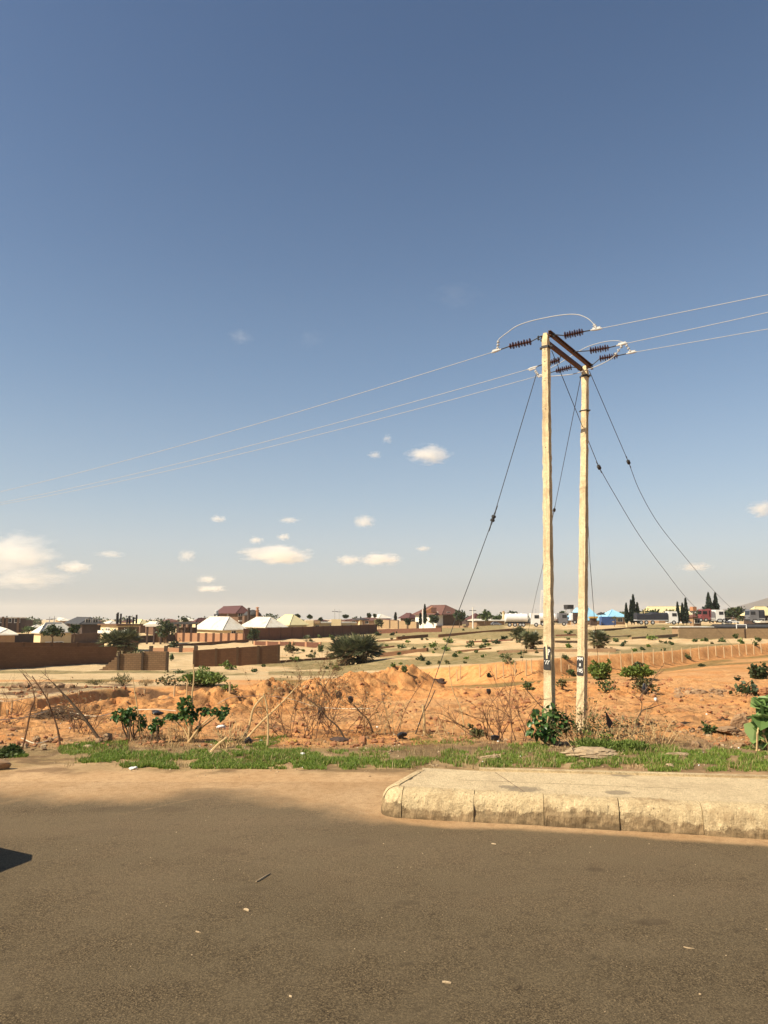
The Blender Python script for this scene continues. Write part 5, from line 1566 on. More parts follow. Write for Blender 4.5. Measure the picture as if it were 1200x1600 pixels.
def nseed():
    SEED[0] += 1; return SEED[0]


def shrub(name, label, px, py, w, h, leaf='l_green', size=None, n=None, lob=6, group=None, cat='shrub', up=.3, stems=5, aspect=.55, Y=None, flat=1.0, seed=None, base=.1, shell=.4, depth=.8):
    """leafy bush: w, h are its width and height in photo pixels at the foot pixel"""
    sd = seed or nseed(); rng = np.random.default_rng(sd); rnd = random.Random(sd)
    g = hit(px, py) if Y is None else at(px, py, Y); W_, H_ = hpix(g, w), hpix(g, h)
    t = thing(name, g, label, cat, group)
    lb = []
    for i in range(lob):
        a = rnd.uniform(0, 6.28); q = rnd.uniform(.0, .62)
        s = rnd.uniform(.26, .42)
        zc = H_ * rnd.uniform(base + .08, .70) * (1 - .35 * q)
        lb.append(((g.x + W_ / 2 * q * math.cos(a), g.y + W_ / 2 * q * math.sin(a) * depth, g.z + zc), (W_ * s * .9, W_ * s * depth, H_ * rnd.uniform(.2, .32))))
    if lob > 2: lb.append(((g.x, g.y, g.z + H_ * .40), (W_ * .32, W_ * .28, H_ * .32)))
    for i in range(2 if h < 16 else 3):
        lb.append(((g.x + rnd.gauss(0, .22) * W_, g.y + rnd.gauss(0, .15) * W_, g.z + H_ * rnd.uniform(.75, .95)), (W_ * rnd.uniform(.05, .11), W_ * .07, H_ * rnd.uniform(.12, .25))))
    px_m = g.y / 739.0
    size = size or max(.05, (3.0 if h > 13 else 2.1) * px_m); n = n or int(min(2600, max(120, 1.8 * (w * h * .41) / (max(1.2, size / px_m) ** 2 * aspect))))
    C, d = lobes_points(lb, n, rng, shell)
    C[:, 2] = np.maximum(C[:, 2], g.z + .02)
    V, F = leaves(C, size, rng, up, aspect, d)
    np_mesh('foliage', V, F, M[leaf], t)
    mb = MB()
    for i in range(stems):
        l = lb[i % len(lb)][0]
        mb.tube([g + Vector((rnd.gauss(0, W_ * .03), rnd.gauss(0, W_ * .03), -.1)), (g + Vector(l)) / 2 + Vector((rnd.gauss(0, W_ * .03), 0, 0)), Vector(l)], [W_ * .018 + .006, W_ * .013 + .004, .004], 5)
    if mb.v: mb.build('stem', M['bark'], t)
    return t


def tree(name, label, px, py, w, h, trunk=.35, leaf='l_dark', size=None, n=None, lob=9, group='trees among the far buildings', Y=None, zb=None, wob=.0, bare=False):
    """trunk with limbs and a clumpy crown"""
    sd = nseed(); rng = np.random.default_rng(sd); rnd = random.Random(sd)
    g = hit(px, py) if Y is None else at(px, py, Y)
    W_, H_ = hpix(g, w), hpix(g, h); t = thing(name, g, label, 'tree', group)
    tr = H_ * trunk; lb = []
    for i in range(lob):
        a = rnd.uniform(0, 6.28); q = rnd.uniform(.1, .66)
        zc = tr + (H_ - tr) * rnd.uniform(.15, .82) * (1 - .3 * q)
        s = rnd.uniform(.2, .34); lb.append(((g.x + W_ / 2 * q * math.cos(a), g.y + W_ / 2 * q * math.sin(a), g.z + zc), (W_ * s, W_ * s, (H_ - tr) * rnd.uniform(.16, .28))))
    lb.append(((g.x, g.y, g.z + tr + (H_ - tr) * .52), (W_ * .36, W_ * .3, (H_ - tr) * .36)))
    px_m = g.y / 739.0; size = size or 2.6 * px_m
    n = n or int(min(2500, max(260, 4.5 * (w * h * .41) / ((size / px_m) ** 2 * .55))))
    C, d = lobes_points(lb, n, rng, .45); V, F = leaves(C, size, rng, .2, .6, d)
    np_mesh('crown', V, F, M[leaf], t)
    mb = MB(); r0 = max(.08, W_ * .028)
    top = g + Vector((rnd.gauss(0, W_ * .02), 0, tr * 1.1))
    mb.tube([g - Vector((0, 0, .3)), g.lerp(top, .5) + Vector((rnd.gauss(0, W_ * .015), 0, 0)), top], [r0 * 1.25, r0, r0 * .8], 7)
    for l in lb[:7]:
        mb.tube([top - Vector((0, 0, tr * .15)), (top + Vector(l[0])) / 2 + Vector((rnd.gauss(0, W_ * .03), rnd.gauss(0, W_ * .03), 0)), Vector(l[0])], [r0 * .6, r0 * .4, r0 * .12], 5)
    mb.build('trunk', M['bark'], t)
    return t


def cypress(label, px, py, w, h, Y, group='cypresses by the far road', ragged=0.0):
    sd = nseed(); rng = np.random.default_rng(sd)
    g = at(px, py, Y); W_, H_ = hpix(g, w), hpix(g, h); t = thing('cypress_tree', g, label, 'tree', group)
    n = 1100; k = rng.random(n) ** .8
    a = rng.random(n) * 6.283; rad = W_ / 2 * np.clip(1.15 * (1 - k) ** .75 * (.35 + 1.3 * np.minimum(k * 6, 1)) / 1.35, .03, 1) * (.55 + .45 * rng.random(n)) * (1 + ragged * (fbm(k * 9, a, sd, 3) - .5) * 2)
    C = np.stack([g.x + rad * np.cos(a), g.y + rad * np.sin(a), g.z + H_ * (.03 + .95 * k)], -1)
    out = np.stack([np.cos(a) * .3, np.sin(a) * .3, np.ones(n)], -1)
    V, F = leaves(C, max(.4, 2.2 * Y / 739), rng, 1.2, .45, out * .8); np_mesh('crown', V, F, M['l_cypress'], t)
    MB().tube([g - Vector((0, 0, .3)), g + Vector((0, 0, H_ * .9))], [W_ * .06 + .05, .03], 6).build('trunk', M['bark'], t)
    return t


def fan_frond(VF, base, d, L, rng, nb=11, rib=True):
    """one fan leaf: stalk and blades radiating in a half circle"""
    V, F = VF
    d = d / np.linalg.norm(d); side = np.cross(d, [0, 0, 1.0]); side /= np.linalg.norm(side) + 1e-9
    nn = np.cross(side, d); tip = base + d * L * .45
    k = len(V); w = L * .012
    V += [base - side * w, base + side * w, tip + side * w, tip - side * w]; F.append((k, k + 1, k + 2, k + 3))
    for i in range(nb):
        a = (i / (nb - 1) - .5) * 2.5
        e = d * math.cos(a) + side * math.sin(a); e = e + nn * (.12 + rng.normal() * .08); e[2] -= .25 * abs(math.sin(a)) * .4
        e /= np.linalg.norm(e); ln = L * (.55 - .12 * abs(a) / 1.25) * (1 + rng.normal() * .08); s = np.cross(e, nn); s /= np.linalg.norm(s) + 1e-9
        k = len(V); wd = L * .032
        V += [tip, tip + e * ln * .5 + s * wd, tip + e * ln - np.array([0, 0, ln * .12]), tip + e * ln * .5 - s * wd]; F.append((k, k + 1, k + 2, k + 3))


def palm(label, px, py, w, h, heads=1, trunk=.4, n=26, cat='palm', dead=6, name='palm_tree', spread=.25, Y=None, L=None, group=None):
    """fan palm: heads = crowns; trunk = share of the height that is stem"""
    sd = nseed(); rng = np.random.default_rng(sd); rnd = random.Random(sd)
    g = hit(px, py) if Y is None else at(px, py, Y); W_, H_ = hpix(g, w), hpix(g, h)
    t = thing(name, g, label, cat, group)
    tr = MB(); Vg, Fg, Vd, Fd = [], [], [], []
    for i in range(heads):
        ox = (rnd.uniform(-spread, spread) if heads > 1 else 0) * W_; oy = rnd.uniform(-spread, spread) * W_ if heads > 1 else 0
        top = H_ * trunk * (rnd.uniform(.55, 1.0) if heads > 1 else 1.0)
        c = g + Vector((ox, oy, top)); Lf = L or min(W_ * (.5 if heads > 1 else .55), (H_ - top) * 1.25)
        if trunk > .05:
            r = max(.07, W_ * .03)
            tr.tube([g + Vector((ox * .6, oy * .6, -.2)), g + Vector((ox * .85, oy * .85, top * .5)), c], [r * 1.2, r, r * .9], 7)
        for j in range(n):
            a = rng.random() * 6.283; el = math.asin(rng.uniform(-.25, .98)); d = np.array([math.cos(a) * math.cos(el), math.sin(a) * math.cos(el), math.sin(el)])
            fan_frond((Vg, Fg), np.array(c) + d * .05, d, Lf * rng.uniform(.8, 1.1), rng)
        for j in range(dead):
            a = rng.random() * 6.283; d = np.array([math.cos(a) * .6, math.sin(a) * .6, -rng.uniform(.5, 1.1)]); fan_frond((Vd, Fd), np.array(c), d, Lf * rng.uniform(.6, .8), rng, 7)
    np_mesh('fronds', np.array(Vg), np.array(Fg), M['l_palm'], t)
    if Vd: np_mesh('dead_fronds', np.array(Vd), np.array(Fd), M['l_dry'], t)
    if tr.v: tr.build('trunk', M['bark'], t)
    return t


# ------------------------------------------------------------------ palms and bushes of the plots
palm('great round palm bush right of the shaded wall, grey green fans down to the ground', 556, 1037, 66, 46, heads=11, trunk=.45, n=26, dead=3, name='palm_bush', cat='palm bush', spread=.33)
palm('taller of two palms left of the concrete poles, with two short stems', 811, 1004, 28, 31, heads=3, trunk=.6, n=30, dead=6, spread=.22)
palm('low palm clump touching the taller one, just left of the left pole', 827, 1014, 34, 36, heads=5, trunk=.4, n=28, dead=4, spread=.25)
palm('drooping palm just right of the right pole with dead brown fronds', 931, 1016, 36, 34, heads=4, trunk=.55, n=26, dead=16, spread=.2)
palm('ragged palm clump with dry fronds standing behind the tan stepped wall', 183, 1026, 54, 44, heads=6, trunk=.55, n=24, dead=10, spread=.4)
palm('small palm growing low behind the reddish low wall, left of the round palm bush', 476, 1003, 18, 16, heads=2, trunk=.3, n=14, dead=0)
palm('small palm silhouette under the blue roofed halls', 960, 979, 14, 17, heads=1, trunk=.6, n=16, dead=2)
shrub('shrub', 'leafy green bush behind the right end of the tan stepped wall', 205, 1024, 30, 18, 'l_green')
shrub('shrub', 'dark round bush left of the pink wall', 271, 1012, 18, 14, 'l_dark')
shrub('shrub', 'bright green bush close against the shaded four bay wall', 356, 1046, 22, 14, 'l_bright')
shrub('shrub', 'bright green sprawling bush just right of the shaded four bay wall', 462, 1034, 26, 12, 'l_bright')
shrub('shrub', 'thin grey green bush above the sprawling bright one', 456, 1020, 24, 16, 'l_olive', n=260)
shrub('shrub', 'bright low bush in front of the round palm bush, at its left', 524, 1047, 18, 11, 'l_bright')
shrub('shrub', 'broad leafed bush with a bleached stick in front, left of the poles near the trench', 792, 1037, 24, 22, 'l_green', size=.16)
# dense green mass and dry grass in the left middle
shrub('shrub', 'large dense green bush below the shaded wall, on the rim of the dug earth', 322, 1071, 70, 27, 'l_bright', n=2600, lob=10)
shrub('shrub', 'flatter green fringe at the right foot of the large dense bush', 357, 1077, 44, 12, 'l_bright')
shrub('dry_bush', 'greyish dry grass bush left of the large dense green one', 262, 1071, 56, 19, 'l_olive', cat='dry bush')
shrub('dry_bush', 'grey spiky dry grass tuft below the tan stepped wall', 192, 1072, 46, 20, 'l_olive', cat='dry bush', aspect=.15, up=1.6)
shrub('dry_bush', 'low grey dry grass fringe left of the spiky tuft', 150, 1070, 50, 9, 'l_olive', cat='dry bush', aspect=.15, up=1.4)
shrub('dry_bush', 'tan dry grass clump between the spiky tuft and the greyish bush', 228, 1072, 34, 13, 'l_dry', cat='dry bush', aspect=.15, up=1.4)
# right middle, in the hollow below the trench
shrub('shrub', 'bright yellow green bush touching the right concrete pole', 938, 1062, 40, 31, 'l_bright', n=2200, lob=8)
shrub('shrub', 'bright green bush under the trench stakes, second right of the poles', 1000, 1062, 56, 24, 'l_bright', n=2000, lob=8)
shrub('shrub', 'dark green top growing out of the second bright bush', 996, 1046, 24, 15, 'l_dark')
shrub('shrub', 'low dark bush below the bright bush beside the right pole', 946, 1081, 50, 20, 'l_green', lob=7)
shrub('shrub', 'dull green bush at the foot of the left pole, left side of it', 824, 1079, 24, 20, 'l_green')
shrub('shrub', 'thin olive bush between the two poles', 880, 1078, 22, 24, 'l_olive')
shrub('shrub', 'low green fringe in the trench hollow between the poles', 893, 1057, 16, 14, 'l_green')
shrub('shrub', 'broken dark shrub leaning left, lower of two at the right edge beyond the dirt', 1168, 1088, 50, 30, 'l_dark', lob=8, size=.22)
shrub('shrub', 'thin reddish dark shrub, upper of two at the right edge', 1186, 1060, 40, 24, 'l_dark', lob=6, size=.2, n=500)
shrub('dry_bush', 'dark bare bush with grey leaves in front of the second bright bush', 1006, 1084, 44, 26, 'l_olive', n=500)
shrub('shrub', 'upright sprig with few leaves on top of the red mound', 632, 1050, 16, 14, 'l_green', n=110, lob=4)
shrub('shrub', 'small low bush behind the poles on the pale plots', 884, 1030, 15, 8, 'l_green')
PL = [(703, 1005, 26, 9, 'bright shrub pair on the far plots above the dark footing'), (677, 1013, 18, 10, 'pale green shrub below the short footing in the middle'), (698, 1017, 20, 9, 'pale green shrub left of the guy wire'),
      (736, 1012, 16, 13, 'upright shrub left of the guy wire anchor line'), (752, 1014, 14, 9, 'little bush right of the upright shrub'), (659, 1033, 10, 10, 'small dark bush on the bare sand above the red mound'),
      (669, 1039, 9, 6, 'tiny bush below the small dark one on bare sand'), (711, 1027, 8, 9, 'thin sprig beside the guy wire'), (758, 1004, 14, 6, 'low bush left of the two palms'), (776, 1006, 20, 8, 'low dark bush touching the two palms'),
      (786, 1000, 9, 6, 'tiny bush above the low dark one'), (600, 1023, 14, 6, 'low bush on the footing right of the palm bush'), (628, 1013, 20, 7, 'low sprawling bush above that footing'), (645, 1018, 14, 7, 'olive bush at the right end of that footing'),
      (591, 993, 14, 6, 'dark bush at the far end of the reddish wall'), (613, 993, 10, 5, 'small dark bush in front of the far tan wall'), (519, 1000, 12, 10, 'upright bush behind the low reddish wall'), (500, 1019, 10, 14, 'thin upright sapling in front of the low reddish wall'),
      (485, 1027, 14, 6, 'faint olive bush on the plots left of the palm bush'), (398, 1050, 12, 5, 'flat green weed on the sand below the shaded wall'), (412, 1042, 8, 4, 'tiny weed at the right foot of the shaded wall'),
      (1017, 1000, 26, 9, 'bright green bush on the plots below the cypresses'), (1060, 992, 14, 5, 'low bush at the left end of the greyish wall'), (1087, 1003, 10, 6, 'first little bush below the greyish wall from its left end'),
      (1104, 1002, 10, 6, 'second little bush below the greyish wall'), (1128, 1003, 18, 6, 'widest of the low bushes under the greyish wall'), (1158, 1006, 12, 9, 'bright bush under the white rectangular frame'), (1150, 998, 10, 8, 'thin bush against the greyish wall'),
      (1186, 1003, 10, 9, 'bush under the greyish wall at the right edge'), (1180, 1009, 10, 10, 'spiky plant on the trench rim at the right edge'), (973, 1010, 9, 5, 'tiny dark bush right of the drooping palm'), (991, 1018, 12, 5, 'flat bright weed above the trench stakes'),
      (1003, 1016, 10, 5, 'dark weed above the trench stakes'), (1013, 1011, 8, 5, 'small dark bush below the bright one under the cypresses'), (1037, 1017, 8, 4, 'tiny weed on the trench rim'), (1050, 1008, 7, 5, 'small bush on the pale plot left of the greyish wall'),
      (890, 993, 10, 5, 'dark bush between the two poles on the plots'), (888, 1012, 12, 9, 'pale green bush between the two poles'), (962, 1003, 10, 5, 'low bush right of the palm behind the guy'), (1075, 1030, 12, 9, 'weed on the face of the cut, right part'),
      (1096, 1042, 10, 6, 'dark weed in the hollow under the trench stakes'), (764, 1058, 8, 9, 'dark weed hanging on the orange face of the cut'), (268, 1033, 10, 13, 'thin sapling seen in the gap between the tan and the shaded walls'), (282, 1052, 20, 6, 'low weeds in the gap between the tan and the shaded walls')]
for px, py, w, h, lab in PL:
    lf = 'l_bright' if 'bright' in lab or 'pale green' in lab else ('l_dark' if 'dark' in lab else ('l_olive' if 'olive' in lab else 'l_green'))
    shrub('shrub', lab, px, py, w, h, lf, lob=4, stems=2, group='small bushes on the plots')
# many nameless weeds of the plots
rng0 = np.random.default_rng(5); cnt = 0
while cnt < 100:
    px, py = rng0.uniform(440, 1200), rng0.uniform(983, 1050)
    if py > np.interp(px, [440, 690, 840, 1200], [1050, 1040, 1027, 1000]): continue
    s = np.interp(py, [980, 1050], [3.0, 8.0]) * rng0.uniform(.6, 1.3)
    shrub('weed_tuft', 'tiny green weed dotted on the sandy plots beyond the trench', px, py, s * 1.5, s * .75, ['l_green', 'l_olive', 'l_bright', 'l_dark'][cnt % 4], lob=2, stems=0, n=45, cat='weed', group='tiny weeds on the sandy plots'); cnt += 1

# ------------------------------------------------------------------ trees of the far town
TREES = [(82, 1001, 36, 28, .2, 'l_dark', 'round dark tree in front of the pale hipped house at the left'), (116, 1000, 22, 27, .4, 'l_dark', 'slim dark tree right of the pale hipped house at the left'),
         (257, 1003, 34, 36, .25, 'l_dark', 'broad dark tree left of the pink wall, beside the canopy'), (44, 990, 24, 12, .1, 'l_green', 'low green tree between the bare brick block and the pale hipped house'),
         (288, 972, 14, 7, .1, 'l_dark', 'treetop over the dark flat canopy'), (718, 979, 24, 30, .3, 'l_dark', 'broad dark tree against the right end of the villa'), (758, 974, 26, 22, .25, 'l_green', 'round tree right of the pale street pole'),
         (677, 978, 18, 19, .2, 'l_dark', 'round tree in front of the white wall of the villa'), (638, 984, 10, 18, .4, 'l_dark', 'small tree in front of the far tan wall'), (592, 984, 14, 18, .3, 'l_olive', 'thin tree against the left end of the far tan wall'),
         (800, 968, 16, 14, .2, 'l_dark', 'dark tree right of the short white minaret'), (776, 970, 16, 8, .1, 'l_green', 'low tree left of the short white minaret'), (879, 963, 10, 8, .2, 'l_dark', 'small tree left of the square water tank'),
         (577, 966, 8, 8, .2, 'l_dark', 'tiny round tree on the skyline left of the white roof'), (586, 966, 6, 6, .2, 'l_dark', 'tinier round tree on the skyline beside it'),
         (1010, 968, 26, 20, .1, 'l_dark', 'tree mass right of the first cypresses, left half'), (1025, 968, 22, 18, .1, 'l_dark', 'tree mass right of the first cypresses, right half'), (1048, 970, 26, 22, .25, 'l_olive', 'greyish tree between the tarpaulin lorry and the second cypresses'),
         (1096, 968, 24, 16, .1, 'l_dark', 'low trees right of the brown square water tank'), (1114, 972, 34, 30, .1, 'l_cypress', 'dark base of the tall ragged trees right of the red truck'), (1153, 976, 36, 30, .3, 'l_dark', 'broad dark tree left of the yellow roofed hall'),
         (1132, 968, 20, 12, .1, 'l_dark', 'low tree joining the ragged trees and the broad one'), (395, 1006, 22, 26, .3, 'l_dark', 'odd cactus like tree standing in front of the reddish wall'),
         (465, 966, 10, 7, .1, 'l_dark', 'dark treetop right of the cream hipped house'), (484, 967, 8, 6, .1, 'l_dark', 'dark treetop over the stepped cream building'), (500, 971, 7, 6, .1, 'l_dark', 'tiny treetop behind the stepped cream building'),
         (855, 966, 20, 6, .1, 'l_dark', 'flat dark treetops hidden by the left pole'), (30, 998, 16, 8, .1, 'l_dark', 'dark shrubby tree over the far left wall'), (540, 966, 12, 5, .1, 'l_dark', 'low dark trees over the far long brown building'),
         (1066, 968, 12, 12, .2, 'l_dark', 'dark tree behind the second cypresses'), (664, 975, 8, 10, .3, 'l_dark', 'small dark tree left of the front door of the villa')]
for px, py, w, h, tk, lf, lab in TREES:
    skyl = py < 980 or px < 270
    Y = None if not skyl else {82: 112, 116: 114, 257: 155, 44: 200}.get(px) or np.interp(px, [0, 400, 500, 700, 800, 1200], [240, 240, 280, 235, 230, 195]) * (1.1 if h < 10 else 1)
    tree('leafy_tree', lab, px, py, w, h, tk, lf, Y=Y, lob=5 if h < 12 else 9)
for px, w, h, lab in ((979.5, 6.5, 31, 'leftmost of the first row of cypresses, a little shorter'), (987, 7, 36, 'second cypress of the first row'), (991, 8.5, 44.5, 'tallest cypress of the first row'), (997, 7, 32, 'rightmost cypress of the first row')):
    cypress(lab, px, 974, w, h, 188)
for px, w, h, lab in ((1060, 6, 33, 'left cypress of the second group'), (1067.5, 6.5, 31, 'middle cypress of the second group'), (1073, 7, 39, 'right and tallest cypress of the second group')):
    cypress(lab, px, 974, w, h, 186)
cypress('taller left spire of the ragged trees right of the red truck', 1109, 972, 12, 46, 200, ragged=.8)
cypress('thinner right spire of the ragged trees right of the red truck', 1120, 972, 10, 46, 201, ragged=.5)
cypress('slim dark cypress at the left front of the villa', 664, 975, 5, 30, 245)
cypress('little dark cypress on the skyline left of the small red roofed house', 618, 969, 3.5, 11, 290)
cypress('short dark cypress in front of the villa walls, left of the slim one', 657, 976, 4, 17, 243)

# the wooded skyline beyond the town: one far mass of crowns
rngb = np.random.default_rng(44); lb = []
for i in range(330):
    px = rngb.uniform(-260, 1460); Yb_ = rngb.uniform(420, 640)
    if fbm(np.array([px / 45.0]), np.array([.5]), 9, 3)[0] < .40: continue
    p = at(px, 968, Yb_); z0 = gz(p.x, Yb_); hh = rngb.uniform(2.2, 4.6) * (1.25 if fbm(np.array([px / 60.0]), np.array([3.5]), 19, 3)[0] > .55 else .85)
    lb.append(((p.x, Yb_, z0 + hh * .8), (hh * rngb.uniform(1.0, 2.0), hh, hh * 1.0)))
C, d = lobes_points(lb, 16000, rngb, .35); V, F = leaves(C, 1.5, rngb, .2, .7, d)
o = np_mesh('tree_belt', V, F, M['l_dark']); tag(o, 'dark line of far trees along the skyline behind the town', 'tree belt', kind='stuff')

# ------------------------------------------------------------------ stakes and ropes
def stake(label, px, py, h, grp, r=.035, tilt=None, name='fence_stake', mat='stake', wpx=None):
    g = hit(px, py); rnd = random.Random(nseed()); H_ = hpix(g, h); r = max(r, hpix(g, wpx or 1.8) / 2)
    tl = tilt if tilt is not None else (rnd.gauss(0, .03), rnd.gauss(0, .03))
    t = MB().tube([g - Vector((0, 0, .25)), g + Vector((tl[0] * H_ * .5, tl[1] * H_ * .5, H_ * .5)), g + Vector((tl[0] * H_, tl[1] * H_, H_))], [r, r * .95, r * .9], 6).build(name, M[mat], loc=g)
    return tag(t, label, 'stake', grp)


GS = 'stakes in a row along the trench'
LS = 'thin pale wooden stake in the long row along the orange trench bank'
xs = [(703, 1061, 20), (714, 1064, 18), (719, 1062, 22), (750, 1058, 19), (776, 1061, 22), (787, 1060, 23), (805, 1056, 21), (822, 1056, 24), (831, 1051, 20), (877, 1050, 22), (889, 1052, 13), (936, 1046, 20), (953, 1044, 25),
      (971, 1045, 26), (988, 1039, 22), (1005, 1038, 21), (1021, 1037, 22), (1037, 1036, 22), (1051, 1035, 22), (1066, 1034, 21), (1080, 1032, 20), (1093, 1030, 20), (1107, 1030, 20), (1119, 1025, 16), (1132, 1028, 17), (1144, 1026, 17), (1156, 1025, 18), (1167, 1023, 17), (1178, 1023, 18), (1190, 1020, 17)]
for px, py, h in xs: stake(LS, px, py, h, GS)
LS2 = 'short wooden stake on the rim of the left cut, holding the white rope'
TOPS = []
for px, py, h in ((17.5, 1116, 22), (73, 1098, 15), (123, 1088, 9), (178, 1080, 7), (226, 1083, 7), (272, 1088, 17), (359, 1083, 17), (11, 1117, 8)):
    o = stake(LS2, px, py, h, 'stakes on the rim of the left cut', wpx=3.0); g = hit(px, py); TOPS.append(g + Vector((0, 0, hpix(g, h) * .9)))


def rope(label, pts, r=.012, mat='rope', name='rope', cat='rope'):
    P = curve(pts, 8); return tag(MB().tube(P, r, 5).build(name, M[mat], loc=P[0]), label, cat)


rope('white rope strung along the short stakes on the rim of the left cut', [at(-10, 1094, TOPS[0].y), TOPS[0], TOPS[1] + Vector((0, 0, -.02)), TOPS[2], TOPS[3] + Vector((0, 0, .05)), TOPS[4]], .016)


def gp(px, py, up=0.0): return hit(px, py) + Vector((0, 0, up))


rope('white pipe like line lying across the dug earth at the left', [gp(-10, 1131, .08), gp(40, 1126, .1), gp(75, 1120, .15), gp(110, 1120, .12), gp(150, 1126, .12), gp(190, 1119, .15), gp(240, 1119, .2), gp(275, 1119, .15)], .014)
rope('white cord trailing from the leaning stick across the mound to the dry bush', [gp(340, 1112, .25), gp(365, 1104, .3), gp(420, 1102, .3), gp(455, 1102, .2), gp(490, 1109, .12), gp(530, 1112, .1), gp(580, 1112, .1)], .012)
rope('pale cord lying loose on the stones at the left', [gp(33, 1157, .05), gp(55, 1164, .03), gp(75, 1160, .04), gp(92, 1154, .05)], .01)

# ------------------------------------------------------------------ leaning sticks and bare branches near the verge
def stickthing(label, foot, pts, r0, r1, mat='twig', twigs=0, name='leaning_stick', seed=None, cat='stick', dy=0.0):
    """stick from its foot through pixel points; dy lets it lean away"""
    g = hit(*foot); rnd = random.Random(nseed()); P = [g - Vector((0, 0, .06))]
    for i, (px, py) in enumerate(pts): P.append(at(px, py, g.y + dy * (i + 1) / len(pts)))
    P = curve(P, 4); n = len(P)
    t = thing(name, g, label, cat, 'sticks and bare branches along the verge')
    mb = MB(); mb.tube(P, [r0 + (r1 - r0) * i / (n - 1) + rnd.uniform(-1, 1) * r0 * .08 for i in range(n)], 6)
    mb.build('stick', M[mat], t)
    if twigs:
        tw = MB()
        for k in range(twigs):
            i = rnd.randint(n // 3, n - 1)
            twig(tw, P[i], Vector((rnd.gauss(0, 1), rnd.gauss(0, .6), rnd.uniform(.2, 1))), rnd.uniform(.2, .5), r1 * .7, 1, rnd, .5, 0, 2, 3)
        tw.build('twig', M[mat], t)
    return t


stickthing('thick dark brown branch leaning left beside the grass, bleached tip', (163, 1161), [(150, 1148), (130, 1120), (108, 1094), (92, 1077), (84, 1068)], 0.0413, 0.0135, 'bark', 5)
stickthing('thin brown branch crossing the thick one, base near its middle', (95, 1168), [(90, 1140), (80, 1110), (72, 1090), (62, 1074), (50, 1056)], 0.0225, 0.0090, 'twig', 4)
stickthing('crooked bare branch nearest the left edge with an elbow', (34, 1170), [(42, 1140), (48, 1110), (54, 1095), (53, 1085), (49, 1070), (36, 1053)], 0.0210, 0.0090, 'twig', 5)
stickthing('tall thin pale stick standing straight between the two left leafy shrubs', (219, 1153), [(217, 1125), (213, 1095), (210, 1078), (208, 1058)], 0.0150, 0.0090, 'paletwig')
stickthing('bleached white stem with a forked top above the left leafy shrub', (299, 1158), [(299, 1140), (301, 1112), (300, 1088), (303, 1060), (302, 1038)], 0.0255, 0.0135, 'paletwig')
stickthing('short bleached stem with a broken hooked top by the forked one', (292, 1092), [(292, 1075), (293, 1064), (288, 1057)], 0.0225, 0.0150, 'paletwig')
stickthing('pale bent pole, left leg of the upright pair of sticks', (380, 1156), [(390, 1132), (395, 1110), (404, 1096), (412, 1088)], 0.0255, 0.0165, 'paletwig')
stickthing('pale upright pole of the pair, standing in the grass', (418, 1166), [(419, 1140), (418, 1115), (416, 1098), (412, 1084)], 0.0225, 0.0135, 'paletwig', 1)
stickthing('long pale pole leaning far to the right over the dry bush', (383, 1153), [(405, 1132), (430, 1108), (450, 1088), (466, 1070)], 0.0255, 0.0135, 'paletwig')
stickthing('pale dead stick lying by the root clump in the grass', (326, 1174), [(340, 1164), (355, 1152)], 0.0255, 0.0195, 'paletwig')
stickthing('thick yellow bamboo post standing in front of the orange earth', (663, 1148), [(663, 1130), (662, 1112), (661, 1102)], 0.0315, 0.0300, 'paletwig', 0, 'bamboo_post', cat='post')
stickthing('dark thin pole crossing behind the yellow bamboo post', (648, 1146), [(660, 1118), (672, 1096), (680, 1078)], 0.0135, 0.0105, 'bark')
stickthing('brown branch with a black rag at its tip, right of the dry bush', (584, 1144), [(575, 1125), (560, 1110), (552, 1100)], 0.0225, 0.0105, 'bark', 4)
stickthing('dark branch leaning left inside the dry bush with a black rag', (542, 1156), [(528, 1136), (512, 1122), (498, 1105), (478, 1090)], 0.0210, 0.0090, 'bark', 5)
stickthing('thin pale stem right of the bamboo post, with a split foot', (728, 1148), [(724, 1128), (719, 1105), (708, 1080), (704, 1060)], 0.0165, 0.0075, 'paletwig', 2)
stickthing('bare twig rising left of the bamboo post', (612, 1144), [(605, 1120), (600, 1100), (597, 1085)], 0.0105, 0.0053, 'twig', 4)
stickthing('bare reddish twig leaning right across the mound', (620, 1140), [(634, 1108), (650, 1080), (672, 1050)], 0.0105, 0.0060, 'twig', 4)
stickthing('bare brown branch with a bent arm, right of the poles', (984, 1162), [(990, 1140), (1002, 1112), (1018, 1106), (1040, 1098)], 0.0195, 0.0067, 'bark', 6)
stickthing('upper limb of the bare branch right of the poles, dark tufted tip', (1000, 1118), [(1003, 1100), (1000, 1090), (1010, 1076), (1024, 1056)], 0.0135, 0.0120, 'bark', 9)
stickthing('thin bleached reed leaning right beside the right pole', (926, 1150), [(936, 1120), (944, 1100)], 0.0090, 0.0053, 'paletwig', 1)
stickthing('pale broken stick in front of the dry grass right of the poles', (953, 1155), [(960, 1145), (966, 1135)], 0.0120, 0.0090, 'paletwig')
stickthing('bleached hooked twig in front of the broad leafed bush by the trench', (806, 1052), [(800, 1042), (792, 1030)], 0.0450, 0.0263, 'paletwig')
stickthing('dark branch reaching left from behind the plant at the left pole', (856, 1112), [(840, 1098), (826, 1082), (820, 1075)], 0.0150, 0.0090, 'bark', 3)


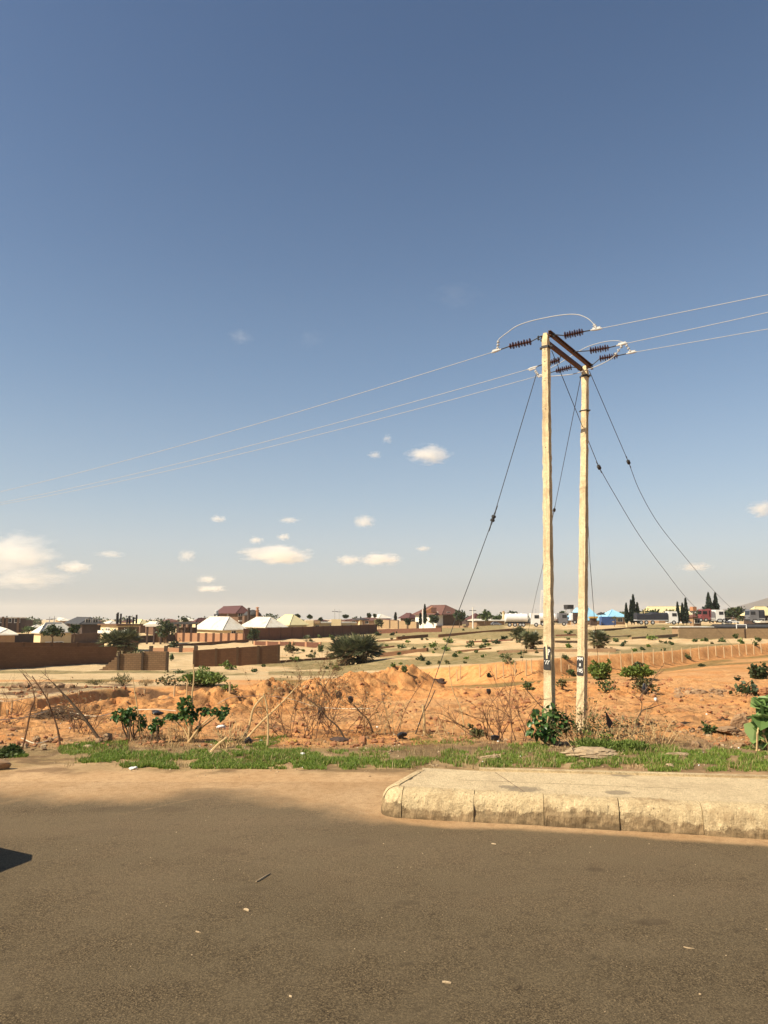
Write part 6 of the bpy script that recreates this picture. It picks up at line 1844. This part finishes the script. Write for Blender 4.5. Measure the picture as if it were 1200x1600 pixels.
def bare_bush(label, px, py, w, h, n=16, mat='twig', depth=2, leaf=None, nl=0, lean=0, kids=3, r=.009):
    g = hit(px, py); rnd = random.Random(nseed()); W_, H_ = hpix(g, w), hpix(g, h); mb = MB(); tips = []
    t = thing('bare_bush', g, label, 'dry bush', 'dry bushes along the verge')
    for i in range(n):
        x = rnd.uniform(-.4, .4) * W_; y = rnd.uniform(-.35, .35) * W_ * .6
        d = Vector((x / W_ * 1.3 + rnd.gauss(0, .3) + lean, rnd.gauss(0, .3), 1))
        p = on_ground(g.x + x, g.y + y, -.03)
        tips += twig(mb, p, d, H_ * rnd.uniform(.55, .95), r, depth, rnd, .5, .0, kids)
    mb.build('branches', M[mat], t)
    if nl:
        rng = np.random.default_rng(nseed()); P = np.array([tuple(p) for p in tips]); C = P[rng.integers(0, len(P), nl)] + rng.normal(size=(nl, 3)) * .06
        V, F = leaves(C, .06, rng, .2, .5); np_mesh('leaves', V, F, M[leaf or 'l_dry'], t)
    return t


bare_bush('big tangled dry brown bush in the middle of the verge', 478, 1150, 96, 92, 17, depth=3, leaf='l_dry', nl=600)
bare_bush('dry brown bush to the right of the big tangled one, thinner', 540, 1150, 70, 64, 11, leaf='l_dry', nl=260)
bare_bush('sparse grey stalks between the dry bush and the bamboo post', 598, 1148, 70, 52, 12, 'paletwig', 1)
bare_bush('sparse bare stalks right of the bamboo post', 700, 1150, 70, 46, 9, 'paletwig', 1)
bare_bush('reddish thorny bare bush left of the leafy plant at the pole', 783, 1156, 90, 84, 13, 'twig', 2, lean=-.15, r=.012)
bare_bush('dry yellow grassy tangle at the foot of the right pole', 930, 1166, 96, 46, 26, 'paletwig', 1, leaf='l_olive', nl=900)
bare_bush('dry grass tangle right of the poles, below the bare branch', 1010, 1164, 80, 42, 18, 'paletwig', 1, leaf='l_dry', nl=200)
bare_bush('small grey thorn bush left of the leafy shrubs at the left', 127, 1146, 44, 50, 14, 'twig', 2, leaf='l_dry', nl=160)
bare_bush('dry stalks standing among the stones at the far left', 12, 1120, 44, 40, 10, 'twig', 1)
bare_bush('tangled root clump of the cut shrub in the grass, pale and splayed', 358, 1168, 36, 34, 18, 'paletwig', 1, r=.014)
bare_bush('dry broken stems under the left leafy shrub', 262, 1158, 90, 34, 22, 'paletwig', 1)
bare_bush('thin reddish stalks at the far left edge above the cut', 4, 1082, 30, 34, 8, 'twig', 1)
bare_bush('bare stalks behind the plant at the left pole, reaching to the right', 888, 1150, 60, 54, 12, 'twig', 1)


# leafy shrubs of the verge
def big_leaf_plant(label, px, py, w, h, leaf, size, n, lob, stems, aspect=.8, name='leafy_shrub', up=.1, droop=.2, group='leafy shrubs along the verge', lobes_px=None, stem_mat='paletwig'):
    sd = nseed(); rng = np.random.default_rng(sd); rnd = random.Random(sd); g = hit(px, py)
    t = thing(name, g, label, 'shrub', group)
    lb = []
    for (lx, ly, lw, lh) in lobes_px:
        c = at(lx, ly, g.y + rnd.uniform(-.15, .15)); lb.append((tuple(c), (hpix(g, lw) / 2, hpix(g, (lw + lh) / 2) / 2.2, hpix(g, lh) / 2)))
    C, d = lobes_points(lb, n, rng, .35)
    # broad leaves: two quads folded along the midrib
    dd = rng.normal(size=(n, 3)) * .6 + d * .9; dd[:, 2] -= droop; dd /= np.linalg.norm(dd, axis=1, keepdims=True)
    nrm = rng.normal(size=(n, 3)) * .45; nrm[:, 2] += 1; s = np.cross(dd, nrm); s /= np.linalg.norm(s, axis=1, keepdims=True); nn = np.cross(s, dd)
    L = size * (.65 + .7 * rng.random((n, 1))); Wd = L * aspect * .5
    b, e = C - dd * L * .5, C + dd * L * .5 - np.array([0, 0, 1]) * L * .12
    m1, m2 = C - dd * L * .12 + nn * L * .02, C + dd * L * .22
    l1, r1 = C - dd * L * .15 + s * Wd + nn * L * .12, C - dd * L * .15 - s * Wd + nn * L * .12
    l2, r2 = C + dd * L * .2 + s * Wd * .8 + nn * L * .08, C + dd * L * .2 - s * Wd * .8 + nn * L * .08
    V = np.stack([b, l1, l2, e, r2, r1, m1, m2], 1).reshape(-1, 3)
    k = np.arange(n)[:, None] * 8
    F = np.concatenate([k + np.array([[0, 6, 1, 1]]), k + np.array([[6, 7, 2, 1]]), k + np.array([[7, 3, 2, 2]]), k + np.array([[0, 5, 6, 6]]), k + np.array([[5, 4, 7, 6]]), k + np.array([[4, 3, 7, 7]])])
    mb = MB(); mb.v = [Vector(v) for v in V]; mb.f = [tuple(dict.fromkeys(int(q) for q in f)) for f in F]
    mb.build('leaves', M[leaf], t)
    st = MB()
    for i in range(stems):
        c = Vector(lb[i % len(lb)][0]); a = on_ground(g.x + rnd.gauss(0, .05), g.y + rnd.gauss(0, .05), -.05)
        st.tube([a, a.lerp(c, .5) + Vector((rnd.gauss(0, .04), rnd.gauss(0, .04), rnd.gauss(0, .03))), c], [.022, .017, .008], 6)
    st.build('stem', M[stem_mat], t)
    return t


big_leaf_plant('glossy green broad leafed plant hiding the foot of the left pole', 858, 1163, 0, 0, 'l_gloss', .12, 270, 0, 9,
               lobes_px=[(858, 1108, 20, 16), (846, 1122, 40, 26), (836, 1140, 30, 28), (868, 1138, 34, 30), (884, 1132, 24, 22), (856, 1148, 40, 24), (872, 1118, 22, 18)])
big_leaf_plant('plant with big pale rounded leaves at the right edge of the photo', 1194, 1172, 0, 0, 'l_big', .30, 120, 0, 8, aspect=1.0, droop=-.1,
               lobes_px=[(1192, 1104, 28, 26), (1198, 1122, 34, 28), (1190, 1140, 30, 26), (1204, 1140, 40, 40), (1188, 1158, 26, 18), (1216, 1116, 44, 50)])
big_leaf_plant('green leafy shrub with drooping clumps, taller one left of the pale sticks', 296, 1160, 0, 0, 'l_gloss', .085, 520, 0, 7,
               lobes_px=[(291, 1103, 26, 30), (297, 1120, 22, 24), (286, 1118, 26, 14), (268, 1120, 26, 12), (316, 1112, 30, 14), (338, 1112, 26, 14), (352, 1110, 16, 16), (346, 1120, 10, 12), (310, 1138, 8, 14)])
big_leaf_plant('smaller green leafy shrub with round clumps at the left', 205, 1156, 0, 0, 'l_gloss', .085, 330, 0, 6, stem_mat='bark',
               lobes_px=[(190, 1118, 34, 22), (204, 1112, 24, 14), (200, 1128, 20, 14), (221, 1130, 16, 24), (210, 1120, 14, 12)])
big_leaf_plant('thin leafy sprig between the two left shrubs', 240, 1158, 0, 0, 'l_gloss', .09, 90, 0, 4, stem_mat='bark', lobes_px=[(246, 1126, 20, 12), (240, 1138, 16, 16), (254, 1130, 12, 10)])
shrub('shrub', 'dark green ground plant at the far left edge by the broken kerb', 18, 1182, 56, 17, 'l_green', lob=8, n=900, size=.07, flat=.6)
shrub('shrub', 'little green plant among the stones right of the poles', 1107, 1148, 22, 18, 'l_green', lob=4, n=120, size=.1)
shrub('shrub', 'low grey green tuft on the verge right of the bamboo post', 746, 1152, 34, 18, 'l_olive', lob=4, n=260, size=.09)
shrub('shrub', 'dense green grass clump at the foot of the right pole', 930, 1172, 110, 24, 'l_bright', lob=10, n=2000, size=.09, aspect=.2, up=1.4)
shrub('shrub', 'grey green weedy clump in the long grass right of the rubble slab', 985, 1173, 80, 18, 'l_bright', lob=8, n=1300, size=.08, aspect=.25, up=1.2)
tag(MB().add([at(946, 1112, 13.2), at(957, 1130, 13.25), at(952, 1138, 13.2), at(948, 1132, 13.15), at(947, 1112, 13.22), at(958, 1130, 13.27), at(953, 1138, 13.22), at(949, 1132, 13.17)],
             [(0, 3, 2, 1), (4, 5, 6, 7), (0, 1, 5, 4), (1, 2, 6, 5), (2, 3, 7, 6), (3, 0, 4, 7)]).build('rag', M['w_dark'], loc=at(950, 1135, 13.2)), 'dark grey rag caught upright on a stick right of the right pole', 'rag')

# ------------------------------------------------------------------ verge grass
def grass(label_name, regions, n, hmin, hmax, wd, mat, seed):
    """blades inside pixel regions [(x0, x1, ytop, ybot, weight)], clumped by noise"""
    rng = np.random.default_rng(seed); wts = np.array([r[4] * (r[1] - r[0]) * (r[3] - r[2]) for r in regions]); wts = wts / wts.sum()
    k = rng.choice(len(regions), n * 3, p=wts); rg = np.array([r[:4] for r in regions])[k]
    px = rg[:, 0] + rng.random(n * 3) * (rg[:, 1] - rg[:, 0]); u_ = rng.random(n * 3); py = rg[:, 2] + u_ * (rg[:, 3] - rg[:, 2])
    ex = np.minimum((px - rg[:, 0]) / (rg[:, 1] - rg[:, 0]), 1 - (px - rg[:, 0]) / (rg[:, 1] - rg[:, 0])) * 2
    ok = (fbm(px / 26, py / 7, seed, 4) + .16 * np.minimum(1, ex * 2) + .10 * np.sin(u_ * 3.14)) > .635
    # rows on the verge to distances, from the base profile
    Yt = np.linspace(10, 22, 400); z = base_z(0 * Yt, Yt); rowt = 800 + F_PX * (Yt * SP - (z - CAM_H) * CP) / (Yt * CP + (z - CAM_H) * SP)
    Y = np.interp(py, rowt[::-1], Yt[::-1]); X = (px - 600) / F_PX * (Y * CP + (base_z(0 * Y, Y) - CAM_H) * SP)
    X, Y = X[ok][:n], Y[ok][:n]; m = len(X); Z = ground_z(X, Y)
    h = (hmin + (hmax - hmin) * rng.random(m)) * (.55 + .9 * fbm(X * 1.7, Y * 1.7, seed + 1, 3))
    a = rng.random(m) * 6.283; b = rng.random(m) * 6.283; ln = rng.random(m) * .8
    sx, sy = np.cos(a) * wd / 2, np.sin(a) * wd / 2
    base = np.stack([X, Y, Z - .01], -1); tip = base + np.stack([np.cos(b) * h * ln, np.sin(b) * h * ln, h], -1); mid = base + (tip - base) * .5 + np.stack([0 * h, 0 * h, h * .12], -1)
    s = np.stack([sx, sy, 0 * sx], -1)
    V = np.stack([base - s, base + s, mid + s * .8, tip, mid - s * .8], 1).reshape(-1, 3)
    kk = np.arange(m)[:, None] * 5
    me_f = np.concatenate([kk + np.array([[0, 1, 2, 4]]), kk + np.array([[4, 2, 3, 3]])])
    q = kk + np.array([[0, 1, 2, 4]]); tr_ = kk + np.array([[4, 2, 3]])
    V2 = V.astype(np.float32); me = bpy.data.meshes.new(label_name)
    me.vertices.add(len(V2)); me.vertices.foreach_set('co', V2.ravel())
    li = np.concatenate([q.ravel(), tr_.ravel()]).astype(np.int32); me.loops.add(len(li)); me.loops.foreach_set('vertex_index', li)
    me.polygons.add(2 * m); me.polygons.foreach_set('loop_start', np.concatenate([np.arange(m) * 4, 4 * m + np.arange(m) * 3]).astype(np.int32)); me.polygons.foreach_set('loop_total', np.concatenate([np.full(m, 4), np.full(m, 3)]).astype(np.int32))
    me.update(calc_edges=True); me.materials.append(mat)
    o = bpy.data.objects.new(label_name, me); COL.objects.link(o)
    return tag(o, kind='stuff')


tag(grass('grass', [(90, 200, 1160, 1190, 1.0), (100, 560, 1174, 1201, 1.5), (200, 330, 1180, 1202, 1.0), (320, 470, 1158, 1202, 1.4), (395, 450, 1150, 1172, 1.2), (460, 560, 1168, 1203, 1.3), (540, 700, 1184, 1200, .9), (560, 640, 1168, 1182, .35), (690, 800, 1170, 1199, 1.0),
                    (640, 760, 1150, 1164, .4), (760, 900, 1160, 1200, 1.2), (880, 1000, 1180, 1202, 1.3), (930, 1200, 1166, 1188, 1.2), (990, 1210, 1184, 1206, .75), (-10, 45, 1172, 1186, .8)], 90000, .02, .075, .011, M['grass'], 77), 'short green grass growing along the verge', 'grass')
tag(grass('dry_grass', [(100, 560, 1150, 1200, .5), (560, 1200, 1150, 1204, .55), (0, 300, 1100, 1160, .15), (300, 1200, 1095, 1150, .10), (230, 330, 1150, 1170, 1.0), (880, 1060, 1130, 1170, 1.3)], 9000, .04, .12, .009, M['l_dry'], 78), 'dry straw coloured grass mixed into the verge', 'grass')

# ------------------------------------------------------------------ stones, clods, rubbish
def rock(label, px, py, w, h, mat='rock', seed=None, name='rock', cat='rock', group=None, rot=0.0, depth=.8, amp=.28):
    g = hit(px, py); s = nseed()
    o = MB().blob(g + Vector((0, 0, hpix(g, h) * .35)), (hpix(g, w) / 2, hpix(g, w) / 2 * depth, hpix(g, h) * .62), s, amp, 4 if w > 18 else 3, rot, rough=.16).build(name, M[mat], loc=g)
    return tag(o, label, cat, group)


rock('broken upright brown slab of rock on the dirt near the right edge', 1160, 1136, 21, 20, 'rock', depth=.5, amp=.4)
rock('flat brown slab lying below the upright one near the right edge', 1140, 1145, 46, 9, 'rock', rot=.3)
rock('second flat slab under the pale leafed plant at the right edge', 1166, 1149, 34, 8, 'rock')
rock('dark pointed stone standing in the grass edge right of the poles', 1103, 1168, 9, 15, 'rock', depth=.6)
rock('brown stone just left of the dark pointed one', 1086, 1167, 14, 10, 'rock')
rock('brown stone at the grass edge beneath the flat slabs', 1155, 1168, 18, 8, 'rock')
rock('dark stone among the clods right of the pointed stone', 1126, 1165, 12, 6, 'rock')
rock('wide slab of pale broken concrete half buried in the grass below the right pole', 930, 1181, 88, 10, 'palerock', name='rubble_slab', cat='rubble', depth=.6, amp=.3)
rock('small chunk at the left end of the half buried concrete slab', 892, 1182, 16, 13, 'palerock', name='rubble_slab', cat='rubble')
rock('flat pale slab lying in the grass behind the pavement, left of the poles', 766, 1186, 32, 6, 'palerock', name='rubble_slab', cat='rubble', depth=.6)
rock('little pale rubble heap at the back edge of the pavement, right of the poles', 1047, 1199, 16, 6, 'palerock', name='rubble_slab', cat='rubble')
rock('flat pale slab in the grass below the clods, right of the poles', 1060, 1181, 34, 5, 'palerock', name='rubble_slab', cat='rubble')
rock('grey boulder at the foot of the thick leaning branch', 153, 1163, 15, 11, 'rock')
rock('grey boulder right of the foot of the thick leaning branch', 169, 1157, 16, 11, 'rock')
rock('flat pale stone in the grass left of the thick leaning branch', 137, 1168, 16, 5, 'palerock')
rock('brown rounded stone on the dirt at the left, between two branches', 56, 1160, 12, 10, 'rock')
rock('pale stone on the dirt left of the brown rounded one', 38, 1168, 12, 7, 'palerock')
rock('dark stone on the dirt right of the brown rounded one', 79, 1159, 10, 7, 'rock')
rock('orange brown stone by the dry bush at the grass edge', 567, 1162, 15, 13, 'clod', amp=.15)
rock('reddish clod on the slope at the right edge above the pale leafed plant', 1196, 1088, 26, 14, 'clod')
rock('pale stone on the dirt between the thin branch and the grass', 68, 1171, 10, 8, 'palerock')


def bagthing(label, px, py, w, h, mat='bag', name='plastic_bag', lift=0.0):
    g = hit(px, py); s = nseed(); mb = MB(); rnd = random.Random(s)
    c0 = g + Vector((0, 0, hpix(g, lift + h * .35)))
    for k in range(4):
        mb.blob(c0 + Vector((rnd.uniform(-.2, .2) * hpix(g, w), rnd.uniform(-.1, .1) * hpix(g, w), rnd.uniform(-.15, .2) * hpix(g, h))), (hpix(g, w) * rnd.uniform(.22, .36), hpix(g, w) * .25, hpix(g, h) * rnd.uniform(.3, .45)), s + k, .5, 2)
    return tag(mb.build(name, M[mat], loc=g), label, 'rubbish', 'rubbish on the verge')


bagthing('black plastic bag lying at the foot of the long pale leaning pole', 385, 1162, 20, 12)
bagthing('black box like plastic bag at the grass edge under the bare twigs', 626, 1154, 18, 13)
bagthing('black plastic bag in the grass edge left of the thorny bare bush', 772, 1157, 18, 10)
bagthing('black plastic rag hung high in the dry bush', 529, 1090, 12, 14, lift=2)
bagthing('black plastic rag on the tip of the branch right of the dry bush', 549, 1100, 14, 12, lift=2)
bagthing('black plastic rag hung low in the dry bush', 503, 1122, 11, 20, lift=2)
bagthing('small dark rag hung in the top of the thorny bare bush', 764, 1086, 9, 10, lift=2)
bagthing('bluish black bag on the dug earth left of the taller leafy shrub', 246, 1116, 24, 7)
bagthing('grey black scrap pile on the slope right of the red mound', 690, 1069, 26, 12, 'w_dark')
bagthing('yellow brown bit of rubbish in the grass below the dry bush', 458, 1163, 18, 10, 'yellowlitter')
bagthing('dark torn scrap hanging on the bare branch right of the poles', 1010, 1088, 14, 16, lift=4)
bagthing('crumpled white plastic on the sand at the left below the grass', 208, 1202, 16, 5, 'litter', 'litter')
bagthing('white scrap in the grass below the dry bush', 473, 1181, 8, 6, 'litter', 'litter')
bagthing('white scrap caught on the bare branch right of the poles', 1025, 1095, 7, 6, 'litter', 'litter')
bagthing('grey scraps heaped at the foot of the dry bush', 535, 1158, 40, 8, 'w_dark')
bagthing('white and grey scrap by the taller leafy shrub on the dirt', 344, 1138, 16, 7, 'litter', 'litter')
# brush heap on the left cut
g = hit(92, 1122)
bh = thing('brush_heap', g, 'low dark heap of cut brush on the left cut under the crossing branches', 'brush heap')
mb = MB(); rnd = random.Random(4)
for i in range(260):
    x = rnd.gauss(0, .32) * hpix(g, 64); z = abs(rnd.gauss(0, .5)) * hpix(g, 13) * max(.1, 1 - abs(x) / hpix(g, 66))
    p = on_ground(g.x + x, g.y + rnd.gauss(0, .3), z); d = Vector((rnd.choice((-1, 1)), rnd.gauss(0, .5), rnd.gauss(-.1, .2))).normalized() * rnd.uniform(.2, .6)
    mb.tube([p - d * .5, p + Vector((0, 0, .02)), p + d * .5], .008, 4, cap=False)
mb.build('twigs', M['bark'], bh)


def scatter(name, n, region, smin, smax, mat, seed, lab, sub=1):
    rng = np.random.default_rng(seed); mb = MB(); k = 0
    x0, x1, y0, y1 = region
    while k < n:
        px, py = rng.uniform(x0, x1), rng.uniform(y0, y1)
        if fbm(np.array([px / 40]), np.array([py / 12]), seed, 4)[0] < .5: continue
        Yt = np.linspace(10, 50, 300); u = uof(px, py); z = base_z(u * Yt, Yt); row = 800 + F_PX * (Yt * SP - (z - CAM_H) * CP) / (Yt * CP + (z - CAM_H) * SP)
        Y = float(np.interp(py, row[::-1], Yt[::-1])); X = u * Y; s = (smin + (smax - smin) * rng.random() ** 2.5) * (Y / 16) ** .6
        mb.blob(on_ground(X, Y, s * .2), (s, s * rng.uniform(.6, 1), s * rng.uniform(.45, .8)), int(rng.integers(1e6)), .35, sub, rng.random() * 6); k += 1
    return tag(mb.build(name, M[mat]), lab, 'clods', kind='stuff')


scatter('earth_clods', 2600, (-20, 1220, 1060, 1168), .015, .10, 'clod', 3, 'loose clods of earth strewn over the dug ground')
scatter('stones', 420, (-20, 1220, 1085, 1175), .015, .08, 'rock', 4, 'small brown stones strewn over the dug ground')
scatter('rubble_bits', 260, (560, 1220, 1142, 1200), .012, .05, 'palerock', 6, 'pale bits of rubble in the verge')
scatter('litter_bits', 70, (-20, 1220, 1120, 1200), .012, .035, 'litter', 15, 'small pale bits of litter in the verge')
scatter('pebbles', 260, (-20, 640, 1152, 1215), .008, .03, 'palerock', 8, 'pale pebbles on the sandy verge')
scatter('footing_rubble', 160, (1000, 1140, 1076, 1090), .03, .13, 'rock', 9, 'line of loose stones across the dirt right of the poles')
scatter('footing_rubble', 90, (0, 190, 1044, 1054), .06, .2, 'rock', 10, 'line of loose stones under the long dark wall')

# bits lying on the asphalt
def bit(label, pts, w, mat='palerock', name='twig', cat='debris'):
    P = [hit(*p) + Vector((0, 0, .012)) for p in pts]
    mb = MB(); n = len(P); mb.tube(curve(P, 3), [w * (.5 + .5 * math.sin(math.pi * (i + .5) / (3 * (n - 1) + 1))) for i in range(3 * (n - 1) + 1)], 5)
    return tag(mb.build(name, M[mat], loc=P[0]), label, cat, 'bits lying on the asphalt')


bit('longest pale splinter of wood on the asphalt, slanting', [(400, 1380), (409, 1375), (422, 1367)], 0.0088)
bit('pale scrap of peel on the asphalt below the long splinter', [(381, 1423), (386, 1424), (389, 1426)], 0.0099)
bit('short pale scrap lying low on the asphalt, right of the middle', [(691, 1537), (697, 1538), (705, 1539)], 0.0077)
bit('tiny pale chip on the asphalt near the left foot of the pavement', [(768, 1320), (775, 1321)], 0.0077)
bit('small pale scrap far left on the asphalt under the long splinter', [(306, 1458), (312, 1460)], 0.0066)
bit('tiny chip near the bottom of the photo, left half', [(452, 1559), (456, 1561)], 0.0066)
bit('tiny chip on the asphalt at the lower right', [(1092, 1556), (1096, 1557)], 0.0055)
bit('thin pale straw on the asphalt in the right part of the road', [(1068, 1482), (1075, 1484), (1085, 1485)], 0.0044)
rng = np.random.default_rng(12); mb = MB()
for i in range(420):
    Y = 3.6 + 5.2 * rng.random() ** 1.3; x = (rng.random() - .5) * 1.16 * Y; s = .0025 + .006 * rng.random() ** 4
    mb.blob((x, Y, .004 + s * .4), (s, s * rng.uniform(.6, 1), s * .6), i, .3, 1, rng.random() * 6)
tag(mb.build('grit', M['palerock']), 'loose grit scattered over the asphalt', 'grit', kind='stuff')
# ------------------------------------------------------------------ clouds: soft volumes far beyond the town
def cloud_mat(name, dens, seed, thresh):
    t = NT(name)
    v = t.n('ShaderNodeTexCoord').outputs['Object']
    ln = t.n('ShaderNodeVectorMath', operation='LENGTH'); t.l(v, ln.inputs[0])
    ad = t.n('ShaderNodeVectorMath', operation='ADD'); t.l(v, ad.inputs[0]); ad.inputs[1].default_value = (seed * 3.1, seed * 1.7, seed)
    n = t.noise(ad.outputs[0], 2.1, 8, 0.68)
    fall = t.math('SUBTRACT', 1.0, ln.outputs['Value'])
    f = t.math('ADD', t.math('MULTIPLY', fall, .9), t.math('MULTIPLY', t.math('SUBTRACT', n, .5), 2.6))
    f = t.math('SUBTRACT', f, thresh)
    f = t.math('MULTIPLY', t.math('MAXIMUM', f, 0.0), dens)
    f = t.math('MULTIPLY', f, t.math('GREATER_THAN', fall, 0.0))
    p = t.n('ShaderNodeVolumePrincipled'); p.inputs['Color'].default_value = (.97, .965, .95, 1); p.inputs['Anisotropy'].default_value = 0.3
    t.l(f, p.inputs['Density']); t.l(p.outputs[0], t.out.inputs['Volume'])
    return t.m


CD = 7000.0
CLOUDS = [  # centre x, y, width, height (photo pixels), density, threshold, label
    (14, 864, 190, 80, .8, .16, 'largest pale cloud, cut off by the left edge of the sky'),
    (116, 886, 66, 24, 1.0, .2, 'flat little cloud just right of the large one at the left edge'),
    (44, 904, 170, 40, .35, .16, 'thin low cloud under the large one at the left edge'),
    (400, 844, 30, 16, 1.0, .2, 'tiny puff above the left end of the long flat cloud'),
    (443, 839, 28, 15, 1.0, .2, 'tiny puff above the right end of the long flat cloud'),
    (432, 867, 140, 36, 1.3, .18, 'long flat white cloud low in the middle left of the sky'),
    (545, 875, 50, 22, 1.1, .2, 'small cloud joined to the left of the flat cloud over the brown roofed villa'),
    (594, 874, 84, 26, 1.2, .18, 'flat white cloud left of the brown roofed villa'),
    (569, 815, 46, 26, 1.1, .18, 'small round cloud above the flat one in the middle of the sky'),
    (341, 811, 32, 16, .9, .2, 'tiny cloud highest above the minarets'),
    (292, 868, 36, 28, .9, .2, 'small cloud left of the long flat one, shaped like a slanting wisp'),
    (323, 905, 40, 16, .9, .2, 'small low cloud, upper of two above the red roofed house'),
    (330, 920, 60, 14, .8, .2, 'small low cloud, lower of two above the red roofed house'),
    (670, 710, 90, 36, 1.1, .16, 'bright white cloud left of the concrete poles, highest of the clear ones'),
    (605, 686, 22, 20, .6, .2, 'tiny wisp above and left of the bright white cloud'),
    (586, 711, 30, 14, .5, .2, 'tiny wisp level with the bright white cloud, on its left'),
    (376, 526, 52, 30, .10, .2, 'faint wisp high in the left of the blue sky'),
    (486, 530, 60, 44, .03, .2, 'barely visible smear of cloud right of the high faint wisp'),
    (712, 462, 110, 46, .025, .2, 'barely visible streak of cloud high above the poles'),
    (1192, 795, 60, 32, 1.1, .18, 'small bright cloud cut off by the right edge of the sky'),
    (1086, 886, 66, 18, .5, .2, 'faint flat cloud over the cypress trees'),
    (661, 857, 30, 12, .6, .2, 'tiny faint cloud between the flat cloud and the left pole'),
    (452, 813, 44, 12, .4, .2, 'faint thin streak above the puffs in the middle left of the sky'),
    (172, 866, 60, 14, .25, .2, 'very faint low streak near the left of the sky'),
]
for i, (cx, cy, w, h, dn, th, lab) in enumerate(CLOUDS):
    d = CD * (1 + .03 * (i % 5))
    c = at(cx, cy, d); k = d / F_PX
    bm = bmesh.new(); bmesh.ops.create_icosphere(bm, subdivisions=3, radius=1)
    me = bpy.data.meshes.new('cloud'); bm.to_mesh(me); bm.free()
    o = bpy.data.objects.new('cloud', me); COL.objects.link(o)
    o.location = c; o.scale = (w * k * .47, max(w, h) * k * .40, h * k * .48)
    me.materials.append(cloud_mat('cloud_mat', dn * 3.2 / (h * k), i + 1, th))
    tag(o, lab, 'cloud', 'small clouds in the sky')

# ------------------------------------------------------------------ thin dusty air over the plain
mb = MB(); mb.box((0, 1200, -60), (9000, 9600, 240))
me_h = mb.build('haze', None)
t = NT('haze_mat'); hv = t.n('ShaderNodeVolumePrincipled'); hv.inputs['Color'].default_value = (.93, .92, .90, 1); hv.inputs['Density'].default_value = HAZE_D; hv.inputs['Anisotropy'].default_value = .2
t.l(hv.outputs[0], t.out.inputs['Volume']); me_h.data.materials.append(t.m); tag(me_h, kind='stuff')

# ------------------------------------------------------------------ daylight
W = bpy.data.worlds.new('World'); SC.world = W; W.use_nodes = True
nt = W.node_tree; nt.nodes.clear()
sky = nt.nodes.new('ShaderNodeTexSky'); sky.sky_type = 'NISHITA'; sky.sun_disc = False
sky.sun_elevation = SUN_EL
sky.sun_rotation = math.atan2(SUN_TO.x, SUN_TO.y)
sky.altitude = 400; sky.air_density = SKY_AIR; sky.dust_density = SKY_DUST; sky.ozone_density = SKY_OZONE
bg = nt.nodes.new('ShaderNodeBackground'); bg.inputs['Strength'].default_value = SKY_STR
wo = nt.nodes.new('ShaderNodeOutputWorld')
# dusty air near the horizon: the sky pales towards warm white over its lowest part
tc = nt.nodes.new('ShaderNodeTexCoord'); sx = nt.nodes.new('ShaderNodeSeparateXYZ'); nt.links.new(tc.outputs['Generated'], sx.inputs[0])
rp = nt.nodes.new('ShaderNodeValToRGB'); rp.color_ramp.interpolation = 'B_SPLINE'; nt.links.new(sx.outputs[2], rp.inputs[0])
el = rp.color_ramp.elements
while len(el) < len(HAZE): el.new(.5)
for e_, (p_, v_) in zip(el, HAZE): e_.position = p_; e_.color = (v_, v_, v_, 1)
mx = nt.nodes.new('ShaderNodeMix'); mx.data_type = 'RGBA'; nt.links.new(rp.outputs[0], mx.inputs[0]); nt.links.new(sky.outputs[0], mx.inputs[6]); 
rc = nt.nodes.new('ShaderNodeValToRGB'); nt.links.new(sx.outputs[2], rc.inputs[0]); ec = rc.color_ramp.elements
while len(ec) < len(HAZE_COLS): ec.new(.5)
for e_, (p_, v_) in zip(ec, HAZE_COLS): e_.position = p_; e_.color = (*v_, 1)
sc_ = nt.nodes.new('ShaderNodeVectorMath'); sc_.operation = 'SCALE'; sc_.inputs['Scale'].default_value = 6.1; nt.links.new(rc.outputs[0], sc_.inputs[0])
nt.links.new(sc_.outputs[0], mx.inputs[7])
nt.links.new(mx.outputs[2], bg.inputs['Color'])
nt.links.new(bg.outputs[0], wo.inputs['Surface'])
sun = bpy.data.lights.new('sun', 'SUN'); sun.energy = SUN_STR; sun.angle = R(0.53); sun.color = SUN_COL
so = bpy.data.objects.new('sun', sun); COL.objects.link(so)
so.location = (0, 0, 60); so.rotation_euler = (-SUN_TO).to_track_quat('-Z', 'Y').to_euler()

# ------------------------------------------------------------------ camera
cam = bpy.data.cameras.new('camera'); co = bpy.data.objects.new('camera', cam); COL.objects.link(co)
co.location = (0, 0, CAM_H); co.rotation_euler = (math.pi / 2 + PITCH, 0, 0)
cam.sensor_fit = 'VERTICAL'; cam.sensor_height = 36; cam.sensor_width = 27; cam.lens = 26
cam.clip_start = 0.05; cam.clip_end = 40000
SC.camera = co
SC.view_settings.view_transform = 'Standard'; SC.view_settings.look = 'None'
SC.view_settings.exposure = EXPO; SC.view_settings.gamma = 1
SC.render.resolution_x = 768; SC.render.resolution_y = 1024
SC.render.engine = 'CYCLES'
SC.cycles.max_bounces = 6; SC.cycles.diffuse_bounces = 3; SC.cycles.transparent_max_bounces = 12; SC.cycles.volume_bounces = 5
SC.cycles.use_denoising = True
